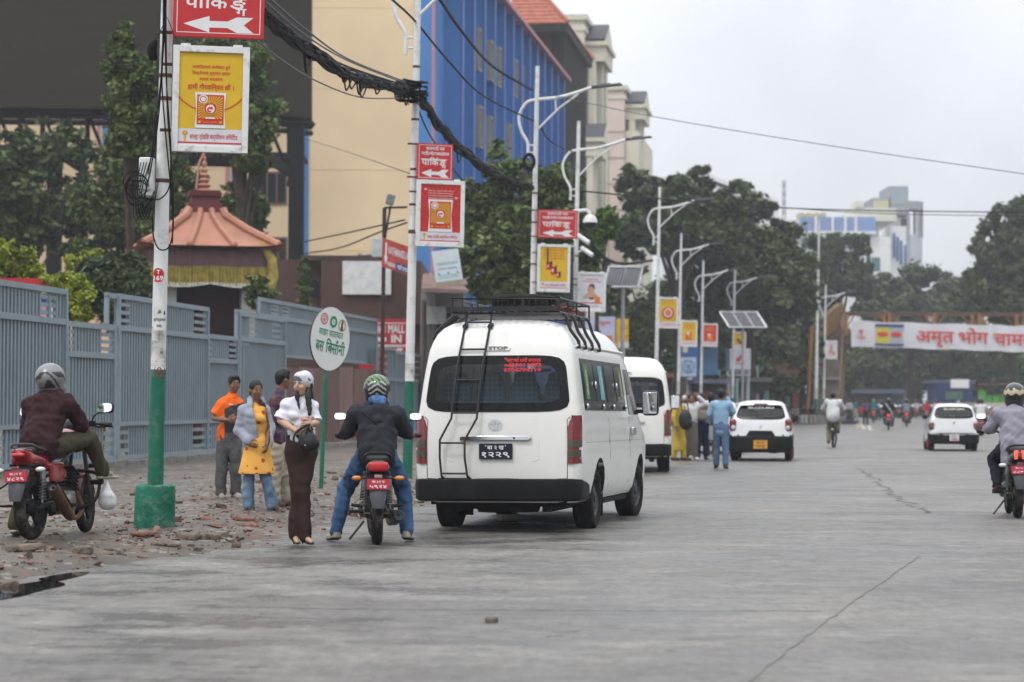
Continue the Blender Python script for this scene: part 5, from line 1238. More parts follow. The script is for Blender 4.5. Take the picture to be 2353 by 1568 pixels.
for i,(u,v,lb)in enumerate(((1338,551,'upper small bullet camera on the fourth pole'),(1346,580,'lower small bullet camera on the fourth pole'))):
 t=thing('bullet_camera',P(u,v,66.7),lb,'camera');q=B();q.cyl((-.12,0,.12),(.18,-.2,-.1),.065,n=10);q.tube([(-.25,.05,.0),(-.05,0,.06)],.025,6);q.build('housing',CW,t)
t=thing('junction_box',P(1306,584,66.6),'small pale grey junction box on the fourth pole','junction box');q=B();q.box((0,0,0),(.36,.25,.45));q.box((0,-.13,.2),(.38,.04,.05));q.build('case',mat('box_grey',(.42,.45,.45),.5),t,bev=.02)
t=thing('speaker_box',P(1306,640,66.4),'slim black box hung beside the yellow cube poster','box');q=B();q.box((0,0,.1),(.28,.2,1.5));q.box((-.02,-.02,-.85),(.4,.25,.3));q.build('case',mat('box_black',(.02,.022,.025),.5),t,bev=.02)
SOL=mat('solar_cell',(.045,.045,.052),.28,var=.15);ALU=mat('aluminium',(.42,.43,.44),.4,.5)
def solar(label,u,v,w,h,Y,n,slant):
 c=P(u,v,Y);t=thing('solar_panel',c,label,'solar panel',group='solar panels above the street');k=scl(Y);W,H=w/k/n,h/k;fr0=Matrix.Rotation(R(-38),3,'X')
 for i in range(n):
  def pt(x,y,d=0.0):return fr0@Vector(((i-n/2+x)*W+slant*(y-.5)*H,-d,(y-.5)*H/math.cos(R(38))))
  q=B();q.poly([pt(.03,.02),pt(.97,.02),pt(.97,.98),pt(.03,.98)],0)
  for j in range(1,6):q.poly([pt(j/6-.008,.02,.01),pt(j/6+.008,.02,.01),pt(j/6+.008,.98,.01),pt(j/6-.008,.98,.01)],1)
  for a,b_ in(((0,0),(1,0)),((1,0),(1,1)),((1,1),(0,1)),((0,1),(0,0))):q.tube([pt(*a),pt(*b_)],.045,4,1)
  q.poly([pt(.0,.0,-.03),pt(0,1,-.03),pt(1,1,-.03),pt(1,0,-.03)],1);q.build('module',[SOL,ALU],t)
 q=B();q.cyl((0,.2,-.1),(0,.5,-c.z),.07,n=8);q.build('post',ALU,t)
solar('pair of tilted solar panels right of the fourth pole',1432,637,78,48,88,2,.28)
solar('row of three tilted solar panels behind the eighth pole',1708,735,86,36,138,3,-.55)
bs=on_ground(737,1052);bs=Vector((PX(738,1050,36.5),36.5,0));bs.z=ground_z(bs.x,bs.y)
t=thing('bus_stop_sign',bs,'white round bus stop disc with green lettering on a slanted green post','bus stop sign')
c=P(759,779,36.5)-bs;kb=scl(36.5);rad=73/kb;aw=R(57)
ex=Vector((math.cos(aw),math.sin(aw),-.13)).normalized();ey=Vector((.05,0,1));ey=(ey-ex*ey.dot(ex)).normalized();fr=(c,ex,ey,ex.cross(ey).normalized())
q=B();n=48;pts=[(rad*math.cos(2*math.pi*i/n),rad*math.sin(2*math.pi*i/n))for i in range(n)];q.prism(pts,fr,-.03,0,0,1)
GI=mat('sign_green_ink',(.01,.22,.11),.6);
q.text(fr,'साझा यातायात',0,rad*.08,rad*.20,.004,2,w=rad*1.25,bold=.012);q.text(fr,'बस',-rad*.50,-rad*.44,rad*.34,.004,2,w=rad*.42,bold=.018);q.text(fr,'िब',-rad*.02,-rad*.44,rad*.34,.005,2,bold=.018,w=rad*.34);q.text(fr,'सौनी',rad*.46,-rad*.44,rad*.34,.004,2,w=rad*.68,bold=.018)
for x,y,mi in((-.42,.58,3),(.06,.55,2),(.52,.50,4)):
 x*=rad;y*=rad;q.ring(fr,x,y,rad*.15,rad*.185,.004,mi)if mi!=4 else q.ring(fr,x,y,rad*.15,rad*.20,.004,5)
 if mi==2:q.ring(fr,x,y,rad*.10,rad*.185,.005,2);q.flat(fr,[(x-.05*rad,y+.045*rad),(x-.035*rad,y+.06*rad),(x+.055*rad,y-.04*rad),(x+.04*rad,y-.055*rad)],.005,2)
 elif mi==3:q.ring(fr,x,y,rad*.10,rad*.12,.004,3);q.flat(fr,[(x-.06*rad,y-.06*rad),(x+.06*rad,y-.06*rad),(x+.03*rad,y+.02*rad),(x,y+.09*rad),(x-.03*rad,y+.02*rad)],.005,3)
 else:q.flat(fr,[(x-.08*rad,y-.16*rad),(x+.08*rad,y-.16*rad),(x+.02*rad,y+.02*rad),(x+.05*rad,y+.12*rad),(x,y+.2*rad),(x-.05*rad,y+.1*rad)],.006,6)
q.build('disc',[mat('disc_white',(.70,.70,.68),.35,var=.03,dirt=(.5,.5,.48),dscale=3),mat('disc_edge',(.05,.035,.03),.7),GI,mat('emblem_red',(.5,.12,.12)),INK,mat('emblem_gold',(.42,.36,.12)),mat('emblem_navy',(.06,.06,.12))],t,smooth=False)
q=B();q.tube([(0,0,0),c-ey*rad*.1+fr[3]*-.06],[.034,.034],10);q.build('post',GREEN,t)
YH=70;t=thing('hung_banner',P(1028,614,YH),'crooked pale cloth banner with faded blue lettering behind the second pole poster','banner');k=scl(YH)
fr=frame((0,0,0),(math.cos(R(-8)),0,math.sin(R(5.0))));fr=(Vector(),Vector((1,0,.13)).normalized(),Vector((-.16,0,1)).normalized(),Vector((0,-1,0)))
w,h=62/k,80/k;q=B();q.prism([(-w/2,-h/2),(w/2,-h/2),(w/2,h/2),(-w/2,h/2)],fr,-.015,0,0)
q.rect(fr,-w/2,-h/2,w/2,-h*.40,.004,2);q.text(fr,'Appointment',0,h*.08,h*.09,.004,1,w=w*.8,bold=.02);q.text(fr,'counter booking',0,-h*.06,h*.06,.004,3,w=w*.7,bold=.02);q.text(fr,'CONSULTANCY',0,-h*.32,h*.12,.004,1,w=w*.85,bold=.02)
for x in(-.35,0,.35):q.flat(fr,[(x*w-.03,-h*.14),(x*w+.03,-h*.16),(x*w+.02,-h*.2),(x*w-.02,-h*.2)],.004,3)
q.build('cloth',[mat('banner_cloth',(.55,.62,.64),.8,var=.06),mat('faded_teal',(.22,.40,.45),.8),mat('banner_olive',(.28,.27,.2),.8),mat('faded_blue',(.12,.2,.35),.8)],t,smooth=False)
YR=86;RS2=mat('sign_red_flat',(.42,.022,.030),.5)
t=thing('mall_entry_sign',P(905,780,YR),'red board reading MALL IN and OUT behind the fence at the second pole','sign');fr=(Vector(),Vector((1,0,0)),Vector((0,0,1)),Vector((0,-1,0)));k=scl(YR)
q=B();
def sx(u):return(u-905)/k
def sz(v):return(780-v)/k
q.bx(sx(826),-.05,sz(862),sx(950),.05,sz(733));q.rect(fr,sx(830),sz(744),sx(948),sz(742),.054,1);q.rect(fr,sx(830),sz(797),sx(948),sz(793),.054,1)
q.text(fr,'KATHMANDU',sx(866),sz(766),17/k,.054,1,w=40/k,bold=.03);q.text(fr,'MALL',sx(911),sz(765),18/k,.054,1,w=38/k,bold=.03);q.text(fr,'IN',sx(911),sz(787),17/k,.054,1,w=24/k,bold=.04);q.rect(fr,sx(858),sz(785),sx(888),sz(776),.054,1);q.text(fr,'OUT',sx(908),sz(820),19/k,.054,1,w=36/k,bold=.04);q.rect(fr,sx(845),sz(820),sx(872),sz(806),.054,1)
q.build('panel',[RS2,SWHITE],t,smooth=False);q=B()
for u in(840,940):q.cyl((sx(u),.1,sz(740)),(sx(u),.1,-P(905,780,YR).z),.05,n=8)
q.build('post',FMAT[0],t)
YW=60;k=scl(YW);t=thing('mall_direction_sign',P(903,588,YW),'red board with white arrow on the thin dark post left of the second pole','sign');a=R(24)
fr=(Vector(),Vector((math.cos(a),math.sin(a)*.8,-.30)).normalized(),Vector((.03,0,1)).normalized(),None);nn=fr[1].cross(fr[2]).normalized();fr=(fr[0],fr[1],fr[2],nn)
w,h=66/k,66/k;q=B();q.prism([(-w*.4,-h/2),(w*.8,-h/2),(w*.8,h/2),(-w*.4,h/2)],fr,-.03,0)
q.flat(fr,[(-w*.30,h*.38),(-w*.30,-h*.1),(-w*.34,-h*.1),(-w*.27,-h*.4),(-w*.20,-h*.1),(-w*.24,-h*.1),(-w*.24,h*.38)],.005,1);q.text(fr,'KATHMANDU MALL',w*.3,h*.02,h*.26,.005,1,w=w*.95,bold=.02);q.text(fr,'PARKING',-w*.05,-h*.4,h*.14,.005,1,w=w*.3,bold=.02);q.rect(fr,w*.1,-h*.46,w*.8,-h*.18,.005,2);q.text(fr,'गाडी पार्किङ',w*.42,-h*.4,h*.14,.008,1,w=w*.5,bold=.02)
q.build('panel',[mat('sign_red_faded',(.42,.06,.05),.55,dirt=(.5,.16,.13),dscale=2),SWHITE,mat('sign_navy',(.05,.06,.2),.6)],t,smooth=False)
fl=gp(876,YW);t=thing('floodlight_post',fl,'thin dark post with a small floodlight beside the red arrow board','floodlight');PB2=mat('post_dark_brown',(.035,.022,.018),.7)
zt=P(878,478,YW).z;q=B();q.tube([(0,0,0),(.05,0,zt)],.05,8);q.tube([(.05,0,zt),(.62,0,zt+.02)],.03,6);q.tube([(.03,0,zt-1.0),(.2,0,zt+.05)],.03,6);q.build('post',PB2,t)
q=B();q.box((.2,-.05,zt+.2),(.2,.12,.26),rot=Matrix.Rotation(.25,3,'Y'));q.build('lamp',mat('flood_grey',(.16,.17,.18),.4),t,bev=.02);q=B();q.box((-.12,0,P(868,570,YW).z),(.26,.2,.48));q.build('meter_box',mat('box_grey',(.42,.45,.45)),t,bev=.02)
YN=50;t=thing('notice_board',P(100,720,YN),'red and white notice board behind the tall fence panel at the far left','notice board');k=scl(YN);q=B();fr=(Vector(),Vector((1,0,0)),Vector((0,0,1)),Vector((0,-1,0)))
def nx(u):return(u-100)/k
def nzv(v):return(720-v)/k
q.bx(nx(-30),-.03,nzv(850),nx(156),.03,nzv(640));q.rect(fr,nx(60),nzv(810),nx(147),nzv(678),.035,1);q.text(fr,'SALE',nx(95),nzv(676),18/k,.035,1,bold=.03);q.disc(fr,nx(97),nzv(712),16/k,.040,2);q.rect(fr,nx(64),nzv(735),nx(140),nzv(730),.04,0);q.rect(fr,nx(64),nzv(697),nx(140),nzv(686),.04,3)
q.build('panel',[RS2,SWHITE,mat('print_pink',(.5,.25,.3)),BLUEI],t,smooth=False);q=B();q.cyl((nx(100),.1,nzv(850)),(nx(100),.1,-P(100,720,YN).z),.06);q.build('post',FMAT[0],t)
def board(name,label,cat,u0,v0,u1,v1,Y,fm,draw=None,yaw=0.0,mats=(),side=None,th=.2,legs=()):
 c=P((u0+u1)/2,(v0+v1)/2,Y);t=thing(name,c,label,cat,rz=R(yaw));k=scl(Y);w,h=(u1-u0)/k/math.cos(R(yaw)),(v1-v0)/k;fr=(Vector(),Vector((1,0,0)),Vector((0,0,1)),Vector((0,-1,0)))
 q=B();q.bx(-w/2,-th/2,-h/2,w/2,th/2,h/2)
 if draw:draw(q,fr,w,h,th/2+.006)
 q.build('panel',[fm]+list(mats),t,smooth=False)
 for x in legs:q=B();q.cyl((x*w,0,-h/2),(x*w,0,-c.z),.12,n=8);q.build('post',mat('post_pale',(.40,.44,.45),.6),t)
 return t
def d1(q,fr,w,h,z):q.text(fr,'नमूना',w*.1,h*.25,h*.1,z,1,w=w*.5,bold=.02);q.rect(fr,w*.16,-h*.4,w*.42,-h*.1,z,2);q.disc(fr,-w*.1,-h*.05,h*.14,z,3)
board('billboard','pale lilac billboard just above the van roof at its right','billboard',1345,728,1413,800,96,mat('board_lilac',(.42,.44,.60),.5),d1,-6,[PRED,ORNG,INK],legs=(.3,))
def d2(q,fr,w,h,z):q.rect(fr,-w/2,-h/2,w/2,-h*.3,z,1);q.text(fr,'नून',0,h*.1,h*.2,z,2,bold=.03);q.text(fr,'आयो',0,-h*.2,h*.12,z,2,bold=.03)
board('billboard','narrow yellow billboard beside the lilac one above the white vans','billboard',1418,733,1442,800,97,YEL,d2,25,[PALE,ORNG],legs=(0,))
def d3(q,fr,w,h,z):
 q.rect(fr,-w*.42,-h*.47,w*.40,h*.08,z,1);q.ring(fr,-w*.01,-h*.19,w*.29,w*.35,z+.01,2)
 for pts in(((-.18,.0),(-.06,-.22)),((.16,.0),(.04,-.22)),((-.22,-.14),(-.10,-.36)),((.20,-.14),(.08,-.36)),((-.06,-.22),(0,-.12)),((.04,-.22),(0,-.12)),((-.10,-.36),(0,-.2)),((.08,-.36),(0,-.2))):
  a,c=pts;d=Vector((c[0]-a[0],c[1]-a[1])).normalized()*.02;q.flat(fr,[((a[0]-d.y)*w,(a[1]+d.x)*h),((a[0]+d.y)*w,(a[1]-d.x)*h),((c[0]+d.y)*w,(c[1]-d.x)*h),((c[0]-d.y)*w,(c[1]+d.x)*h)],z+.01,2)
 q.rect(fr,-w*.3,h*.22,-w*.05,h*.42,z,3)
board('car_brand_sign','blue sign board with a round white emblem between the sixth and seventh poles','sign',1560,788,1604,868,136,mat('sign_blue',(.035,.10,.26),.5),d3,0,[mat('sign_pale_blue',(.38,.46,.52)),mat('sign_mid_blue',(.10,.22,.42)),mat('sign_cream',(.5,.48,.34))],legs=(0.02,.12))
def d4(q,fr,w,h,z):
 W=[[(-.22,-.02),(.18,.36),(.16,.22),(.10,.14),(.10,.06),(.02,.02),(.0,-.10),(-.06,-.14),(-.20,-.10)]]
 for p in W:q.flat(fr,[(x*w,y*h)for x,y in p],z,1)
 q.rect(fr,-.24*w,-.24*h,.20*w,-.19*h,z,1);q.rect(fr,-w*.5,h*.43,w*.5,h*.5,z,2)
t=board('wing_sign','white box sign with a red wing emblem on grey posts','sign',1672,802,1720,850,143,mat('sign_box_white',(.60,.61,.66),.5),d4,4,[mat('wing_red',(.55,.05,.05),.5),SWHITE],th=1.6,legs=(-.46,.46))
def d5(q,fr,w,h,z):q.text(fr,'MANDAP CAFE',0,-h*.3,h*.6,z,1,w=w*.85,bold=.03)
board('name_strip','white strip of blue lettering right below the red wing sign','sign',1670,852,1724,864,142.6,SWHITE,d5,4,[BLUEI])
YC=150;t=thing('blue_canopy',P(1560,840,YC),'blue canopy roof behind the blue emblem sign','canopy');q=B();a,c,d,e=P(1540,825,YC),P(1600,795,YC-4),P(1640,795,YC+6),P(1640,850,YC-4)
lc=t.location;q.put([x-lc for x in(P(1530,838,YC),P(1582,800,YC),P(1650,800,YC),P(1650,862,YC-6),P(1530,862,YC-6))],[(0,1,2,3,4)],0);q.put([x-lc for x in(P(1526,862,YC-6),P(1526,850,YC-6),P(1660,880,YC-6),P(1660,890,YC-6))],[(0,1,2,3)],1);q.build('sheet',[mat('canopy_blue',(.07,.19,.36),.7),mat('canopy_brown',(.16,.075,.05),.8)],t,smooth=False)
q=B()
for u in(1532,1590,1650):p=P(u,862,YC-5)-lc;q.cyl(p,(p.x,p.y,-lc.z),.1,n=6)
q.build('post',mat('post_dark_brown',(.03,)*3),t)
VW=mat('van_white_paint',(.74,.735,.70),.28,var=.02,scale=1.5,coat=.6,dirt=(.60,.58,.53),dscale=1.6,damt=.35)
RUB=mat('tyre_rubber',(.016,.015,.014),.9,spec=.15,var=.25,scale=9,bump=.5,bscale=60,dirt=(.10,.09,.08),dscale=5,damt=.4)
BLKP=mat('black_bumper_plastic',(.009,.009,.010),.6,var=.25,scale=3,spec=.15,dirt=(.03,.028,.026),dscale=3,damt=.4)
CHROME=mat('chrome',(.55,.56,.57),.16,1.0,var=.1)
LRED=mat('lamp_red',(.17,.008,.010),.15,spec=.7,coat=.6);LSMK=mat('lamp_smoke',(.07,.06,.045),.18,coat=.6);LCLR=mat('lamp_clear',(.55,.55,.55),.12,coat=.5);LAMB=mat('lamp_amber',(.50,.17,.03),.2,coat=.4)
VGLASS=glassmat('tinted_glass',(.66,.72,.74),.38);DGL2=mat('dark_side_glass',(.008,.011,.012),.12,spec=.25);FRIT=mat('black_glass_border',(.005,.005,.006),.25,spec=.2)
DARKIN=mat('dark_underside',(.012,.011,.010),.9);RIMD=mat('steel_rim_dark',(.045,.045,.048),.5,.5,dirt=(.12,.11,.1),dscale=6)
TRIMW=mat('cabin_trim',(.42,.42,.41),.8);SEATM=mat('seat_cloth',(.24,.31,.36),.9)
def seat_pattern():
 m,n,p=nodemat('seat_blue_lozenge');t=n.nodes.new('ShaderNodeTexCoord');mp=n.nodes.new('ShaderNodeMapping');mp.inputs['Rotation'].default_value=(0,R(45),0);mp.inputs['Scale'].default_value=(26,26,26)
 c=n.nodes.new('ShaderNodeTexChecker');c.inputs['Scale'].default_value=1;c.inputs['Color1'].default_value=(.10,.17,.23,1);c.inputs['Color2'].default_value=(.20,.28,.34,1)
 n.links.new(t.outputs['Object'],mp.inputs[0]);n.links.new(mp.outputs[0],c.inputs[0]);n.links.new(c.outputs[0],p.inputs['Base Color']);p.inputs['Roughness'].default_value=.9;return m
SEATP=seat_pattern()
def wheel(parent,x,y,r,w,side,steer=0.0,rim=RIMD,cap=True):
 M=Matrix.Translation((x,y,r))@Matrix.Rotation(steer,4,'Z')
 q=B();pf=[]
 for a,b_ in((.62,.42),(.70,.50),(.88,.52),(.965,.46),(1.0,.34),(1.0,.24),(.985,.22),(.985,.16),(1.0,.14),(1.0,-.14),(.985,-.16),(.985,-.22),(1.0,-.24),(1.0,-.34),(.965,-.46),(.88,-.52),(.70,-.50),(.62,-.42)):pf.append((a*r,b_*w))
 q.lathe(pf,(0,0,0),(1,0,0),n=40);q.v=[tuple(M@Vector(v))for v in q.v];t=q.build('tyre',RUB,parent)
 q=B();s=side*w
 q.lathe([(.64*r,.42*s),(.60*r,.44*s),(.56*r,.30*s),(.42*r,.26*s),(.36*r,.36*s),(.20*r,.38*s),(.16*r,.46*s),(0,.47*s)],(0,0,0),(1,0,0),n=30)
 for k in range(8):a=k*math.pi/4;q.ell((.27*s,.48*r*math.cos(a),.48*r*math.sin(a)),(.02,.05*r,.05*r),8,5,1)
 q.v=[tuple(M@Vector(v))for v in q.v];q.build('rim',[rim,DARKIN],t)
 return t
class Car:
 def __init__(s,prof,L,ys,kx,zr,zb,arches,zsill,lean,bulge=.04,lfade=1.6):
  s.pz=np.array([p[1]for p in prof]);s.pw=np.array([p[0]for p in prof]);s.prof=prof;s.L=L;s.zb=zb;s.zt=prof[-1][1]
  s.kx=lambda y:float(np.interp(y,*zip(*kx)));s.zr=lambda y:float(np.interp(y,*zip(*zr)));s.lean=lambda z:float(np.interp(z,*zip(*lean)));s.arch=arches;s.zsill=zsill;s.ys=ys;s.bulge=bulge;s.lf=lfade
 def zlow(s,y):
  z=s.zsill
  for yc,rr,zc in s.arch:
   if abs(y-yc)<rr:z=max(z,zc+math.sqrt(rr*rr-(y-yc)**2)*1.0)
  return z
 def wz(s,z):return float(np.interp(z,s.pz,s.pw))
 def zmap(s,zi,y):return zi if zi<=s.zb else s.zb+(zi-s.zb)*(s.zr(y)-s.zb)/(s.zt-s.zb)
 def zinv(s,z,y):return z if z<=s.zb else s.zb+(z-s.zb)*(s.zt-s.zb)/(s.zr(y)-s.zb)
 def side(s,y,z,off=0.0,sg=1):
  x=s.wz(s.zinv(z,y))*s.kx(y)+off
  return Vector((sg*x,y+s.lean(z)*max(0,1-y/s.lf),z))
 def yrear(s,x,z):return s.lean(z)-s.bulge*(1-min(1,(x/max(.1,s.wz(z)*s.kx(0)))**2))
 def row(s,y):
  zl=s.zlow(y);right=[]
  for w,z in s.prof:
   zz=max(s.zmap(z,y),zl);ww=w if s.zmap(z,y)>=zl else s.wz(zl)
   right.append(Vector((ww*s.kx(y),y+s.lean(zz)*max(0,1-y/s.lf),zz)))
  return right+[Vector((-p.x,p.y,p.z))for p in reversed(right[:-1])]
 def body(s,parent,mats,win,matf=None,name='body',zbot=None):
  q=B();rows=[s.row(y)for y in s.ys];q.grid(rows,0,flip=True)
  q.poly(rows[-1][::-1],0)
  N=80;zc=(win['z0']+win['z1'])/2;out=rows[0];poly=[(p.x,p.z)for p in out];inner,outer=[],[]
  for k in range(N):
   a=2*math.pi*k/N;dx,dz=math.cos(a),math.sin(a);best=None
   for i in range(len(poly)):
    x0,z0=poly[i];x1,z1=poly[(i+1)%len(poly)];den=dx*(z1-z0)-dz*(x1-x0)
    if abs(den)<1e-9:continue
    t=(x0*(z1-z0)-(z0-zc)*(x1-x0))/den;u_=(x0*dz-(z0-zc)*dx)/den
    if t>0 and-1e-6<=u_<=1+1e-6 and(best is None or t<best):best=t
   outer.append((dx*best,zc+dz*best));inner.append(s.winpt(win,a))
  s.win_in=inner;rr=[]
  for t in(0,.3,.65,.9,1):rr.append([Vector((o[0]+(i[0]-o[0])*t,s.yrear(o[0]+(i[0]-o[0])*t,o[1]+(i[1]-o[1])*t)if t else 0,o[1]+(i[1]-o[1])*t))for o,i in zip(outer,inner)])
  for p in rr[0]:p.y=s.lean(p.z)
  q.grid(rr,0,closed=True,flip=False)
  if matf:
   for i,f in enumerate(q.f):
    c=sum((Vector(q.v[j])for j in f),Vector())/len(f);q.m[i]=matf(c)
  if matf:
   w_=B();w_.v=list(q.v);w_.f=[f for f,m in zip(q.f,q.m)if m==1];w_.m=[0]*len(w_.f)
   keep=[(f,m)for f,m in zip(q.f,q.m)if m!=1];q.f=[k[0]for k in keep];q.m=[k[1]for k in keep]
   o=w_.build('windscreen',VGLASS,parent,smooth=32);import bmesh;bm=bmesh.new();bm.from_mesh(o.data);bmesh.ops.delete(bm,geom=[v for v in bm.verts if not v.link_faces],context='VERTS');bm.to_mesh(o.data);bm.free()
  return q.build(name,mats,parent,smooth=32)
 def winpt(s,win,a,gr=0.0):
  zc=(win['z0']+win['z1'])/2;hz=(win['z1']-win['z0'])/2+gr;dx,dz=math.cos(a),math.sin(a);lo,hi=0,3.0;n=win.get('n',6.0)
  for _ in range(40):
   m=(lo+hi)/2;x,z=dx*m,dz*m;f=(z+hz)/(2*hz);hw=win['w0']+(win['w1']-win['w0'])*min(1,max(0,f))+gr
   if abs(x/hw)**n+abs(z/hz)**n<1:lo=m
   else:hi=m
  return dx*lo,zc+dz*lo
 def glass(s,parent,win,m=None,border=.07):
  N=80;ang=[2*math.pi*k/N for k in range(N)];A=[s.winpt(win,a,.012)for a in ang];C=[s.winpt(win,a,-border)for a in ang];zc=(win['z0']+win['z1'])/2
  v=lambda p,d=0.0:Vector((p[0],s.yrear(*p)-d,p[1]))
  q=B();q.grid([[v(p,.006)for p in A],[v(p,.008)for p in C]],closed=True);w=q.build('rear_window',FRIT,parent)
  q=B();rings=[[v((p[0]*t,zc+(p[1]-zc)*t),.007)for p in C]for t in(1,.66,.33)];q.grid(rings,closed=True);q.poly([p for p in rings[-1]]);q.build('pane',m or VGLASS,w)
  return w
 def rf(s,x=0.0,z=1.0,d=.01):
  z2=z+.05;ey=Vector((0,s.yrear(x,z2)-s.yrear(x,z),.05)).normalized();ex=Vector((1,0,0));return(Vector((x,s.yrear(x,z)-d,z)),ex,ey,ex.cross(ey))
 def strip(s,pts,w,d,q,mi=0):
  q.tube([Vector((x,s.yrear(x,z)-d,z))for x,z in pts],w,4,mi)
 def sidepanel(s,name,m,parent,ya,yb,z0,z1,sg,off=.006,slant=0.0,ny=10,nz=5,th=.012):
  q=B();rows=[]
  for j in range(nz+1):
   z=z0+(z1-z0)*j/nz;rows.append([s.side(ya+(yb-slant*j/nz-ya)*i/ny,z,off,sg)for i in range(ny+1)])
  q.grid(rows,0,flip=sg<0);inn=[[p-Vector((sg*th,0,0))for p in r]for r in rows]
  for a,c in((rows[0],inn[0]),(inn[-1],rows[-1]),([r[0]for r in inn],[r[0]for r in rows]),([r[-1]for r in rows],[r[-1]for r in inn])):q.grid([c,a],0,flip=sg<0)
  return q.build(name,m,parent,smooth=40)
def arch_stations(L,arches,base):
 s=set(base)
 for yc,r,_ in arches:
  for k in range(21):s.add(round(yc-r*math.cos(math.pi*k/20),4))
  s.add(yc-r-.004);s.add(yc+r+.004)
 return sorted(x for x in s if 0<=x<=L)
VPROF=[(w*.975,z)for w,z in[(.84,.30),(.90,.40),(.925,.52),(.94,.66),(.944,.80),(.945,.90),(.935,.955),(.937,1.0),(.935,1.12),(.925,1.22),(.912,1.30),(.895,1.42),(.875,1.58),(.85,1.75),(.825,1.90),(.81,1.97),(.78,2.05),(.735,2.13),(.67,2.20),(.58,2.245),(.46,2.27),(.25,2.282),(0,2.285)]]
def plate(parent,car,x,z,w,h,bg,fg,l1,l2,d=.02,name='number_plate'):
 q=B();fr=car.rf(x,z,d);q.prism([(-w/2,-h/2),(w/2,-h/2),(w/2,h/2),(-w/2,h/2)],fr,-.012,0)
 q.text(fr,l1,0,h*.12,h*.26,.004,1,w=w*.5,bold=.03);q.text(fr,l2,0,-h*.36,h*.34,.004,1,w=w*.84,bold=.05)
 for s_ in(-1,1):q.disc(fr,s_*w*.3,h*.36,.006,.004,1,8)
 return q.build(name,[bg,fg],parent,smooth=False)
def make_van(label,loc,rz,rx=0.0,ry=0.0,full=True):
 t=thing('white_van',loc,label,'van',rz=rz,rx=rx,ry=ry)
 L=5.35;ar=[(1.20,.44,.34),(4.31,.44,.34)]
 car=Car(VPROF,L,arch_stations(L,ar,[0,.02,.05,.09,.15,.25,.4,.6]+[x*.3 for x in range(3,18)]+[4.9,5.05,5.2,5.3,5.35]),[(0,.905),(.02,.945),(.05,.968),(.09,.985),(.15,.995),(.3,1.0),(4.4,1.0),(4.9,.97),(5.2,.90),(5.35,.78)],[(0,2.255),(.1,2.28),(.25,2.285),(3.3,2.285),(3.8,2.22),(4.2,1.98),(4.7,1.5),(5.0,1.22),(5.35,.98)],.95,ar,.32,[(0,0),(.95,.0),(1.28,.02),(1.6,.06),(1.95,.13),(2.15,.20),(2.26,.30),(2.29,.38)],bulge=.05,lfade=1.2)
 win=dict(z0=1.295,z1=1.875,w0=.785,w1=.71,n=7)
 body=car.body(t,[VW,DGL2],win,lambda c:1 if(c.y>3.75 and 1.25<c.z<2.02 and abs(c.x)<.72)else 0)
 car.glass(t,win,border=.085)
 q=B()
 for sg in(-1,1):car.strip([(sg*.760,.575),(sg*.763,.9),(sg*.758,1.2),(sg*.79,1.23)],.004,.0,q)
 car.strip([(-.76,.575),(0,.575),(.76,.575)],.004,0,q);q.build('tailgate_gap',DARKIN,t)
 q=B();car.strip([(-.54,.79),(-.50,.76),(.42,.76),(.46,.79),(.46,.98)],.006,-.003,q);q.build('plate_recess_edge',VW,t)
 for sg in(-1,1):
  def lamp(z0,z1,m,nm):
   q=B();rows=[]
   for j in range(9):
    z=z0+(z1-z0)*j/8;tp=max(0,(z-1.08)/.16)**2;r=[]
    for k,(x,y)in enumerate(((.765+.055*tp,-.022),(.81,-.024),(.845,-.012),(.873,.02),(.896,.06),(.906,.095-.05*tp))):r.append(Vector((sg*(x-.0*tp),y+car.lean(z),z)))
    rows.append(r)
   q.grid(rows,flip=sg<0);q.grid([rows[0],[p+Vector((-sg*.03,.05,0))for p in rows[0]]],flip=sg>0);q.grid([rows[-1],[p+Vector((-sg*.03,.05,0))for p in rows[-1]]],flip=sg<0)
   for e in(0,-1):q.grid([[r[e]for r in rows],[r[e]+Vector((-sg*.02,.05,0))for r in rows]],flip=(sg>0)==(e==0))
   return q.build(nm,m,t)
  lamp(.735,1.245,LRED,'tail_light');tl=t.children[-1]
  for z0,z1 in((.80,.88),(.905,.985)):
   q=B();rows=[]
   for j in range(3):
    z=z0+(z1-z0)*j/2;rows.append([Vector((sg*x,y+car.lean(z),z))for x,y in((.772,-.026),(.81,-.029),(.847,-.016),(.876,.017),(.900,.06))])
   q.grid(rows,flip=sg<0);o=q.build('smoked_lens',LSMK,tl)
 q=B();rows=[]
 for z,d,dy in((.335,.0,.06),(.36,.02,0),(.52,.022,-.02),(.565,.012,-.01),(.575,-.02,.03)):
  r=[]
  for x,y in((.875+d,.62),(.885+d,.30),(.888+d,.12),(.873+d,.02),(.82+d,-.055),(.68,-.095),(.4,-.115),(0,-.122)):r.append(Vector((x,y+dy,z)))
  rows.append(r+[Vector((-p.x,p.y,p.z))for p in reversed(r[:-1])])
 q.grid(rows,flip=True);q.grid([rows[-1],[p+Vector((0,.1,-.002))for p in rows[-1]]],flip=True);q.grid([[p+Vector((0,.1,.002))for p in rows[0]],rows[0]],flip=True);q.build('rear_bumper',BLKP,t)
 q=B();fr=car.rf(0,1.005,.03);q.prism([(-.39,-.025),(.36,-.025),(.385,0),(.37,.027),(-.37,.027),(-.395,.01)],fr,-.04,0);q.disc(fr,.2,0,.012,.003,1,10);q.build('garnish',[CHROME,DARKIN],t,bev=.008)
 plate(t,car,0,.865,.36,.165,mat('plate_black',(.012,.012,.028),.5),SWHITE,'बा २ ख','१२२९',.025)
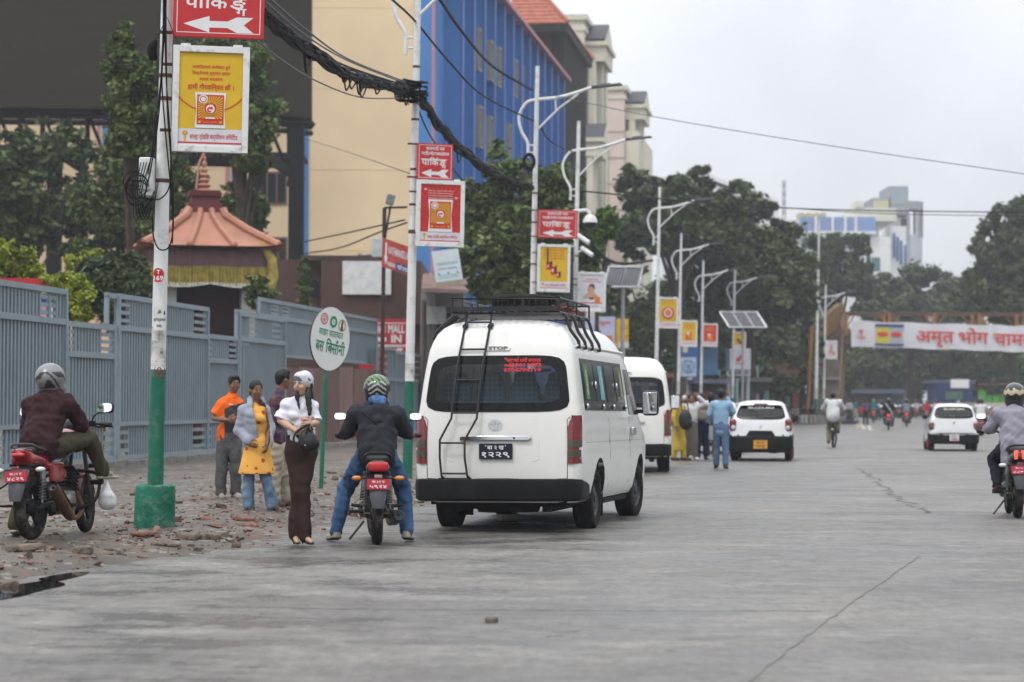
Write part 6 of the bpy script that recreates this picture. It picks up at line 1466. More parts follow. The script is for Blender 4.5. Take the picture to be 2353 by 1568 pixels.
 q=B();fr=car.rf(-.01,1.15,.012);q.ring(fr,0,0,.058,.072,.006,0,sy=.76);q.ring(fr,0,.018,.034,.044,.008,0,sy=.42);q.ring(fr,0,-.004,.018,.027,.008,0,sy=1.75);q.build('emblem',CHROME,t)
 q=B();fr=car.rf(0,1.965,.012);q.prism([(-.135,0),(-.12,-.026),(.12,-.026),(.135,0),(.12,.026),(-.12,.026)],fr,-.02,0);q.text(fr,'STOP',0,-.017,.034,.004,1,w=.21,bold=.05);q.build('stop_lamp',[mat('lamp_frosted',(.62,.62,.60),.3),mat('stop_grey',(.13,.13,.13),.5)],t,smooth=False)
 for sg in(-1,1):
  for y,st in((1.20,0.0),(4.31,R(-5))):
   wheel(t,sg*.765,y,.345,.22,sg,st)
  q=B();q.bx(sg*.62,1.66,.12,sg*.87,1.675,.5);q.build('mud_flap',DARKIN,t)if full else None
 q=B();q.bx(-.70,.2,.27,.70,5.1,.34);q.bx(-.82,1.75,.25,.82,3.75,.30);q.cyl((-.75,1.2,.33),(.75,1.2,.33),.055);q.ell((0,1.2,.33),(.17,.16,.15));q.cyl((-.3,1.5,.26),(-.3,4.2,.28),.06);q.bx(-.45,.3,.24,-.1,.8,.34);q.lathe([(0,.2),(.33,.2),(.35,.25),(.35,.34),(0,.36)],(0,.62,0),n=24);q.bx(-.78,.25,.29,.78,1.0,.36);q.cyl((.42,.1,.33),(.42,.5,.3),.035)
 for x in(-.5,.52):q.bx(x-.05,.1,.22,x+.05,2.2,.34)
 q.build('underbody',DARKIN,t)
 q=B()
 for sg in(-1,1):q.bx(sg*.79,.55,.30,sg*.55,1.85,.92);q.bx(sg*.79,3.75,.30,sg*.55,4.9,.92)
 q.build('wheel_housing',DARKIN,t)
 q=B();q.bx(-.77,.25,.60,.77,5.0,.66,0);q.bx(-.78,.3,1.9,.78,3.9,1.98,0);q.build('cabin_floor',TRIMW,t)
 for x in(-.57,-.19,.19,.57):
  o=blobobj('seat',[('b',(x,.62,1.28),(.165,.06,.33),.06),('b',(x,.60,1.60),(.125,.05,.12),.05),('b',(x,.80,.95),(.17,.26,.08),.05)],SEATP,t,h=.025,k=.05)
 q=B();q.bx(-.78,.30,1.05,.78,.36,1.40);q.build('rear_bench_cover',SEATP,t)
 for sg in(-1,1):
  a=car.sidepanel('side_window',FRIT,t,.36,3.30,1.30,1.86,sg,.005)
  for k,(y0,y1)in enumerate(((.42,1.15),(1.22,1.90),(1.97,2.62),(2.69,3.24))):car.sidepanel('pane',DGL2,a,y0,y1,1.40,1.82,sg,.009)
  if sg>0 and full:
   for y0,y1,m in((.52,.74,mat('sticker_green',(.06,.20,.07),.5)),(1.52,1.78,mat('sticker_sky',(.12,.36,.46),.5)),(2.98,3.16,mat('sticker_olive',(.14,.17,.03),.5))):
    car.sidepanel('sticker',m,a,y0,y1,1.42,1.80,sg,.012);car.sidepanel('sticker_figure',mat('sticker_pale',(.45,.42,.40),.6,var=.4,scale=30),a,(y0*.6+y1*.4),(y0*.35+y1*.65),1.47,1.74,sg,.016)
   for y,z in((1.16,1.58),(2.66,1.58),(.44,1.345),(1.56,1.345),(2.3,1.345),(3.2,1.345)):q=B();q.ell(car.side(y,z,.02,sg),(.02,.03,.045 if z>1.4 else .03));q.build('latch',CHROME,a)
  car.sidepanel('door_window',DGL2,t,3.50,4.52,1.26,1.80,sg,.006,slant=.62)
  q=B()
  for y in(1.9,3.42,4.60):q.tube([car.side(y,z,.001,sg)for z in(.45,.8,1.0,1.22)],.004,4)
  q.tube([car.side(y,.955,.001,sg)for y in np.linspace(.3,4.6,16)],.002,4);q.build('door_gap',mat('gap_grey',(.22,.22,.21),.7),t)
  q=B();q.tube([car.side(y,2.0,.014,sg)for y in np.linspace(.32,3.7,18)],.016,6);q.build('gutter_moulding',VW,t)
  q=B();q.box(car.side(3.62,1.06,.02,sg),(.04,.24,.10));q.build('door_handle',CHROME,t,bev=.012)
  c=car.side(4.42,1.40,.19,sg);q=B();q.tube([car.side(4.38,1.30,-.02,sg),c+Vector((-sg*.09,0,-.1))],.025,8);q.build('mirror_stalk',BLKP,t)
  o=blobobj('mirror',[('b',c,(.105,.055,.155),.05)],mat('mirror_case',(.02,.022,.035),.35),t,h=.02,k=.02);q=B();q.box(c+Vector((0,-.056,0)),(.17,.006,.26));q.build('mirror_glass',mat('mirror_face',(.75,.76,.78),.04,1.0),o,bev=.02)
 if not full:return t,car
 q=B();fr=car.rf(.27,1.80,.013);RT=mat('red_sticker_lettering',(.62,.03,.035),.5,emit=None)
 q.text(fr,'रिजर्भको लागी सम्पर्क'.replace('रि','िर'),.0,.015,.038,.0,0,w=.40,bold=.02);q.text(fr,'9869011893',.0,-.035,.036,.0,0,w=.41,bold=.035);q.text(fr,'9704794119',.0,-.09,.036,.0,0,w=.41,bold=.035);q.build('red_lettering',RT,t,smooth=False)
 q=B();q.tube(catmull([Vector((x,.12+car.yrear(x,z)*0+.05,z))for x,z in((-.02,1.71),(.1,1.735),(.35,1.72),(.56,1.73))],5),.018,4);q.build('blue_sunstrip',mat('sunstrip_blue',(.03,.08,.4),.6),t)
 LB2=mat('rack_black_paint',(.022,.022,.024),.45,dirt=(.09,.06,.045),dscale=6,damt=.5);q=B();rails=[]
 for xs in((-.375,-.378,-.43,-.475,-.60,-.60,-.585),(-.095,-.10,-.15,-.195,-.325,-.325,-.30)):
  zs=(2.41,2.30,1.75,1.215,.985,.80,.60);pts=[Vector((x,car.yrear(x,min(z,2.2))-.085-(.0 if z<2.3 else-.10),z))for x,z in zip(xs,zs)]
  pts[-1].y+=.02;rails.append(pts);q.tube([pts[0]+Vector((0,.12,-.02))]+pts,.0125,8)
 def rail(k,z):
  p=rails[k]
  for a,c in zip(p[:-1],p[1:]):
   if c.z<=z<=a.z:return a.lerp(c,(a.z-z)/max(1e-6,a.z-c.z))
  return p[-1]
 for z in(2.25,1.955,1.625,1.275,.955,.63):q.cyl(rail(0,z),rail(1,z),.0105,n=8)
 for k in(0,1):q.tube([rail(k,2.2),rail(k,2.2)+Vector((0,.12,.02))],.03,6);q.tube([rail(k,.6),rail(k,.6)+Vector((.02,.06,-.03))],.014,6)
 q.box(rail(0,.6).lerp(rail(1,.6),.5)+Vector((0,.03,-.03)),(.36,.03,.025));q.build('ladder',LB2,t)
 q=B();x0,x1,y0,y1,zb,zt=-.53,.64,.20,2.15,2.345,2.50
 for z,r in((zb,.019),(zt,.014)):q.tube([(x0,y0,z),(x1,y0,z),(x1,y1,z),(x0,y1,z)],r,8,closed=True)
 for x,y in((x0,y0),(-.42,y0),(-.25,y0),(.25,y0),(x1,y0),(x1,.75),(x1,1.3),(x1,y1),(x0,y1),(x0,1.2),(0,y1)):q.cyl((x,y,zb),(x,y,zt),.011,n=6)
 for i in range(13):q.cyl((x0+.05+i*(x1-x0-.1)/12,y0,zb+.01),(x0+.05+i*(x1-x0-.1)/12,y1,zb+.01),.013,n=6)
 q.box(((x0+x1)/2,y0-.005,zb+.045),(x1-x0,.012,.05))
 for sg in(-1,1):
  for y in(.38,.86,1.36,1.86):
   p0=Vector((x1-.02 if sg>0 else x0+.02,y,zb));p1=car.side(y,2.0,.02,sg);q.tube(catmull([p0,p0+Vector((sg*.06,0,-.03)),Vector((sg*.73,y,2.17)),p1+Vector((0,0,.05)),p1],4),.018,8);q.box(p1+Vector((0,0,-.01)),(.05,.05,.05))
 q.build('roof_rack',LB2,t)
 q=B()
 for i in range(9):q.tube(catmull([(.52+random.uniform(-.05,.08),y,2.385+random.uniform(0,.06))for y in(.6,.9,1.2,1.6,2.0)],5),.011,5)
 q.build('rack_rope',mat('red_rope',(.20,.05,.045),.8),t)
 return t,car
VY=25.75;vx=PX(1144,923,VY)
van,vcar=make_van('high roofed white van with a roof rack and rear ladder stopped at the kerb',(vx,VY,0.0),R(-11.3),rx=-.006,ry=-.009)
M=MW(van);c=M@Vector((.10,1.02,2.365))
t=thing('spare_tyre',c,'spare tyre lying flat in the roof rack of the van','tyre',rz=van.rotation_euler.z)
q=B();pf=[(.21,.03),(.24,.02),(.30,.015),(.335,.045),(.345,.08)]+[(.345-.012*(k%2),.08+.012*(k//2+k%2*.5))for k in range(2,12)]+[(.345,.16),(.335,.19),(.30,.215),(.24,.21),(.21,.2)]
q.lathe(pf,(0,0,0),n=56)
for i in range(56):
 a=2*math.pi*i/56
 if i%2:q.box((.342*math.cos(a),.342*math.sin(a),.12),(.016,.024,.10),rot=Matrix.Rotation(a,3,'Z'))
q.build('rubber',RUB,t);q=B();q.lathe([(.21,.05),(.19,.08),(.08,.09),(.08,.1),(.19,.1),(.21,.18)],(0,0,0),n=30);q.build('rim',RIMD,t)
V2Y=47.5
v2,_=make_van('plain white van without a rack, just ahead of the racked van',(PX(1437,923,V2Y),V2Y,0),R(-3.2),full=False)
def make_hatch(kind,label,loc,rz):
 t=thing('white_hatchback' if kind=='A' else 'old_white_hatchback',loc,label,'car',rz=rz)
 A=kind=='A';Wt=mat('car_white',(.70,.71,.72)if A else(.60,.61,.60),.25,coat=.6,var=.02)
 k=.745 if A else .72
 prof=[(k*.93,.20),(k*.98,.30),(k,.45),(k,.62),(k*.995,.78),(k*.97,.90),(k*.94,.97),(k*.87,1.12),(k*.79,1.27),(k*.74,1.35),(k*.66,1.40),(k*.52,1.43),(k*.30,1.445),(0,1.45)]
 zs=1.0 if A else .965;prof=[(w,z*zs)for w,z in prof];L=3.45 if A else 3.4
 ar=[(.62,.31,.27),(2.95,.31,.27)]
 car=Car(prof,L,arch_stations(L,ar,[0,.02,.05,.1,.2]+[.25*i for i in range(1,14)]+[3.3,L]),[(0,.90),(.02,.94),(.05,.965),(.1,.985),(.25,1),(2.6,1),(3.1,.96),(L,.78)],[(0,1.43*zs),(.3,1.45*zs),(1.6,1.45*zs),(2.0,1.36*zs),(2.6,.98),(3.2,.84),(L,.72)],.74,ar,.22,[(0,.02),(.3,-.03),(.5,-.04),(.62,0),(.92,.03),(1.0,.06),(1.3,.26),(1.40,.36),(1.46,.5)],.05,1.3)
 win=dict(z0=1.0*zs,z1=1.335*zs,w0=.60 if A else .58,w1=.49,n=5)
 car.body(t,[Wt,DGL2,BLKP],win,lambda c:1 if(c.y>1.9 and .95<c.z<1.37)else(2 if(c.z<(.60 if A else .50)and(A or c.y<.2))else 0))
 car.glass(t,win,mat_glass,.045)
 q=B();fr=car.rf(0,1.25*zs,.02);q.text(fr,'SUZUKI' if A else 'SUZUKI',0,0,.06 if A else .05,0,0,w=.62 if A else .6,bold=.04);q.build('window_lettering',SWHITE if A else mat('letter_cream',(.55,.55,.42),.6),t,smooth=False)
 for sg in(-1,1):
  car.sidepanel('side_window',DGL2,t,.75,2.15,.98,1.30*zs,sg,.005,slant=.35)
  pr=[('b',(sg*k*.885,.075,.86 if A else .72),(.085,.10,.15 if A else .125),.06)];tl=blobobj('tail_light',pr,[LRED],t,h=.018,k=.02)
  blobobj('lens',[('b',(sg*k*.87,.012,.80 if A else .70),(.055,.05,.06),.04)],[LCLR if A else LSMK],tl,h=.014,k=.02)
  for y in(.62,2.95):wheel(t,sg*(k-.10),y,.265,.16,sg,0,RIMD)
  q=B();c=car.side(2.25,.98,.10,sg);q.ell(c,(.08,.05,.06));q.build('mirror',BLKP,t)
  q=B();q.bx(sg*(k-.16),.93,.08,sg*(k+.03),.95,.34);q.build('mud_flap',mat('flap_red',(.35,.03,.04),.6),t)
 q=B();rows=[]
 for z,d,dy in((.21,-.01,.07),(.26,.015,.0),(.44,.025,-.04),(.57 if A else .50,.02,-.03),(.60 if A else .53,-.01,.03)):
  r=[Vector((x+d*(x>.3),y+dy,z))for x,y in((k*.99,.33),(k*1.0,.16),(k*.96,.04),(k*.86,-.05),(.4,-.10),(0,-.115))];rows.append(r+[Vector((-p.x,p.y,p.z))for p in reversed(r[:-1])])
 q.grid(rows,flip=True);q.grid([rows[-1],[p+Vector((0,.15,0))for p in rows[-1]]],flip=True);q.build('rear_bumper',BLKP,t)
 if not A:
  q=B();q.bx(-.70,-.135,.485,-.42,-.06,.52);q.bx(.42,-.135,.485,.70,-.06,.52);q.bx(-.32,-.155,.47,.32,-.08,.50);q.build('bumper_strip',CHROME,t)
 q=B();fr=(Vector((0,-.165,.40)),Vector((1,0,0)),Vector((0,0,1)),Vector((0,-1,0)));w,h=(.33,.20)if A else(.27,.19)
 q.prism([(-w/2,-h/2),(w/2,-h/2),(w/2,h/2),(-w/2,h/2)],fr,-.03,0);q.text(fr,'बा १ ज' if A else 'B A A',0,.02,.05,.006,1,w=w*.5,bold=.03);q.text(fr,'९७५१' if A else '1446',0,-.07,.06,.006,1,w=w*.6,bold=.04)
 q.build('number_plate',[mat('plate_orange',(.62,.30,.04),.5)if A else mat('plate_pale',(.6,.6,.6),.5),INK if A else mat('ink_red',(.4,.05,.05))],t,smooth=False)
 q=B();fr=car.rf(0,.82,.012);
 q.flat(fr,[(-.03,.01),(.035,.05),(.035,.03),(0,.005),(.03,-.01),(-.035,-.05),(-.035,-.03),(0,-.005)],.0,0);q.build('emblem',CHROME if A else INK,t,smooth=False)
 q=B();q.bx(-.6,.2,.20,.6,3.2,.26)
 for sg in(-1,1):q.bx(sg*.6,.3,.24,sg*.4,.95,.66);q.bx(sg*.6,2.6,.24,sg*.4,3.25,.66)
 q.cyl((-.6,.62,.25),(.6,.62,.25),.04);q.ell((.3,.3,.25),(.2,.14,.07));q.build('underbody',DARKIN,t)
 q=B();q.bx(-.6,.3,.7,.6,2.5,.74);q.build('parcel_shelf',DARKIN,t)
 for x in(-.3,.3):blobobj('seat',[('b',(x,1.0,1.0),(.2,.07,.22),.06),('b',(x,.98,1.25),(.1,.05,.08),.04)],mat('seat_grey',(.15,.15,.16),.9),t,h=.04,k=.05)
 if A:
  q=B();rows=[[car_pt(car,x,1.395,.02)for x in np.linspace(-.50,.50,9)],[car_pt(car,x,1.355,.13)for x in np.linspace(-.52,.52,9)],[car_pt(car,x,1.335,.12)for x in np.linspace(-.52,.52,9)]];q.grid(rows);sp=q.build('spoiler',Wt,t);q=B();q.bx(-.16,rows[1][4].y-.012,1.345,.16,rows[1][4].y+.02,1.375);q.build('brake_light',LRED,sp)
 q=B();q.cyl((.2,1.2,1.44*zs),(.2,.9,1.75*zs),.006,n=5);q.build('antenna',BLKP,t)
 return t
def car_pt(car,x,z,d):return Vector((x,car.yrear(x,z)-d,z))
mat_glass=glassmat('car_glass',(.50,.54,.55),.55)
make_hatch('A','white hatchback with black lower body and orange plate, parked ahead of the vans',(PX(1748,923,57.6),57.6,0),R(-7.5))
make_hatch('A','white hatchback mostly hidden behind the group of standing people',(PX(1640,923,66),66,0),R(-7.5))
make_hatch('Z','old off white hatchback with black bumper driving away at the right',(PX(2192,923,70.8),70.8,0),R(-6.5))
BIKEBLK=mat('bike_black',(.011,.011,.012),.45,spec=.2,var=.2,dirt=(.07,.06,.05),dscale=6,damt=.45);BIKESEAT=mat('bike_seat_vinyl',(.020,.019,.020),.55,bump=.15,bscale=120)
ENG=mat('engine_alloy',(.20,.19,.175),.45,.6,var=.3,scale=8,dirt=(.10,.075,.05),dscale=7,damt=.7);STEELG=mat('bike_grey_steel',(.07,.07,.07),.45,.4,var=.3,dirt=(.12,.09,.07),dscale=6)
RUST=mat('exhaust_rust',(.14,.075,.045),.6,.4,var=.4,scale=7);BAMB=LAMB;PLR=mat('plate_red',(.42,.022,.045),.5,var=.05);MIRG=mat('mirror_face',(.8,.8,.8),.04,1.0);MGREY=mat('mudguard_grey',(.045,.047,.052),.5,dirt=(.10,.09,.08),dscale=5)
TYRB=mat('bike_tyre',(.015,.014,.013),.9,spec=.15,var=.3,scale=12,dirt=(.13,.11,.09),dscale=6,damt=.65)
def bike_wheel(t,nm,y,r,w,mtx=None,knob=True,spokes=5):
 M=mtx or Matrix.Translation((0,y,r));q=B();n=60;vs=[];prof=[(-.46,.70),(-.5,.82),(-.46,.91),(-.36,.965),(-.2,.992),(0,1.0),(.2,.992),(.36,.965),(.46,.91),(.5,.82),(.46,.70)]
 rows=[]
 for i in range(n):
  a=2*math.pi*i/n;row=[]
  for j,(x,k)in enumerate(prof):
   kk=k-(.022 if knob and 3<=j<=7 and(i+abs(j-5))%3==0 else 0);row.append(M@Vector((x*w,r*kk*math.sin(a),r*kk*math.cos(a))))
  rows.append(row)
 q.grid(rows+[rows[0]]);ty=q.build(nm,TYRB,t)
 q=B()
 q.lathe([(.72*r,-.4*w),(.66*r,-.42*w),(.63*r,-.2*w),(.63*r,.2*w),(.66*r,.42*w),(.72*r,.4*w)],(0,0,0),(1,0,0),n=36)
 for k in range(spokes):
  a=2*math.pi*k/spokes;d=Vector((0,math.sin(a),math.cos(a)));e=Vector((0,math.sin(a+.35),math.cos(a+.35)));q.tube([d*.1*r,d.lerp(e,.3)*.4*r,d*.66*r],[.022,.016,.02],6)
 q.lathe([(0,-.6*w),(.24*r,-.55*w),(.27*r,-.2*w),(.27*r,.2*w),(.2*r,.55*w),(0,.6*w)],(0,0,0),(1,0,0),n=20)
 q.v=[tuple(M@Vector(v))for v in q.v];q.build('rim',BIKEBLK,ty);return ty
def make_bike(label,loc,rz,paint,plate2=('बा.३१ प','५९२४'),style='commuter',ry=0.0,steer=0.0,lod=1.0,group=None,lit=False):
 t=thing('motorcycle',loc,label,'motorcycle',rz=rz,ry=ry,group=group);hb=.014 if lod>=1 else .03;mk=1 if style=='sport' else .76;near=lod>=1;P_=paint
 bike_wheel(t,'rear_wheel',0,.300,.108,knob=near);SM=Matrix.Translation((0,1.27,.295))@Matrix.Rotation(steer,4,'Z');bike_wheel(t,'front_wheel',1.27,.295,.085,SM,knob=near)
 hd=Vector((0,1.05,.95));FS=Matrix.Translation(hd)@Matrix.Rotation(steer,4,'Z')@Matrix.Translation(-hd)
 def fs(*p):return FS@Vector(p)
 q=B()
 for s in(-1,1):q.tube([fs(s*.095,1.27,.295),fs(s*.10,1.02,.98)],[.026,.020],10)
 q.tube([fs(-.12,1.04,.90),fs(.12,1.04,.90)],.03,8);q.build('front_fork',STEELG,t)
 q=B();rows=[]
 for i in range(9):
  a=-1.0+2.2*i/8;rows.append([fs(x*.075,1.27+.335*math.sin(a)-.02,.295+.335*math.cos(a)-.05*x*x)for x in(-1,-.5,0,.5,1)])
 q.grid(rows);q.grid(rows,flip=True);q.build('front_mudguard',P_ if style=='sport' else BIKEBLK,t)
 blobobj('headlight',[('e',fs(0,1.16,.92),(.12,.10,.13)),('e',fs(0,1.10,1.03),(.11,.08,.10))],BIKEBLK,t,h=hb*1.6,k=.04)
 q=B();hb_=[(-.42,.84,1.05),(-.22,.93,1.06),(-.07,1.02,1.00),(.07,1.02,1.00),(.22,.93,1.06),(.42,.84,1.05)];q.tube(catmull([fs(*p)for p in hb_],4),.013,8)
 hbar=q.build('handlebar',BIKEBLK,t)
 for s in(-1,1):
  q=B();q.tube([fs(s*.31,.90,1.058),fs(s*.435,.832,1.048)],.020,10);q.build('grip',BIKESEAT,hbar)
  q=B();q.box(fs(s*.225,.925,1.065),(.07,.05,.055));q.tube([fs(s*.20,.97,1.05),fs(s*.30,.95,1.03),fs(s*.43,.89,1.03)],.009,6);q.build('lever',BIKEBLK if style=='sport' else mat('lever_red',(.20,.03,.03),.4)if near else BIKEBLK,hbar)
  mx_=s*(.38 if style=='sport' else .385);c=fs(mx_,.88,1.235 if style!='sport' else 1.21);q=B();q.tube(catmull([fs(s*.22,.93,1.08),fs(s*.26,.93,1.15),c+Vector((-s*.03,.02,-.03))],4),.009,6);q.build('mirror_stalk',BIKEBLK,hbar)
  mr=blobobj('mirror',[('b',c,(.082*mk,.03,.052*mk),.03)],BIKEBLK,t,h=hb,k=.02);q=B();fr=frame(c+Vector((0,-.036,.004)),(1,0,0),(0,.32,1))
  q.flat(fr,[(.076*mk*math.copysign(abs(math.cos(a))**.6,math.cos(a)),.046*mk*math.copysign(abs(math.sin(a))**.6,math.sin(a)))for a in np.linspace(0,6.283,25)[:-1]],.002);q.build('mirror_glass',MIRG,mr)
 blobobj('tank',[('e',(0,.80,.90),(.135,.23,.115)),('e',(0,.88,.94),(.12,.16,.09)),('e',(0,.70,.84),(.10,.16,.08))],P_,t,h=hb,k=.06)
 blobobj('seat',[('b',(0,.38,.785),(.125,.20,.045),.04),('b',(0,.10,.825),(.115,.20,.04),.04),('e',(0,.56,.80),(.09,.08,.05))],BIKESEAT,t,h=hb,k=.05)
 ty_,tz=(-.15,.80)if style=='sport' else(-.27,.77);so=.15 if style=='sport' else 0
 blobobj('tail_cowl',[('b',(0,so*.6-.05,.745),(.115,.28-so*.5,.05),.045),('b',(0,ty_+.05,tz),(.085,.10,.055),.05),('e',(0,.25,.68),(.13,.18,.06))]+([((-.1,.1,.72),(-.05,-.22,.83),.035,.02),((.1,.1,.72),(.05,-.22,.83),.035,.02)]if style=='sport' else[]),P_,t,h=hb,k=.05)
 for s in(-1,1):blobobj('side_cover',[('b',(s*.115,.36,.62),(.025,.15,.10),.03),('e',(s*.11,.5,.60),(.03,.09,.06))],P_,t,h=hb*1.2,k=.04)
 if style=='twin':
  for s in(-1,1):
   q=B()
   for j in range(5):q.box((s*.045,ty_-.075,tz+.055-.022*j),(.05-.004*j,.02,.014),rot=Matrix.Rotation(s*.25,3,'Y'))
   q.build('tail_light',mat('tail_led_on',(.6,.03,.02),.3,emit=(1,.08,.04),es=2.5),t)
 else:blobobj('tail_light',[('b',(0,ty_-.075,tz-.005),(.10 if style!='sport' else .07,.035,.048 if style!='sport' else .025),.03)],mat('tail_red_lens',(.45,.012,.012),.15,coat=.6)if not lit else mat('tail_lit',(.6,.03,.02),.3,emit=(1,.05,.03),es=.9),t,h=hb,k=.02)
 q=B();q.tube(catmull([(-.12,.12,.83),(-.125,-.08,.86),(-.10,so-.28,.885),(-.05,so-.345,.895),(.05,so-.345,.895),(.10,so-.28,.885),(.125,-.08,.86),(.12,.12,.83)],5),.013,8);q.build('grab_rail',STEELG if style=='sport' else BIKEBLK,t)
 q=B();rows=[]
 for y,z,w in((-.16,.70,.085),(-.30,.66,.09),(-.38,.56,.088),(-.43,.46,.075),(-.455,.37,.055)):rows.append([Vector((x*w,y+so*.8-.025*(1-x*x),z+.0))for x in(-1,-.6,0,.6,1)])
 q.grid(rows,flip=True);q.grid([[p+Vector((0,.012,0))for p in r]for r in rows]);q.build('rear_mudguard',MGREY,t)
 py_,pz=so*.8-.42,.60;fr=(Vector((0,py_,pz)),Vector((1,0,0)),Vector((0,.12,1)).normalized(),None);fr=(fr[0],fr[1],fr[2],fr[1].cross(fr[2]));q=B()
 w,h=.215,.10;q.prism([(-w/2,-h/2),(w/2,-h/2),(w/2,h/2),(-w/2,h/2)],fr,-.014,0);q.text(fr,plate2[0],0,.012,.022,.003,1,w=.12,bold=.03);q.text(fr,plate2[1],0,-.037,.03,.003,1,w=.165,bold=.05);q.build('number_plate',[PLR,SWHITE],t,smooth=False)
 if style!='far':
  q=B();q.box((0,py_+.0,pz+.075),(.075,.012,.028));q.build('reflector',mat('reflector_pale',(.35,.2,.17),.3)if style=='commuter' else LRED,t,bev=.004)
 for s in(-1,1):
  q=B();q.cyl((s*.05,so-.32,.655),(s*.17,so-.34,.655),.012,n=6);st=q.build('indicator_stalk',BIKEBLK,t)
  blobobj('indicator',[('e',(s*.205,so-.35,.655),(.05,.035,.026))],[LAMB if style=='commuter' else LCLR],t,h=hb*.8,k=.01)
 blobobj('engine',[('b',(0,.66,.33),(.12,.17,.11),.05),('e',(.13,.60,.32),(.05,.11,.10)),('e',(-.13,.66,.32),(.05,.10,.09)),((0,.74,.36),(0,.84,.56),.075,.08)],ENG,t,h=hb*1.1,k=.03)
 q=B()
 for j in range(6):q.box((0,.77+.018*j,.45+.034*j),(.22,.18,.012),rot=Matrix.Rotation(R(-28),3,'X'))
 q.tube([(0,1.02,.88),(0,.92,.55),(0,.80,.24),(0,.45,.22),(0,.35,.5)],.022,8)
 for s in(-1,1):q.tube([(s*.06,1.0,.85),(s*.10,.5,.70),(s*.09,-.2,.70)],.016,6);q.tube([(s*.09,.42,.25),(s*.10,.30,.70)],.016,6)
 q.build('frame_tubes',BIKEBLK,t)
 q=B()
 for s in(-1,1):q.tube([(s*.09,.44,.36),(s*.095,0,.30)],[.026,.022],8)
 q.cyl((-.13,0,.30),(.13,0,.30),.014,n=8);q.build('swing_arm',STEELG,t)
 q=B();q.box((-.105,.22,.335),(.02,.46,.09));q.build('chain_cover',BIKEBLK,t,bev=.01)
 for s in(-1,1):
  a,c=Vector((s*.125,-.01,.34)),Vector((s*.115,.06,.66));q=B();q.tube([a,c],.014,8);q.tube([a.lerp(c,.6),c],.026,8)
  if near:q.tube([a.lerp(c,.1+.62*i/60)+Matrix.Rotation(i*.75,3,'Z')@Vector((.031,0,0))for i in range(61)],.007,5)
  q.build('shock_absorber',mat('spring_grey',(.16,.16,.16),.4,.5),t)
 up=.16 if style=='sport' else 0.0;q=B();q.tube(catmull([(.09,.86,.42),(.12,.92,.26),(.14,.74,.17),(.17,.45,.20)],5),.024,8,1);a,c=(Vector((.17,.50,.20)),Vector((.225,.03,.47)))if up else(Vector((.175,.42,.215)),Vector((.205,-.17,.29)));dd=(c-a).normalized()
 q.lathe([(.03,-.06),(.05,0),(.058,.08),(.060,.50),(.052,.60)],a,dd,n=20,mi=1 if style=='sport' else 0);ln=(c-a).length;q.lathe([(.054,ln-.06),(.054,ln),(.046,ln+.012),(.036,ln+.006),(.030,ln+.012),(.018,ln+.01),(.016,ln-.03),(0,ln-.03)],a,dd,n=20,mi=0)
 q.build('exhaust',[STEELG,RUST],t)
 if near:
  sh=B();a2=a+dd*.10+Vector((.045,0,.03));sh.tube([a2,a2+dd*.36],[.026,.022],8,squash=.5);sh.build('heat_shield',BIKEBLK if style=='sport' else STEELG,t)
 for s in(-1,1):
  for a,c in(((s*.12,.46,.30),(s*.27,.46,.30)),((s*.10,.12,.36),(s*.25,.10,.38))):q=B();q.tube([a,c],.017,8);q.build('foot_peg',BIKESEAT,t)
 q=B();q.tube([(-.12,.5,.2),(-.22,.42,.08),(-.26,.38,.03)],.012,6);q.build('side_stand',STEELG,t)
 if style=='sport':
  q=B()
  for s in(-1,1):q.tube(catmull([(s*.06,.98,.62),(s*.26,.98,.58),(s*.29,.96,.44),(s*.24,.90,.30),(s*.06,.84,.24)],5),.017,8);q.tube([(s*.2,.98,.50),(s*.33,.96,.50)],.026,8);q.tube([(s*.2,.95,.66),(s*.34,.95,.66)],.022,8)
  q.build('crash_guard',BIKEBLK,t)
  q=B();q.tube(catmull([(-.12,.05,.62),(-.2,-.1,.52),(-.21,-.28,.46),(-.18,-.30,.34),(-.12,-.05,.32)],4),.010,6);q.box((-.23,-.2,.33),(.13,.3,.015));q.build('saree_guard',BIKEBLK,t)
 return t
def unit(v):v=np.asarray(v,float);return v/np.linalg.norm(v)
SKINS=[mat('skin_tan',(.36,.20,.125),.55,var=.06,scale=4),mat('skin_brown',(.22,.115,.07),.55,var=.08,scale=4),mat('skin_light',(.45,.28,.19),.5,var=.05,scale=4)]
HAIR=mat('hair_black',(.008,.007,.007),.5,var=.4,scale=30,stretch=(4,4,.4));EYEW=mat('eye_white',(.30,.26,.24),.3);BROW=mat('brow_brown',(.035,.022,.017),.8);LIPS=mat('lip_rose',(.28,.09,.08),.5);SOLE=mat('shoe_sole',(.025,.024,.024),.7)
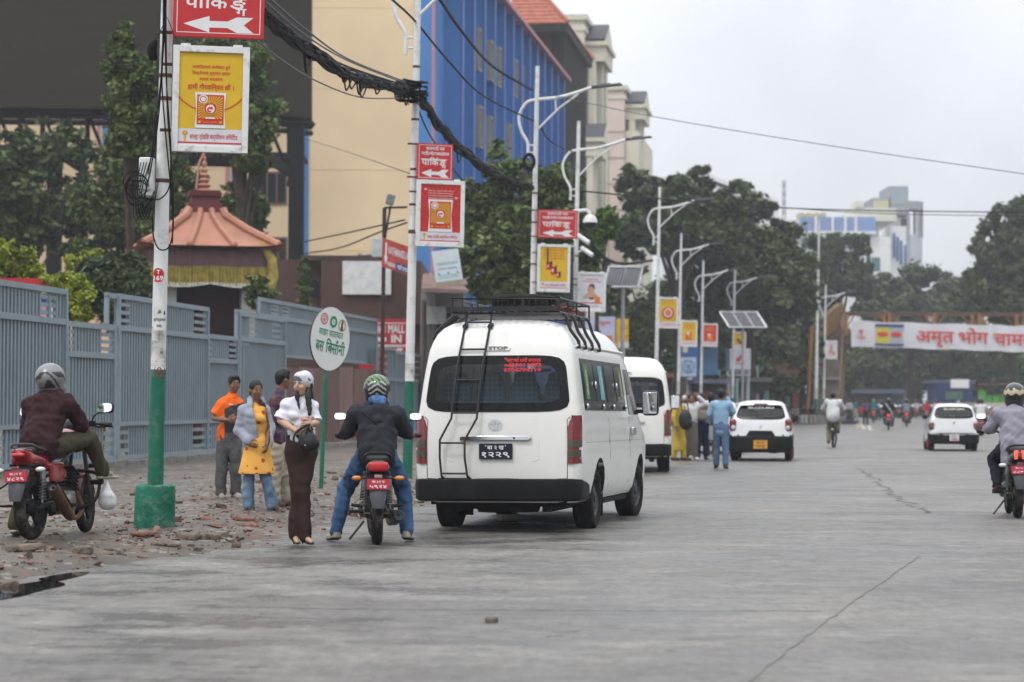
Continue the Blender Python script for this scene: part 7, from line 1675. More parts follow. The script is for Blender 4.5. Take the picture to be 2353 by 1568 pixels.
def hand(q,w,d,nrm,th,s=1.0,curl=.45,mi=0):
 w,d,nrm=np.asarray(w,float),unit(d),unit(nrm);th=unit(np.asarray(th,float)-d*np.dot(th,d));nrm=unit(np.cross(d,th))*(1 if np.dot(np.cross(d,th),nrm)>0 else-1)
 L=.080*s
 for i in range(4):
  base=w+d*(L*(1.0-.05*abs(i-1.4)))+th*(.030-.019*i)*s;p=base;pts=[Vector(p-d*.02)];a=curl*.5;fl=(.072,.080,.074,.058)[i]*s
  for j,f in enumerate((.42,.33,.25)):
   p=p+(d*math.cos(a)+nrm*math.sin(a))*fl*f;pts.append(Vector(p));a+=curl*(1.1+.1*i)
  q.tube(pts,[.0095*s,.0092*s,.0082*s,.0065*s],7,mi)
 b=w+d*.022*s+th*.030*s;p1=b+unit(th*.8+d*.7+nrm*.25)*.036*s;p2=p1+unit(d*.9+th*.2+nrm*.45)*.032*s;p3=p2+unit(d*.8+nrm*.6)*.022*s
 q.tube([Vector(b-th*.01),Vector(p1),Vector(p2),Vector(p3)],[.014*s,.0115*s,.010*s,.007*s],7,mi)
def palm_prim(w,d,nrm,th,s=1.0):
 w=np.asarray(w,float);d=unit(d);n=unit(nrm);th=unit(np.asarray(th,float)-d*np.dot(th,d));n=unit(np.cross(d,th))
 return[('f',w+d*.02*s+th*.012*s,w+d*.075*s+th*.012*s,.030*s,.033*s,n,.42),('f',w+d*.02*s-th*.012*s,w+d*.072*s-th*.012*s,.028*s,.028*s,n,.42)]
def headrot(hd,roll=0.0):
 f=unit(hd);r=unit(np.cross(f,(0,0,1)));u=np.cross(r,f);return np.stack([r,f,u],1)
def person(label,loc,J,F=(0,-1,0),hd=None,skin=0,hres=.013,rz=0.0,ry=0.0,group=None,wear=None,hair='short',hair_m=None,shoes=None,s=1.0,hands=None,face=True,neckr=.050,cat='person',hs=1.0,extra_hair=None,female=False):
 t=thing('person',loc,label,cat,rz=rz,ry=ry,group=group);A={k:np.asarray(v,float)for k,v in J.items()};F=unit(F);hd=F if hd is None else unit(hd);H=headrot(hd);hc=A['head']
 def hp(x,y,z):return hc+H@(np.array([x,y,z])*hs)
 sm=SKINS[skin];pr=[('e',hp(0,-.008,.012),np.array([.074,.092,.105])*hs,H),('e',hp(0,.022,-.052),np.array([.056,.060,.066])*hs,H),('e',hp(0,.052,-.088),np.array([.026,.026,.022])*hs,H),(hp(0,.088,.004),hp(0,.100,-.030),.008*hs,.0115*hs),('e',hp(.074,-.004,-.014),np.array([.012,.020,.030])*hs,H),('e',hp(-.074,-.004,-.014),np.array([.012,.020,.030])*hs,H),('e',hp(.036,.062,-.030),np.array([.024,.022,.024])*hs,H),('e',hp(-.036,.062,-.030),np.array([.024,.022,.024])*hs,H),(A['neck'],hp(0,-.022,-.05),neckr*1.1*s,neckr*s),('f',A['pel'],A['chest'],.105*s,.13*s,F,.62),(A['shL'],A['shR'],.052*s,.052*s),((A['shL']+A['shR'])/2,A['neck'],.06*s,.05*s)]
 for c in 'LR':
  pr+=[(A['sh'+c],A['el'+c],.047*s,.036*s),(A['el'+c],A['el'+c]*.55+A['ha'+c]*.45,.036*s,.037*s),(A['el'+c]*.55+A['ha'+c]*.45,A['ha'+c],.036*s,.023*s),(A['hip'+c],A['kn'+c],.078*s,.052*s),(A['kn'+c],A['kn'+c]*.6+A['an'+c]*.4,.050*s,.052*s),(A['kn'+c]*.6+A['an'+c]*.4,A['an'+c],.052*s,.032*s),(A['an'+c],A['to'+c],.034*s,.026*s)]
 ex=B();hh=hands or{}
 for c in 'LR':
  d=hh.get(c,{});dr=d.get('d',A['ha'+c]-A['el'+c]);nr=d.get('n',-F);th=d.get('th',(0,0,1));pr+=palm_prim(A['ha'+c],dr,nr,th,s);hand(ex,A['ha'+c],dr,nr,th,s,d.get('curl',.45))
 if face:
  for sx in(-1,1):
   ex.ell(hp(sx*.031,.0795,.014),np.array([.0125,.008,.0058])*hs,10,6,1,Matrix(H));ex.ell(hp(sx*.031+face_gaze*.005,.0855,.014),np.array([.0058,.004,.0060])*hs,8,5,2,Matrix(H));ex.tube([Vector(hp(sx*.014,.090,.030)),Vector(hp(sx*.032,.088,.036)),Vector(hp(sx*.048,.076,.031))],[.0018*hs,.0026*hs,.0012*hs],5,2);ex.tube([Vector(hp(sx*.016,.0855,.0195)),Vector(hp(sx*.032,.0855,.023)),Vector(hp(sx*.047,.076,.016))],[.0010*hs]*3,4,2)
  ex.tube([Vector(hp(-.023,.076,-.062)),Vector(hp(-.008,.088,-.058)),Vector(hp(.008,.088,-.058)),Vector(hp(.023,.076,-.062))],[.003*hs,.0055*hs,.0055*hs,.003*hs],6,3);ex.tube([Vector(hp(-.019,.077,-.068)),Vector(hp(0,.087,-.071)),Vector(hp(.019,.077,-.068))],[.003*hs,.0062*hs,.003*hs],6,3)
  ex.tube([Vector(hp(-.02,.084,-.0645)),Vector(hp(0,.0925,-.0635)),Vector(hp(.02,.084,-.0645))],.0016*hs,4,2)
  for sx in(-1,1):ex.ell(hp(sx*.008,.104,-.040),np.array([.004,.003,.002])*hs,6,4,2,Matrix(H))
 blobobj('body',pr,[sm,EYEW,BROW,LIPS],t,h=min(hres,.012),k=.022*s,extra=ex)
 hm=hair_m or HAIR
 if hair=='short':blobobj('hair',[('e',hp(0,-.020,.032),np.array([.085,.100,.100])*hs,H),('e',hp(0,.035,.095),np.array([.062,.045,.030])*hs,H),('e',hp(0,-.06,-.02),np.array([.066,.045,.06])*hs,H)],hm,t,h=hres,k=.02,sub=[('e',hp(0,.125,-.025),np.array([.082,.09,.105])*hs,H),('e',hp(0,.02,-.10),np.array([.12,.075,.09])*hs,H)],wr=(.004,90))
 elif hair=='tied':blobobj('hair',[('e',hp(0,-.018,.028),np.array([.083,.098,.098])*hs,H),('e',hp(0,-.10,-.02),np.array([.045,.04,.045])*hs,H),('e',hp(0,-.055,-.03),np.array([.07,.05,.07])*hs,H)],hm,t,h=hres,k=.02,sub=[('e',hp(0,.120,-.030),np.array([.078,.085,.108])*hs,H),('e',hp(0,.03,-.11),np.array([.12,.07,.09])*hs,H)],wr=(.002,120))
 elif hair=='long':blobobj('hair',[('e',hp(0,-.018,.028),np.array([.088,.10,.10])*hs,H),('f',hp(0,-.07,.02),hp(0,-.10,-.32),.085*hs,.06*hs,H[:,1],.5)],hm,t,h=hres,k=.03,sub=[('e',hp(0,.120,-.02),np.array([.08,.085,.11])*hs,H)],wr=(.003,100))
 if extra_hair:blobobj('hair',extra_hair,hm,t,h=hres*.8,k=.012,wr=(.003,80))
 for w in(wear or[]):
  nm,prims,mt,k,wr,mf,cut,cb=(list(w)+[None]*8)[:8];blobobj(nm,prims,mt,t,h=hres,k=k or .03,wr=wr,matf=mf,seed=len(nm)+int(abs(loc[0]*7)),sub=None if cut is None else[('b',(0,0,cut-3),(5,5,3),.001)]+(cb or[]))
 for c in 'LR':
  if shoes is None:break
  nm,m,kind=shoes;a,b=A['an'+c],A['to'+c];dxy=unit((b-a)*[1,1,0.001]);g0=min(b[2],a[2])-(.028 if kind!='raw' else 0)
  if kind=='shoe':
   o=blobobj(nm,[(a-dxy*.045-[0,0,.035],b+dxy*.03-[0,0,.0],.042*s,.034*s),(a-dxy*.02,a+[0,0,.03],.046*s,.043*s),('f',a-dxy*.05-[0,0,.045],b+dxy*.03-[0,0,.018],.044*s,.040*s,(0,0,1),.4)],m if isinstance(m,list)else[m,SOLE],t,h=min(hres,.012),k=.02,matf=lambda C,a=a,b=b:(C[:,2]<np.interp((C-a)@dxy,[0,max(.01,np.linalg.norm((b-a)[:2]))],[a[2]-.052,b[2]-.022])).astype(int)*(1 if True else 0))
  elif kind=='sandal':
   o=blobobj(nm,[('f',a-dxy*.05-[0,0,.05],b+dxy*.035-[0,0,.025],.044*s,.046*s,(0,0,1),.35),(a*.45+b*.55-np.cross(dxy,(0,0,1))*.035-[0,0,.0],a*.45+b*.55+np.cross(dxy,(0,0,1))*.035+[0,0,.0],.022,.022),('f',a*.5+b*.5,b*.85+a*.15,.040,.036,(0,0,1),.75)],m,t,h=min(hres,.012),k=.015)
 return t
face_gaze=0
def torso_prims(A,F,s=1.0,add=.0,hem=0.0,fl=.66):
 up=unit(A['chest']-A['pel']);lo=A['pel']-up*hem
 return[('f',lo,A['pel']*.4+A['chest']*.6,.145*s+add,.15*s+add,F,fl),('f',A['pel']*.4+A['chest']*.6,A['chest'],.15*s+add,.155*s+add,F,fl+.04),(A['shL'],A['shR'],.066*s+add*.6,.066*s+add*.6),((A['shL']+A['shR'])/2*.75+A['neck']*.25,A['neck']*.9+(A['shL']+A['shR'])*.05,.075*s,.062*s),(A['shL'],A['chest'],.07*s+add,.09*s+add),(A['shR'],A['chest'],.07*s+add,.09*s+add)]
def sleeve(A,c,frac=1.0,r0=.064,r1=.045,s=1.0):
 sh,el,ha=A['sh'+c],A['el'+c],A['ha'+c]
 if frac<=.5:return[(sh,sh+(el-sh)*frac*2,r0*s,r1*s)]
 m=(r0+r1)/2*1.05
 return[(sh,el,r0*s,m*s),(el,el+(ha-el)*(frac-.5)*2,m*s,r1*s)]
def cuff(A,c,f=.5):
 a,b=(A['sh'+c],A['el'+c])if f<=.5 else(A['el'+c],A['ha'+c]);d=unit(b-a);e=a+(b-a)*(f*2 if f<=.5 else f*2-1);x,y=basis(d);return('b',e+d*.07,(.11,.11,.07),.002,np.array([x,y,d]).T)
def legs_prims(A,F,r=(.098,.074,.060),s=1.0,fl=.78,to=1.0,waist=.0):
 o=[('f',A['pel']+[0,0,.02+waist],(A['hipL']+A['hipR'])/2-[0,0,.02],.135*s,.150*s,F,fl)]
 for c in 'LR':
  kn,an=A['kn'+c],A['an'+c];o+=[(A['hip'+c],kn,r[0]*s,r[1]*s),(kn,kn+(an-kn)*to,r[1]*s,r[2]*s)]
 return o
def arr(J):return{k:np.asarray(v,float)for k,v in J.items()}
def fab(name,c,**k):return mat('cloth_'+name,c,k.pop('rough',.9),spec=.12,var=k.pop('var',.10),scale=k.pop('scale',5),bump=.25,bscale=260,**k)
def plaid(name,c0,c1,c2,sc=9.0):
 m,n,p=nodemat('cloth_'+name);t=n.nodes.new('ShaderNodeTexCoord');L=n.links;last=None
 sp=n.nodes.new('ShaderNodeSeparateXYZ');L.new(t.outputs['Object'],sp.inputs[0]);col=None
 for ax,fq,cc in(('X',sc,c1),('Z',sc,c1),('X',sc*.5,c2),('Z',sc*.5,c2)):
  a=n.nodes.new('ShaderNodeMath');a.operation='MULTIPLY';a.inputs[1].default_value=fq*6.283;L.new(sp.outputs[ax],a.inputs[0]);b=n.nodes.new('ShaderNodeMath');b.operation='SINE';L.new(a.outputs[0],b.inputs[0]);g=n.nodes.new('ShaderNodeMath');g.operation='GREATER_THAN';g.inputs[1].default_value=.35;L.new(b.outputs[0],g.inputs[0]);h=n.nodes.new('ShaderNodeMath');h.operation='MULTIPLY';h.inputs[1].default_value=.5;L.new(g.outputs[0],h.inputs[0])
  x=n.nodes.new('ShaderNodeMix');x.data_type='RGBA';L.new(h.outputs[0],x.inputs['Factor']);x.inputs['B'].default_value=(*cc,1)
  if col is None:x.inputs['A'].default_value=(*c0,1)
  else:L.new(col,x.inputs['A'])
  col=x.outputs['Result']
 L.new(col,p.inputs['Base Color']);p.inputs['Roughness'].default_value=.9;return m
def spotted(name,c0,c1,sc=14,thr=.2):
 m,n,p=nodemat('cloth_'+name);t=n.nodes.new('ShaderNodeTexCoord');v=n.nodes.new('ShaderNodeTexVoronoi');v.inputs['Scale'].default_value=sc;nz=n.nodes.new('ShaderNodeTexNoise');nz.inputs['Scale'].default_value=40;L=n.links
 L.new(t.outputs['Object'],nz.inputs['Vector']);ad=n.nodes.new('ShaderNodeMath');ad.operation='MULTIPLY_ADD';ad.inputs[1].default_value=.22;L.new(nz.outputs['Fac'],ad.inputs[0]);L.new(t.outputs['Object'],v.inputs['Vector']);L.new(v.outputs['Distance'],ad.inputs[2])
 g=n.nodes.new('ShaderNodeMath');g.operation='LESS_THAN';g.inputs[1].default_value=thr+.11;L.new(ad.outputs[0],g.inputs[0]);x=n.nodes.new('ShaderNodeMix');x.data_type='RGBA';L.new(g.outputs[0],x.inputs['Factor']);x.inputs['A'].default_value=(*c0,1);x.inputs['B'].default_value=(*c1,1);L.new(x.outputs['Result'],p.inputs['Base Color']);p.inputs['Roughness'].default_value=.9;return m
JEANS=mat('denim_blue',(.045,.10,.21),.9,var=.35,scale=7,bump=.3,bscale=220,dirt=(.10,.17,.30),dscale=4,damt=.5)
JEANSL=mat('denim_pale',(.13,.20,.30),.9,var=.25,scale=6,bump=.3,bscale=220,dirt=(.26,.33,.42),dscale=3,damt=.6)
def jset(u0,v0,k,d):return{a:np.array([(u-u0)/k,-dp,(v0-v)/k])for a,(u,v,dp)in d.items()}
k1=238.0;Y1=FP/k1;g1=P(690,1250,Y1)
A=jset(690,1250,k1,dict(pel=(690,1012,0),chest=(688,945,.01),neck=(692,914,0),head=(693,884,.02),shL=(711,936,.0),shR=(659,934,.02),elL=(726,972,.06),haL=(719,975,.21),elR=(644,968,.05),haR=(684,991,.24),hipL=(705,1028,0),hipR=(675,1028,0),knL=(698,1128,.03),knR=(682,1128,.01),anL=(701,1234,.03),anR=(676,1231,-.03),toL=(716,1244,.10),toR=(684,1245,.06)))
Fw=unit((.15,-1,0));face_gaze=1
hw_=headrot((-.55,-.82,-.02))
def whp(x,y,z):return A['head']+hw_@np.array([x,y,z])
WTEE=mat('cloth_white_tee',(.66,.66,.72),.9,var=.03,bump=.15,bscale=250);BTR=fab('brown_trousers',(.040,.024,.020),var=.12)
woman=person('woman in a patterned headscarf, white t-shirt, brown trousers and black heels, holding a handbag',g1,A,Fw,(-.55,-.82,-.02),2,.010,hair=None,s=.92,hs=.98,neckr=.045,hands=dict(L=dict(d=(-.5,-.75,-.1),n=(-.3,.2,-1),th=(-.3,-.2,1),curl=.6),R=dict(d=(.85,-.45,-.1),n=(.1,.6,-.8),th=(.2,-.2,1),curl=.55)),extra_hair=[('f',(.062,-.03,1.55),(.075,-.105,1.42),.022,.030,(0,1,0),.55),('f',(.075,-.105,1.42),(.094,-.158,1.25),.030,.020,(0,1,0),.5),('f',(-.035,-.06,1.48),(-.030,-.115,1.42),.016,.022,(0,1,0),.6),('f',(-.030,-.115,1.42),(-.008,-.145,1.305),.024,.010,(0,1,0),.5),('e',whp(0,-.045,-.01),(.078,.065,.09),hw_),('e',whp(0,-.08,-.11),(.06,.05,.09),hw_)],wear=[('shirt',torso_prims(A,Fw,.95,.005,.02)+[('f',A['chest']+[.06,-.06,-.035],A['chest']+[-.06,-.06,-.035],.058,.058,(0,1,0),.95)]+sleeve(A,'L',.5,.060,.072)+sleeve(A,'R',.5,.060,.074),[WTEE,mat('tee_print',(.62,.36,.36),.9,var=.5,scale=30)],.05,(.013,40),lambda C:((np.abs(C[:,0]-.07)<.065)&(C[:,1]<-.11)&(np.abs(C[:,2]-1.17)<.055)).astype(int),.3,[cuff(A,'L',.46),cuff(A,'R',.46)]),('trousers',legs_prims(A,Fw,(.094,.066,.064),.95,.72,.98)+[('f',A['pel']+[0,0,.02],A['pel']-[0,0,.1],.125,.15,Fw,.75)],BTR,.045,(.010,22)),('headscarf',[('e',whp(0,-.016,.042),(.088,.106,.092),hw_),('e',whp(0,.03,.075),(.075,.06,.045),hw_),('e',whp(.0,-.10,.0),(.045,.045,.04),hw_),(whp(.02,-.12,-.01),whp(.05,-.15,-.10),.022,.012)],[mat('scarf_white',(.60,.60,.62),.8),mat('scarf_grey',(.14,.14,.17),.8)],.02,(.003,40),lambda C:((np.sin(C@np.array([34.,16,22])+2*np.sin(C@np.array([11.,30,26])))>.15)&(C[:,2]>A['head'][2]+.035)).astype(int))])
for c in 'LR':
 a,b=A['an'+c],A['to'+c];dx=unit((b-a)*[1,1,0]);q=B();sd=np.cross(dx,(0,0,1))
 hl=a-dx*.035;q.tube([Vector(hl+[0,0,-.035]),Vector(hl+[0,0,-a[2]+.0])],[.014,.006],8);q.tube([Vector(hl+[0,0,-.04]),Vector(a*.5+b*.5-[0,0,.035]),Vector(b-[0,0,b[2]-.008]),Vector(b+dx*.03-[0,0,b[2]-.008])],[.024,.026,.032,.022],8,squash=.35)
 q.tube([Vector(b-sd*.035-[0,0,.015]),Vector(b+[0,0,.018]-dx*.01),Vector(b+sd*.035-[0,0,.015])],.008,6);q.tube([Vector(a-sd*.03),Vector(a+dx*.032+[0,0,.012]),Vector(a+sd*.03)],.006,6);q.build('heeled_sandal',mat('patent_black',(.012,.012,.012),.3),woman)
bl=(A['haL']+A['haR'])/2
t=thing('handbag',g1+Vector(((711-690)/k1,-.27,(1250-1010)/k1)),'black leather handbag held in both hands by the woman in heels','handbag');LEA=mat('leather_black',(.014,.014,.016),.38,bump=.3,bscale=60)
blobobj('pouch',[('b',(0,0,-.01),(.085,.055,.075),.05),('e',(.01,0,-.04),(.10,.062,.075)),('e',(-.01,0,.06),(.055,.04,.05))],LEA,t,h=.01,k=.03,wr=(.004,40));q=B();q.tube(catmull([(.0,0,.10),(.0,-.02,.14),(-.04,-.02,.12),(-.11,-.01,.07),(-.135,-.01,.0),(-.11,-.01,-.045),(-.06,-.01,-.02)],5),.011,6);q.tube([(-.02,-.03,.05),(.02,-.03,.15),(.05,-.02,.09)],[.02,.028,.02],6,squash=.5);q.build('strap',LEA,t);q=B();q.box((-.02,-.062,-.04),(.006,.006,.035));q.ell((-.02,-.064,-.055),(.008,.005,.008));q.build('zip_pull',mat('brass',(.5,.36,.15),.3,1.0),t)
k2=169.0;Y2=FP/k2;g2=P(522,1145,Y2);face_gaze=0
A=jset(522,1145,k2,dict(pel=(525,1005,0),chest=(527,935,.02),neck=(533,906,0),head=(537,882,.03),shL=(546,930,-.02),shR=(511,929,.02),elL=(560,965,.02),haL=(548,968,.2),elR=(491,962,.04),haR=(528,966,.22),hipL=(537,1020,0),hipR=(513,1020,0),knL=(541,1075,.02),knR=(509,1075,.02),anL=(541,1130,-.03),anR=(507,1131,0),toL=(550,1140,.08),toR=(513,1141,.10)))
Fo=unit((.3,-1,0));GREYC=fab('charcoal_jersey',(.055,.055,.058));ORC=fab('orange_jersey',(.78,.135,.015));TRG=fab('grey_flannel',(.085,.085,.09),var=.25,scale=30)
zc_=A['chest'][2];po=person('man in an orange and grey polo shirt with grey trousers, leftmost of the standing group',g2,A,Fo,(.35,-.9,-.18),1,.013,hair='short',shoes=('shoe',[mat('sneaker_grey',(.25,.24,.22),.8),mat('sole_white',(.4,.4,.38),.7)],'shoe'),hands=dict(R=dict(d=(.9,-.4,.1),n=(0,.4,-.8),th=(0,-.3,1)),L=dict(d=(-.6,-.7,.1),n=(0,.4,-.8),th=(0,-.3,1))),wear=[('shirt',torso_prims(A,Fo,1.0,.012,.07)+sleeve(A,'L',.42,.074,.084)+sleeve(A,'R',.42,.074,.084),[ORC,GREYC],.045,(.010,38),lambda C:((C[:,2]<zc_-.005+.35*(C[:,0]-A['chest'][0])*(C[:,0]>A['shR'][0]))&(C[:,0]>A['shR'][0]+.035)).astype(int),A['pel'][2]-.06,[cuff(A,'L',.40),cuff(A,'R',.40)]),('collar',[(A['neck']+[-.05,-.02,.0],A['neck']+[.0,-.085,-.05],.022,.014),(A['neck']+[.06,-.02,.0],A['neck']+[.03,-.085,-.05],.022,.014),(A['neck']+[-.05,.03,.0],A['neck']+[.05,.03,.0],.024,.024)],ORC,.02),('trousers',legs_prims(A,Fo,(.098,.078,.076),1.0,.78,.95),TRG,.04,(.011,34)),('chest_badge',[('b',A['chest']+[.03,-.145,.03],(.028,.004,.010),.003)],mat('badge_white',(.6,.6,.6),.7),.01)])
k3=192.0;Y3=FP/k3;g3=P(590,1178,Y3)
A=jset(590,1178,k3,dict(pel=(589,1020,0),chest=(588,955,.02),neck=(585,922,0),head=(587,896,.03),shL=(600,946,0),shR=(562,946,.02),elL=(619,985,.0),haL=(615,1020,.10),elR=(549,990,.0),haR=(575,1014,.14),hipL=(600,1035,0),hipR=(578,1035,0),knL=(612,1100,.03),knR=(572,1100,.02),anL=(625,1163,.0),anR=(572,1163,.02),toL=(645,1170,.09),toR=(582,1172,.12)))
Fy=unit((.35,-1,0));LIL=mat('cloth_lilac_jacket',(.30,.315,.39),.85,var=.08,scale=4,bump=.35,bscale=120,dirt=(.36,.38,.47),dscale=3,damt=.5);YK=spotted('yellow_kurta',(.72,.37,.07),(.50,.05,.02),10,.27)
pl=A['pel'];wy=person('woman in a lilac jacket over a yellow dress with red flowers and blue jeans',g3,A,Fy,(.45,-.88,-.12),1,.012,hair='tied',s=.94,hs=.98,shoes=('sandal',mat('sandal_dark',(.035,.035,.035),.7),'sandal'),hands=dict(R=dict(curl=.5,n=(.5,0,0)),L=dict(curl=.5,n=(-.5,0,0))),wear=[('dress',torso_prims(A,Fy,.86,.0,.08)+[('f',pl,pl+[0,0,-.40],.150,.225,Fy,.86),('f',A['chest']+[.05,-.06,-.04],A['chest']+[-.03,-.06,-.04],.065,.065,(0,1,0),.95)],YK,.04,(.010,14),None,pl[2]-.36),('jacket',[q_ for q_ in torso_prims(A,Fy,.95,.010,.11)]+sleeve(A,'L',.98,.060,.050)+sleeve(A,'R',.95,.062,.052)+[(A['neck']+[-.065,.0,.01],A['neck']+[-.05,-.07,-.06],.030,.028),(A['neck']+[.07,.0,.01],A['neck']+[.07,-.04,-.06],.030,.026)],LIL,.04,(.010,34),None,pl[2]-.115),('trousers',legs_prims(A,Fy,(.088,.070,.078),.92,.78,.97),JEANSL,.04,(.012,32))])
for o in wy.children:
 if o.name.startswith('jacket'):
  me=o.data;n=len(me.polygons);c=np.zeros(n*3);me.polygons.foreach_get('center',c);c=c.reshape(-1,3)
  x0=np.interp(c[:,2],[.70,1.0,1.28,1.34],[.055,.01,-.055,-.05]);x1=np.interp(c[:,2],[.70,1.0,1.28,1.34],[.18,.155,.10,.05]);kill=(c[:,1]<-.02)&(c[:,0]>x0)&(c[:,0]<x1)&(c[:,2]<1.35)
  import bmesh
  bm=bmesh.new();bm.from_mesh(me);bm.faces.ensure_lookup_table();bmesh.ops.delete(bm,geom=[bm.faces[int(i)]for i in np.nonzero(kill)[0]],context='FACES');bm.to_mesh(me);bm.free()
  md=o.modifiers.new('cloth','SOLIDIFY');md.thickness=.012;md.offset=1
k4=187.0;Y4=FP/k4;g4=P(645,1163,Y4)
A=jset(655,1163,k4,dict(pel=(648,1012,-.02),chest=(645,940,.0),neck=(652,900,.0),head=(660,872,.0),shL=(648,930,-.17),shR=(638,930,.14),elL=(668,970,-.22),haL=(676,1005,-.1),elR=(632,975,.2),haR=(652,1018,.12),hipL=(655,1028,-.08),hipR=(645,1028,.08),knL=(664,1090,-.08),knR=(642,1090,.08),anL=(665,1150,-.1),anR=(642,1150,.08),toL=(678,1158,-.06),toR=(655,1158,.1)))
Fp=unit((.9,.35,0));person('man in a dark red plaid shirt and cream trousers behind the woman in white',g4,A,Fp,(.9,.38,-.05),1,.013,hair='short',shoes=('shoe',[mat('shoe_brown',(.10,.045,.03),.6),SOLE],'shoe'),wear=[('shirt',torso_prims(A,Fp,1.0,.012,.06)+sleeve(A,'L',.95,.072,.05)+sleeve(A,'R',.95,.074,.052)+[(A['neck']+[-.03,-.04,.0],A['neck']+[-.03,.05,.0],.03,.03)],plaid('plaid_red',(.045,.018,.03),(.16,.035,.045),(.09,.10,.15)),.045,(.012,36)),('trousers',legs_prims(A,Fp,(.10,.085,.082),1.0,.8,.95),fab('cream_trousers',(.40,.36,.29),var=.12),.04,(.015,34))])
def seat_pose(feet='ground',hl=1.0,lean=0.0,arms=True):
 J=dict(pel=(0,.26,.90),chest=(0,.33+lean,1.19),neck=(0,.37+lean,1.36),head=(0,.41+lean,1.49),shL=(-.190,.35+lean,1.262),shR=(.190,.35+lean,1.262),elL=(-.285,.47+lean,1.10),elR=(.285,.47+lean,1.10),haL=(-.32,.79,1.06),haR=(.32,.79,1.06),hipL=(-.10,.28,.86),hipR=(.10,.28,.86))
 if feet=='ground':J.update(knL=(-.30,.56,.53),knR=(.27,.58,.53),anL=(-.40,.42,.095),anR=(.31,.46,.095),toL=(-.45,.56,.04),toR=(.35,.60,.04))
 else:J.update(knL=(-.23,.68,.72),knR=(.23,.68,.72),anL=(-.21,.44,.40),anR=(.21,.44,.40),toL=(-.22,.58,.345),toR=(.22,.58,.345))
 return arr(J)
def helmet(t,hc,H,mats,mf,h=.012,vis=True):
 def hp(x,y,z):return hc+H@np.array([x,y,z])
 o=blobobj('helmet',[('e',hp(0,-.005,.025),(.137,.165,.145),H),('e',hp(0,.03,-.06),(.123,.138,.10),H)],mats,t,h=h,k=.04,sub=[('e',hp(0,.16,.0),(.10,.075,.075),H),('e',hp(0,-.02,-.20),(.105,.125,.115),H)],matf=mf)
 if vis:blobobj('visor',[('e',hp(0,.02,.0),(.126,.143,.085),H)],mat('visor_dark',(.012,.012,.014),.08,coat=.6),o,h=h*1.3,k=.02,sub=[('b',hp(0,-.15,0),(.3,.165,.3),.01,H)])
 return o
def rider(label,loc,rz,feet,jacket,trousers,shoes,hel,skin=1,lean=0.0,hood=False,h=.012,strap=None,group=None,ry=0.0,helmet_on=True,sleeve_f=.97,long_shirt=0.0,hd=(0,1,-.12),J=None,extra=(),F=(0,1,0),hands=None):
 A=J or seat_pose(feet,lean=lean);F=unit(F);near=h<.02
 wear=[('jacket' if hood else 'shirt',torso_prims(A,F,1.06,.022,.05+long_shirt,.74)+[('f',A['pel']+[0,.0,.0],A['pel']*.5+A['chest']*.5,.205,.185,F,.70)]+sleeve(A,'L',sleeve_f,.080,.052)+sleeve(A,'R',sleeve_f,.080,.052)+([('e',A['neck']+[0,-.125,-.075],(.105,.06,.085)),(A['neck']+[-.10,-.03,-.02],A['neck']+[0,-.17,-.15],.036,.045),(A['neck']+[.10,-.03,-.02],A['neck']+[0,-.17,-.15],.036,.045),(A['neck']+[-.07,.02,-.0],A['neck']+[.07,.02,-.0],.06,.06)]if hood and hood!='world' else[])+list(extra),jacket,.045,(.013,38)if near else None),('trousers',legs_prims(A,F,(.108,.080,.064),1.0,.85,.97),trousers,.045,(.011,38)if near else None)]
 t=person(label,loc,A,F,hd,skin,h,rz=rz,ry=ry,wear=wear,hair=None if helmet_on else 'short',shoes=shoes,face=False,group=group,hands=hands or dict(L=dict(d=(-.45,.8,-.05),n=(0,0,-1),th=(.9,.3,0),curl=.9),R=dict(d=(.45,.8,-.05),n=(0,0,-1),th=(-.9,.3,0),curl=.9)))
 if helmet_on:helmet(t,A['head'],headrot(hd),hel[0],hel[1],h*.9 if near else h)
 if strap:q=B();q.tube([Vector(A['shL']+[.04,-.10,.03]),Vector(A['chest']+[0,-.150,-.02]),Vector(A['chest']+[.12,-.13,-.16]),Vector(A['pel']+[.18,-.02,.05])],.022,6,squash=.35);q.build('bag_strap',strap,t)
 return t
SNEAK=[mat('sneaker_beige',(.30,.27,.22),.8,var=.3,scale=20),SOLE]
b2=Vector((PX(868,923,23.55),23.55,0));RZ2=R(4.5)
make_bike('black and red motorcycle with a round red tail lamp, right behind the van',b2,RZ2,mat('bike_paint_black',(.016,.014,.015),.25,coat=.6),('बा.३१ प','५९२४'),'commuter',steer=R(8))
def helm_green(C):
 d=C-np.array([0,.41,1.49]);r=np.zeros(len(C),int);top=(d[:,2]>.075)&(d[:,1]<.05);r[top&(np.abs(np.sin(C@np.array([60.,20,45])))>.82)]=1
 st=(d[:,1]<-.06)&(np.abs(((d[:,2]+np.abs(d[:,0])*.7)*20)%1-.5)<.2)&(d[:,2]>-.03)&(d[:,2]<.10)&(np.abs(d[:,0])<.09);r[st]=2;return r
rd2=rider('rider in a dark grey hooded jacket and blue jeans stopped behind the van',b2,RZ2,'ground',fab('slate_jacket',(.026,.029,.035),rough=.7,var=.12),JEANS,('shoe',SNEAK,'shoe'),([mat('helmet_black',(.014,.015,.014),.2,coat=.7),mat('helmet_green',(.10,.26,.04),.3),mat('helmet_silver',(.35,.36,.35),.3)],helm_green),hood=True,strap=mat('strap_black',(.012,.012,.013),.8))
blobobj('neck_scarf',[('e',(0,.30,1.405),(.085,.07,.055)),('e',(.03,.27,1.385),(.06,.05,.05))],mat('scarf_blue',(.07,.14,.30),.9,var=.7,scale=28),rd2,h=.012,k=.03,wr=(.008,40))
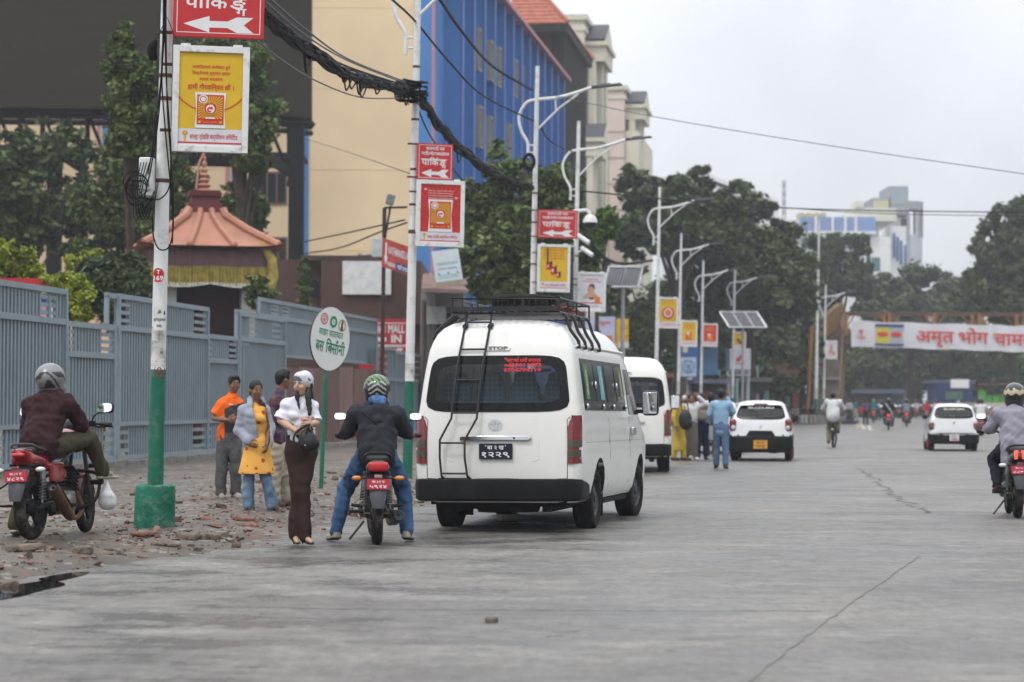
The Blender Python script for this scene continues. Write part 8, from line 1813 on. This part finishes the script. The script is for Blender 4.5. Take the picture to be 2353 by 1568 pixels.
q=B();q.flat((Vector((0,.2465,1.56)),Vector((1,0,0)),Vector((0,-.15,1)).normalized(),Vector((0,-1,-.15)).normalized()),[(-.05,0),(.05,0),(.0,.07)],.022,0)
Y1b=22.6;b1=Vector((PX(76,923,Y1b),Y1b,0));b1 .z=ground_z(b1 .x,b1 .y)-.005;RZ1=R(-13)
REDP=mat('bike_paint_red',(.23,.008,.014),.22,var=.08,coat=.7)
m1=make_bike('red motorcycle with an upswept exhaust standing on the rubble at the left',b1,RZ1,REDP,('बा.८२ प','४८२९'),'sport',ry=R(-3),steer=R(9))
q=B()
for s in(-1,1):q.tube([Vector((s*.055,-.22,.85)),Vector((s*.085,.05,.81))],.018,5,squash=.4)
q.build('tail_stripe',mat('stripe_grey',(.25,.24,.23),.5),m1)
J=seat_pose('peg',lean=.08);J.update(haL=np.array((-.33,.78,1.06)),elL=np.array((-.27,.60,1.08)),elR=np.array((.30,.58,1.06)),haR=np.array((.20,.80,1.00)),knR=np.array((.31,.72,.93)),anR=np.array((.33,.98,.59)),toR=np.array((.37,1.09,.56)),knL=np.array((-.28,.62,.60)),anL=np.array((-.40,.50,.12)),toL=np.array((-.44,.63,.06)))
def helm_silver(C):
 d=C-np.array([.035,.49,1.49]);w=np.sin(d@np.array([10.,55,70])+2.2*np.sin(d@np.array([30.,22,18])));band=(np.abs(d[:,2]-.0)<.075);r=np.zeros(len(C),int);r[band&(w>.2)]=1;r[(d[:,0]>.085)&(d[:,1]>.05)&(np.abs(d[:,2]+.045)<.03)]=2;return r
for a_ in('chest','neck','head','shL','shR'):J[a_][0]+=.035
rd1=rider('rider in a maroon hooded jacket and silver helmet sitting on the red motorcycle',b1,RZ1,'peg',fab('maroon_jacket',(.034,.014,.017),rough=.8),fab('olive_trousers',(.062,.053,.034)),('sandal',mat('slipper_cream',(.35,.31,.24),.7),'sandal'),([mat('helmet_silver_paint',(.19,.19,.20),.35,.2,coat=.3),mat('helmet_dark_flame',(.03,.03,.032),.3),mat('helmet_lime',(.35,.6,.02),.4)],helm_silver),hood=True,J=J,ry=R(-3),hd=(.12,1,-.1),skin=1)
q=B();
t=thing('plastic_bag',b1+Matrix.Rotation(RZ1,3,'Z')@Vector((.33,1.0,.40)),'white plastic bag hanging from the red motorcycle','bag')
blobobj('bag_film',[('e',(0,0,-.06),(.085,.075,.10)),((0,0,-.02),(0,0,.11),.07,.012),('e',(.02,0,-.09),(.07,.065,.07))],mat('plastic_white',(.62,.62,.63),.3,var=.1,scale=14),t,h=.009,k=.03,wr=(.007,45))
b3=Vector((PX(2338,923,29.6),29.6,0));RZ3=R(-7)
make_bike('black motorcycle with two glowing red tail lights at the right edge',b3,RZ3,mat('bike_paint_black',(.016,)*3),('बा.७५ प','८८७७'),'twin',steer=R(1))
def helm_zig(C):
 d=C-np.array([0,.41,1.49]);a=np.arctan2(d[:,0],-d[:,1]);z=.035+.03*np.abs(((a*1.5)%1)-.5)*2;return(np.abs(d[:,2]-z)<.028).astype(int)
rider('rider in a loose lilac grey shirt and black helmet at the right edge',b3,RZ3,'peg',fab('lilac_grey_shirt',(.27,.26,.31),var=.05),fab('black_trousers',(.018,.018,.026)),('sandal',mat('shoe_maroon',(.08,.025,.02),.6),'sandal'),([mat('helmet_black',(.014,)*3),mat('helmet_tan_zigzag',(.45,.38,.27),.4)],helm_zig),long_shirt=.13,sleeve_f=.9)
def stand(face=(0,1,0),h=1.68,step=.10,arms='down',seed=0):
 F=unit(face);Rr=np.array([F[1],-F[0],0]);k=h/1.70;Z=np.array([0,0,1.0]);r=random.Random(seed);st=step*r.choice((-1,1))
 J=dict(pel=Z*.96,chest=Z*1.27+F*.01,neck=Z*1.44,head=Z*1.575+F*.02)
 for c,sg in(('L',-1),('R',1)):
  J['sh'+c]=Z*1.395+Rr*sg*.165-Z*.035;J['hip'+c]=Z*.90+Rr*sg*.085;J['kn'+c]=Z*.49+Rr*sg*.095+F*(st*sg*.6+.02);J['an'+c]=Z*.085+Rr*sg*.10+F*(st*sg);J['to'+c]=Z*.035+Rr*sg*.12+F*(st*sg+.15)
  if arms=='down':J['el'+c]=Z*1.12+Rr*sg*.25-F*.02;J['ha'+c]=Z*.88+Rr*sg*.26+F*.06
  elif arms=='up':J['el'+c]=Z*1.45+Rr*sg*.36+F*.06;J['ha'+c]=Z*1.62+Rr*sg*.17+F*.08
  elif arms=='fold':J['el'+c]=Z*1.14+Rr*sg*.25;J['ha'+c]=Z*1.10-Rr*sg*.02+F*.24
 return{a:v*k for a,v in J.items()}
def walker(label,u,Y,face,top,bottom,sk=1,h=1.66,arms='down',res=.022,hair='short',skirt=None,shoe=None,seed=0,group=None,sl=.97,J=None,extra=(),z=0.0,hems=.06,fc=False,tone=None):
 F=unit(face);A=stand(face,h,.09,arms,seed)
 if J:
  Rr=np.array([F[1],-F[0],0])
  for a,(x,y,zz)in J.items():A[a]=Rr*x+F*y+np.array([0,0,zz])
 wear=[('top',torso_prims(A,F,.98,.012,hems)+sleeve(A,'L',sl,.070,.050)+sleeve(A,'R',sl,.070,.050),top,.04)]
 if skirt:wear.append(('dress_skirt',[('f',A['pel'],A['pel']*[1,1,skirt[0]],.15,skirt[1],F,.72)],skirt[2],.04,None,None,A['pel'][2]*skirt[0]))
 wear.append(('trousers',legs_prims(A,F,(.095,.075,.068),.97,.8,.95),bottom,.04))
 b=gp(u,Y);b.z=max(z,ground_z(b.x,b.y))
 return person(label,b,A,F,None,sk,res,wear=wear+list(extra),hair=hair,shoes=('shoe',shoe or[mat('shoe_dark',(.03,.028,.026),.7),SOLE],'shoe'),face=fc,group=group),A
DK=fab('dark_cloth',(.014,.014,.018));JM=mat('denim_mid',(.085,.14,.25),.9,var=.25,scale=6);WHC=fab('white_cloth',(.55,.55,.55))
AB,_a=walker('man in a pale blue shirt and jeans seen from behind, hand to his ear',1657,51.0,(.1,1,0),fab('sky_blue_shirt',(.25,.40,.56),var=.06),JM,1,1.68,J=dict(elR=(.25,.05,1.20),haR=(.12,.05,1.50),elL=(-.25,.02,1.14),haL=(-.20,.16,.98)),res=.016,sl=.95,hems=.12,seed=3)
walker('woman in a yellow dress half hidden by the right edge of the second van',1560,58.0,(.8,-.5,0),fab('mustard_dress',(.48,.34,.05),var=.2),fab('mustard_dress',(.4,.3,.05)),1,1.58,hair='long',skirt=(.25,.17,fab('mustard_dress',(.4,.3,.05))),seed=1,res=.018)
walker('woman facing the road with both hands raised to her head, grey flared clothes',1588,58.5,(.15,-1,0),fab('white_cloth',(.5,)*3),fab('taupe_trousers',(.13,.115,.10)),1,1.60,'up',.016,'tied',skirt=(.12,.19,fab('taupe_trousers',(.1,)*3)),shoe=[mat('sneaker_white',(.6,.6,.6),.7),SOLE],seed=2,fc=True,extra=[('vest',[('f',np.array([0,0,.98]),np.array([0,0,1.22]),.15,.155,(0,1,0),.7)],fab('pale_vest',(.38,.36,.33)),.03)])
wb_,A=walker('person with a brown backpack and navy trousers, back to the camera, in the group',1613,58.8,(.1,1,0),fab('cream_top',(.40,.37,.32)),fab('navy_trousers',(.02,.03,.08)),1,1.62,'fold',.018,'long',seed=5)
t=thing('backpack',wb_.location+Vector((-.02,-.22,1.14)),'brown grey backpack worn by the person in navy trousers','backpack');blobobj('pack',[('b',(0,0,0),(.15,.09,.21),.07),('b',(0,-.08,-.06),(.11,.04,.11),.03)],fab('taupe_pack',(.20,.17,.145)),t,h=.02,k=.03,wr=(.006,20));q=B()
for s in(-1,1):q.tube(catmull([(s*.10,.04,-.14),(s*.14,.16,.0),(s*.12,.22,.16),(s*.09,.06,.2)],4),.02,5)
q.build('strap',fab('taupe_pack',(.2,)*3),t)
walker('woman in a knee length white dress with one arm stretched to the left',1634,59.0,(.0,1,0),WHC,SKINS[1],1,1.62,'down',.018,'long',skirt=(.52,.20,WHC),shoe=[mat('sneaker_pale',(.5,.55,.55),.7),SOLE],seed=7,J=dict(elL=(-.34,.0,1.34),haL=(-.50,.08,1.37),elR=(.2,.1,1.15),haR=(.1,.22,1.1)),sl=.5)
t=thing('shoulder_bag',gp(1575,57.6)+Vector((0,0,.98)),'round black bag beside the woman in yellow','bag');blobobj('pouch',[('e',(0,0,0),(.16,.11,.24)),('e',(.03,0,-.1),(.15,.12,.15))],LEA,t,h=.02,k=.05);q=B();q.tube(catmull([(-.08,0,.2),(-.1,0,.38),(.02,0,.45),(.08,0,.2)],4),.014,5);q.build('strap',LEA,t)
YB_=75.5;cb=gp(1914,YB_);t=thing('bicycle',cb,'black bicycle ridden away by the man in a white checked shirt','bicycle',rz=R(-10));BK=mat('bicycle_black',(.015,.015,.016),.4)
for y,st in((0,0),(1.05,.22)):
 M=Matrix.Translation((0,y,.34))@Matrix.Rotation(st,4,'Z');q=B();q.tube([M@Vector((0,.325*math.sin(a),.325*math.cos(a)))for a in np.linspace(0,6.283,37)[:-1]],.028,8,closed=True);w_=q.build('wheel',TYRB,t);q=B()
 for k in range(14):a=k*.4488;q.cyl(M@Vector((.02*(k%2*2-1),0,0)),M@Vector((0,.30*math.sin(a),.30*math.cos(a))),.004,n=4)
 q.build('spokes',CHROME,w_)
q=B()
for a,c in(((0,.05,.78),(0,.38,.30)),((0,.38,.30),(0,.95,.72)),((0,.10,.76),(0,.92,.84)),((.03,0,.34),(0,.10,.74)),((-.03,0,.34),(0,.10,.74)),((.03,0,.34),(0,.38,.3)),((0,.90,.95),(.0,1.05,.34)),((0,.05,.78),(0,.0,.92))):q.tube([a,c],.018,6)
q.build('frame',BK,t);q=B();q.tube(catmull([(-.28,.72,1.0),(-.2,.86,1.02),(0,.92,1.0),(.2,.86,1.02),(.28,.72,1.0)],4),.014,6);q.build('handlebar',BK,t)
blobobj('saddle',[('e',(0,-.04,.93),(.10,.11,.04)),('e',(0,.10,.93),(.04,.1,.03))],BIKESEAT,t,h=.02,k=.03);q=B();rows=[[Vector((x*.04,.37*math.sin(a),.34+.37*math.cos(a)))for x in(-1,0,1)]for a in np.linspace(-1.9,.3,9)];q.grid(rows);q.grid(rows,flip=True);q.build('rear_mudguard',BK,t);q=B();q.box((0,-.33,.58),(.06,.03,.06));q.build('reflector',mat('reflector_white',(.5,.5,.52),.3),t)
q=B();q.tube([(-.16,.38,.14),(-.05,.38,.14),(.05,.38,.46),(.16,.38,.46)],.014,6);q.build('pedals',BK,t)
J=arr(dict(pel=(0,.0,1.0),chest=(0,.12,1.28),neck=(0,.18,1.46),head=(0,.22,1.60),shL=(-.19,.15,1.42),shR=(.19,.15,1.42),elL=(-.32,.32,1.22),elR=(.32,.32,1.22),haL=(-.28,.68,1.05),haR=(.28,.68,1.05),hipL=(-.09,.02,.96),hipR=(.09,.02,.96),knL=(-.14,.40,.58),knR=(.14,.42,.80),anL=(-.15,.30,.20),anR=(.15,.32,.52),toL=(-.16,.46,.15),toR=(.16,.48,.47)))
rider('cyclist in a white checked shirt and khaki trousers riding away from behind',cb,R(-10),'peg',plaid('white_check',(.50,.50,.51),(.40,.41,.43),(.55,.55,.55),12),fab('khaki_trousers',(.22,.21,.12)),('shoe',[mat('shoe_dark',(.03,)*3),SOLE],'shoe'),None,J=J,helmet_on=False,h=.018,sleeve_f=.7)
GR='motorcycle riders farther up the street';GB='motorcycles farther up the street';fb0=None
HB=mat('helmet_black',(.014,)*3)
for i,(u,v,top,bot,hel,lb,lit)in enumerate([(2042,987,DK,DK,HB,'rider all in black with a pale sash, left of the steel grey shirt',1),(2083,979,fab('steel_shirt',(.16,.19,.22)),DK,HB,'rider in a steel grey shirt left of the old white hatchback',0),(2007,971,fab('teal_jacket',(.03,.14,.13)),DK,mat('helmet_teal',(.08,.2,.25),.4),'rider in a teal jacket beside the woman with a red bag',1),(2129,966,fab('red_jacket',(.35,.02,.025)),DK,mat('helmet_grey',(.15,.16,.17),.4),'rider in a red jacket left of the old white hatchback roof',1),(2150,964,fab('pink_shirt',(.50,.25,.32)),DK,HB,'rider in a pink shirt behind the old white hatchback',0),(2254,999,WHC,DK,HB,'rider in a white shirt just right of the old white hatchback',0),(2202,965,fab('pale_raincoat',(.42,.48,.50)),DK,mat('helmet_pale',(.5,.52,.53),.4),'rider in a pale hooded raincoat behind the old white hatchback',0),(2026,961,DK,DK,HB,'small far rider in dark clothes just right of the teal jacket',0),(2066,960,fab('teal_jacket',(.1,)*3),DK,HB,'small far rider between the black clad and steel grey riders',0),(2106,958,WHC,DK,HB,'tiny far rider in white under the gate arch',0)]):
 Y=1.4*FP/(v-924.5);b=gp(u,Y);mlab='dark motorcycle of the '+lb.replace('rider','far rider',1)
 mlab=' '.join(mlab.split()[:16])
 if fb0 is None:fb0=make_bike(mlab,b,R(-9),mat('bike_paint_dark',(.03,.02,.02),.3),('बा ५ प','३२१७'),'far',lod=.5,group=GB,lit=True);bo=fb0
 else:bo=dup(fb0);bo.location=b;bo['label']=mlab
 r_=rider(lb,b,R(-9),'peg',top,bot,('shoe',[mat('shoe_dark',(.03,)*3),SOLE],'shoe'),([hel],None),h=.03,group=GR)
 if i==0:q=B();q.tube([Vector((-.15,.22,1.38)),Vector((-.03,.13,1.2)),Vector((.14,.12,.96)),Vector((.2,.1,.7))],.035,6,squash=.4);q.build('sash',WHC,r_)
ORA=mat('bridge_orange_paint',(.26,.12,.03),.7,var=.25,dirt=(.12,.07,.03),dscale=.6);BRST=mat('bridge_brown_steel',(.09,.055,.035),.7,var=.3,scale=1)
YF=172;t=thing('footbridge',gp(1942,YF),'orange railed footbridge over the far end of the street','footbridge');k=scl(YF);x0,x1=PX(1940,923,YF),PX(2353,923,YF)+14;zd=P(1940,772,YF).z;zr=P(1940,719,YF).z
q=B();q.bx(x0,YF,zd-.65,x1,YF+2.6,zd,0);q.build('deck',BRST,t,True)
for y in(YF,YF+2.6):
 q=B();q.bx(x0-.3,y-.06,zr-.1,x1,y+.06,zr+.08,1);q.bx(x0,y-.04,zr-1.35,x1,y+.04,zr-1.25,0);n=int((x1-x0)/3.2)
 for i in range(n+1):
  x=x0+i*3.2;q.bx(x-.12,y-.1,zd,x+.12,y+.1,zr,0)
  for s in(-1,1):q.tube([(x,y,zr-1.3),(x+s*.75,y,zr-.1)],.05,4,0)
 q.build('railing',[ORA,BRST],t,True)
for u,w,y in((1938,.28,YF),(1946,.22,YF+2.4)):q=B();c=PX(u,923,y);q.tube([(c-.5,y,0),(c,y,zr)],w*.5,4);q.build('column',mat('bridge_post',(.30,.20,.13),.7,var=.3),t,True)
t2=thing('bridge_stairs',gp(1860,160),'orange sided stairs climbing to the left end of the footbridge','stairs');a,c=P(1735,905,158),P(1936,745,YF+1)
for dy in(0,2.2):
 q=B();o=Vector((0,dy,0));q.put([a+o,c+o,c+o+Vector((0,0,1.5)),a+o+Vector((0,0,1.5))],[(0,1,2,3)],0);q.tube([a+o+Vector((0,0,1.55)),c+o+Vector((0,0,1.55))],.07,5)
 for i in range(24):p=a.lerp(c,i/23)+o;q.tube([p,p+Vector((0,0,1.5))],.05,4)
 q.build('side_panel',mat('stairs_ochre',(.18,.105,.03),.8,var=.3,scale=1),t2,True)
q=B()
for i in range(26):p=a.lerp(c,i/26);q.bx(p.x,p.y,p.z-.3,p.x+.5,p.y+2.2,p.z)
q.build('steps',BRST,t2,True)
for u,v0,Y in((1866,750,162),(1800,860,160)):q=B();p=P(u,v0,Y);q.tube([(p.x-.35,Y,0),p],.14,4);q.build('column',ORA,t2,True)
def banner(label,u0,u1,v0,v1,dv,draw):
 o=P(u0,v1,YF-.25);t=thing('banner',o,label,'banner',group='banner sheets on the footbridge');w,h=(u1-u0)/k,(v1-v0)/k;fr=(Vector(),Vector((1,0,-dv/(u1-u0))).normalized(),Vector((0,0,1)),Vector((0,-1,0)));q=B();rows=[]
 for j in range(4):rows.append([fr[1]*(w*i/24)+Vector((0,.03*math.sin(i*.9+j),h*j/3+(.035*math.sin(i*.8)if j in(0,3)else 0)))for i in range(25)])
 q.grid(rows);q.grid([[p+Vector((0,.03,0))for p in r]for r in rows],flip=True);draw(q,fr,w,h);q.build('cloth',[mat('banner_white',(.60,.60,.63),.8,var=.04),PRED,mat('bag_yellow',(.50,.46,.04),.6),mat('bag_navy',(.04,.05,.2),.6),mat('bag_grey',(.33,.35,.38),.6)],t,smooth=False)
def b1_(q,fr,w,h):
 z=.12;q.text(fr,'अमृत',w*.59,h*.27,h*.46,z,1,w=w*.27,bold=.015);q.text(fr,'भोग',w*.862,h*.27,h*.46,z,1,w=w*.21,bold=.015)
 x,bw=w*.268,w*.092;q.rect(fr,x-bw,h*.12,x,h*.84,z,2);q.rect(fr,x,h*.12,x+bw,h*.84,z,4);q.rect(fr,x-bw*1.1,h*.80,x+bw*1.1,h*.92,z+.02,3);q.rect(fr,x-bw*1.1,h*.08,x+bw*1.1,h*.16,z+.02,3)
 for s in(-1,1):q.disc(fr,x+s*bw*.5,h*.52,bw*.42,z+.03,1,16,h*.10)
 q.flat(fr,[(w*.045,h*.66),(w*.09,h*.66),(w*.072,h*.56),(w*.072,h*.45),(w*.063,h*.45),(w*.063,h*.56)],z,1);q.text(fr,'TAJA',w*.068,h*.32,h*.09,z,1,w=w*.07,bold=.03)
banner('long white banner sheet on the footbridge with a rice bag and red lettering',1956,2281,738,797,8,b1_)
banner('lower white banner sheet at the right edge with red lettering',2278,2470,747,807,6,lambda q,fr,w,h:q.text(fr,'चामल',w*.28,h*.25,h*.46,.12,1,w=w*.52,bold=.015))
STN=wallmat('hut_stone',(.16,.135,.115),var=.25,scale=1.5);t=thing('stone_hut',gp(1890,166),'brown stone hut under the footbridge stairs','hut');q=B();uvbox(q,166,1828,826,1930,968,6);uvbox(q,165,1796,812,1850,835,4);q.build('wall',STN,t,True);q=B();uvbox(q,165.8,1840,870,1868,950,.3);q.build('doorway',DARKIN,t,True);q=B();uvbox(q,165.7,1826,868,1932,872,.2);q.build('ledge',wallmat('ledge_pale',(.3,.28,.26)),t,True)
YG2=262;t=thing('gate_arch',gp(2120,YG2),'far grey blue gate arch with pale lettering across the street','gate');GBL=wallmat('gate_blue_grey',(.10,.11,.16));q=B();uvbox(q,YG2,2078,850,2168,878,2);fr=(P(2122,864,YG2-.1),Vector((1,0,0)),Vector((0,0,1)),Vector((0,-1,0)));kk=scl(YG2);q.text(fr,'DASHARATH GATE',0,-2/kk,8/kk,.1,1,w=74/kk,bold=.03);q.build('beam',[GBL,mat('gate_letter',(.4,.4,.45),.6)],t,True,smooth=False)
for u in(2088,2150):q=B();uvbox(q,YG2,u-6,878,u+6,968,2);q.build('pillar',wallmat('gate_pillar',(.2,.2,.22)),t,True)
YS2=215;t=thing('blue_stall',gp(2190,YS2),'blue painted stall with a white notice beyond the old hatchback','stall');q=B();uvbox(q,YS2,2152,880,2236,968,5);q.build('wall',wallmat('stall_blue',(.02,.035,.11)),t,True);q=B();uvbox(q,YS2,2184,872,2226,892,.1,0,.2);q.build('notice',SWHITE,t,True);q=B();uvbox(q,YS2,2172,900,2212,918,.1,0,.2);q.build('green_board',wallmat('stall_green',(.07,.14,.10)),t,True);q=B();uvbox(q,YS2,2146,874,2242,880,6);q.build('roof',GBL,t,True)
YT2=150;t=thing('truck',gp(2290,YT2),'pale truck loaded with green crates at the right','truck');q=B();uvbox(q,YT2,2246,926,2334,962,7);q.build('cargo_bed',wallmat('truck_pale',(.48,.47,.42),dirt=(.3,.2,.15),dscale=1),t,True);q=B();uvbox(q,YT2-.02,2246,938,2334,941,.1,0,.05);uvbox(q,YT2,2246,950,2334,953,.1,0,.05);q.build('side_stripe',wallmat('truck_brown',(.3,.14,.1)),t,True)
for u in(2256,2322):q=B();p=gp(u,YT2+.4);q.lathe([(0,-.15),(.42,-.15),(.45,-.1),(.45,.1),(.42,.15),(0,.15)],p+Vector((0,0,.45)),(1,0,0));q.build('tyre',RUB,t,True)
q=B()
for a,c in(((2246,890),(2246,962)),((2334,884),(2334,962)),((2246,884),(2334,884))):q.tube([P(*a,YT2-.1),P(*c,YT2-.1)],.06,4)
q.build('rack_frame',BRST,t,True)
for i,(u,v,w,h)in enumerate(((2247,898,16,26),(2264,910,14,15),(2280,910,16,15),(2298,909,15,16),(2314,892,19,16),(2314,909,19,17))):
 q=B();kq=scl(YT2);q.box((0,0,h/kq/2),(w/kq,.5,h/kq));q.box((0,0,h/kq),(w/kq+.05,.55,.05));o=q.build('green_crate',mat('crate_green',(.08,.30,.05),.6,var=.12),None,loc=P(u+w/2,v+h,YT2+.6));tag(o,['tall green crate at the left end of the truck load','low green crate second from the left in the truck','green crate in the middle of the truck load','green crate left of the two stacked ones in the truck','upper of the two stacked green crates in the truck','lower of the two stacked green crates in the truck'][i],'crate','green crates on the truck')
for i,(u0,u1,v0,Y,c,lb)in enumerate(((1440,1545,858,122,(.06,.03,.025),'dark brown stall glimpsed right of the second van roof'),(1600,1668,872,132,(.05,.05,.055),'dark grey stall below the blue emblem sign'),(1680,1770,868,150,(.08,.06,.05),'brown stall below the red wing sign box'),(1766,1832,850,158,(.035,.04,.055),'dark blue stall left of the stone hut'),(1960,2075,895,230,(.07,.075,.075),'low grey wall far under the left end of the banner'))):
 t=thing('street_stall',gp((u0+u1)/2,Y),lb,'stall');q=B();uvbox(q,Y,u0,v0+8,u1,970,4);q.build('wall',wallmat('stall_wall_%d'%i,c),t,True);q=B();uvbox(q,Y-1.2,u0-5,v0,u1+5,v0+9,5.5);q.build('roof',wallmat('stall_roof_%d'%(i%3),[(.16,.08,.055),(.1,.12,.16),(.2,.2,.19)][i%3]),t,True)
 for j in range(4 if i<4 else 0):q=B();u=u0+(u1-u0)*(j+.5)/4;uvbox(q,Y,u-5,905-6*(j%2),u+6,935,.6,0,.5);q.build('goods',wallmat('goods_%d'%((i+j)%4),[(.30,.28,.25),(.12,.25,.24),(.3,.08,.05),(.06,.08,.2)][(i+j)%4]),t,True)
for u,Y,v in((1650,146,850),(1692,148,870),(1722,150,855),(1738,152,840)):
 q=B();p=gp(u,Y);q.cyl((0,0,0),(0,0,P(u,v,Y).z),.12,n=8);tag(q.build('stall_post',mat('post_teal',(.30,.46,.47),.6),None,loc=p),{1650:'pale teal post left of the red wing sign',1692:'pale teal post under the red wing sign',1722:'pale teal post right of the red wing sign',1738:'taller pale teal post beside the dark blue stall'}[u],'post','pale teal posts among the stalls')
q=B();a,c=gp(1770,148),gp(1965,163);d=(c-a).normalized();n_=Vector((-d.y,d.x,0))
q.put([a,c,c+n_*3,a+n_*3]+[p+Vector((0,0,.55))for p in(a,c,c+n_*3,a+n_*3)],[(0,1,5,4),(1,2,6,5),(4,5,6,7),(3,0,4,7)]);tag(q.build('planter_wall',wallmat('planter_stone',(.17,.155,.14),var=.2,scale=1)),'low grey stone planter on which people sit, left of the far footbridge','planter')
q=B();p=gp(1953,158);q.lathe([(.55,0),(.5,.2),(.25,.3),(.2,.9),(0,.95)],p,n=12);tag(q.build('bollard',mat('bollard_black',(.02,.02,.022),.6)),'dark bollard at the foot of the footbridge post','bollard')
q=B()
for i,(u,v)in enumerate(((1975,977),(1988,981),(2003,983))):q.put([G(u-6,v+6,.006),G(u+2,v+6,.006),G(u-4,v-6,.006),G(u-12,v-6,.006)],[(0,1,2,3)],0 if i else 1)
tag(q.build('road_marking',[mat('marking_pale',(.42,.38,.33),.8),mat('marking_yellow',(.4,.3,.1),.8)]),kind='structure')
GP='people far along the street'
for i,(u,Y,top,bot,lb,kw)in enumerate([(1989,152,fab('violet_top',(.12,.06,.14)),DK,'woman with a red bag crossing the road far off',{}),(1952,176,WHC,DK,'person in white standing right of the footbridge post',{}),(1966,182,fab('teal_jacket',(.03,)*3),fab('cream_trousers',(.4,)*3),'person in teal and cream far off near the footbridge',{}),(2018,190,fab('steel_shirt',(.2,)*3),DK,'person in a steel shirt walking under the banner',{}),(2228,178,fab('ochre_top',(.32,.2,.06)),DK,'person in ochre standing beside the blue stall',{}),(2218,186,DK,DK,'person in dark clothes in front of the blue stall',{}),(2160,192,fab('orange_top',(.5,.16,.05)),DK,'person in orange beside the far gate',{}),(1700,120,WHC,DK,'person in white standing at the stalls behind the parked hatchback',{}),(1600,100,fab('red_jacket',(.3,)*3),DK,'person in red among the stalls behind the raised hands woman',{})]):
 w_,_=walker(lb,u,Y,(random.uniform(-1,1),random.choice((-1,1)),0),top,bot,1,random.uniform(1.55,1.72),'down',.035,'short',seed=i,group=GP)
 if i==0:q=B();q.box((-.28,.02,.95),(.28,.16,.36));tag(q.build('red_bag',mat('bag_red',(.4,.02,.04),.6),None,loc=w_.location,bev=.04),'red bag carried by the woman crossing far off','bag')
SJ=dict(pel=(0,0,.52),chest=(0,.03,.83),neck=(0,.05,1.0),head=(0,.08,1.14),shL=(-.165,.02,.96),shR=(.165,.02,.96),elL=(-.22,.12,.72),elR=(.22,.12,.72),haL=(-.12,.34,.66),haR=(.12,.34,.66),hipL=(-.09,.02,.52),hipR=(.09,.02,.52),knL=(-.12,.42,.54),knR=(.12,.42,.54),anL=(-.12,.46,.1),anR=(.12,.42,.1),toL=(-.12,.6,.04),toR=(.12,.56,.04))
for i,(u,Y,top,bot,lb)in enumerate(((1806,149.5,fab('violet_top',(.1,)*3),DK,'person in violet sitting on the low stone wall, leftmost of the sitters'),(1826,151,fab('taupe_pack',(.2,)*3),DK,'person in taupe sitting second from the left on the low stone wall'),(1846,152.7,DK,fab('white_cloth',(.5,)*3),'person in black with white trousers sitting on the low stone wall'),(1866,154.3,DK,fab('cream_trousers',(.4,)*3),'person in black with cream trousers sitting on the low stone wall'))):
 J_={a:np.array((x,-y,z))for a,(x,y,z)in SJ.items()};F_=np.array((.1,-1,0));b_=gp(u,Y);person(lb,b_,J_,F_,None,1,.035,wear=[('top',torso_prims(J_,F_,.95,.01,.05)+sleeve(J_,'L',.95,.068,.05)+sleeve(J_,'R',.95,.068,.05),top,.04),('trousers',legs_prims(J_,F_,(.09,.075,.065),.95,.85,.95),bot,.04)],hair='short',shoes=('shoe',[mat('shoe_dark',(.03,)*3),SOLE],'shoe'),face=False,group=GP)
walker('person in a black and white checked shirt standing on the footbridge',2143,YF+1.2,(.3,-1,0),plaid('check_bw',(.5,.5,.5),(.05,.05,.05),(.2,.2,.2),5),DK,1,1.68,'fold',.03,'short',z=zd,group=GP)
t=thing('round_mirror',P(1855,895,163),'pair of small round white discs on a thin rod by the hut','mirror');q=B()
for z in(-.16,.16):q.lathe([(0,-.04),(.14,-.03),(.15,0),(0,.01)],(0,0,z*1.0),(0,1,0),n=14)
q.build('disc',mat('disc_white',(.7,)*3),t);q=B();q.cyl((0,.03,.3),(0,.03,-P(1855,895,163).z),.03,n=6);q.build('rod',BRST,t)
q=B();q.bx(-260,-12,-1.2,330,560,62);hz=q.build('haze',bpy.data.materials.new('haze_air'),smooth=False);hm=hz.data.materials[0];hm.use_nodes=True;hm.node_tree.nodes.clear()
ho=hm.node_tree.nodes.new('ShaderNodeOutputMaterial');hv=hm.node_tree.nodes.new('ShaderNodeVolumePrincipled');hv.inputs['Color'].default_value=(.93,.95,1.0,1);hv.inputs['Density'].default_value=.00055;hv.inputs['Anisotropy'].default_value=.2;hm.node_tree.links.new(hv.outputs[0],ho.inputs['Volume']);tag(hz,kind='stuff')
q_=[(RD(random.uniform(19,26),s_,random.uniform(3,9)),(5,5,random.uniform(4,6)))for s_ in range(-30,150,6)]  # tree row out of view, added so the van's side windows reflect dark
o=leafobj('unseen_roadside_woods',q_,9000,.9,DARK,None,sub=10);tag(o,'dark row of trees along the right side of the street','woods',kind='stuff')
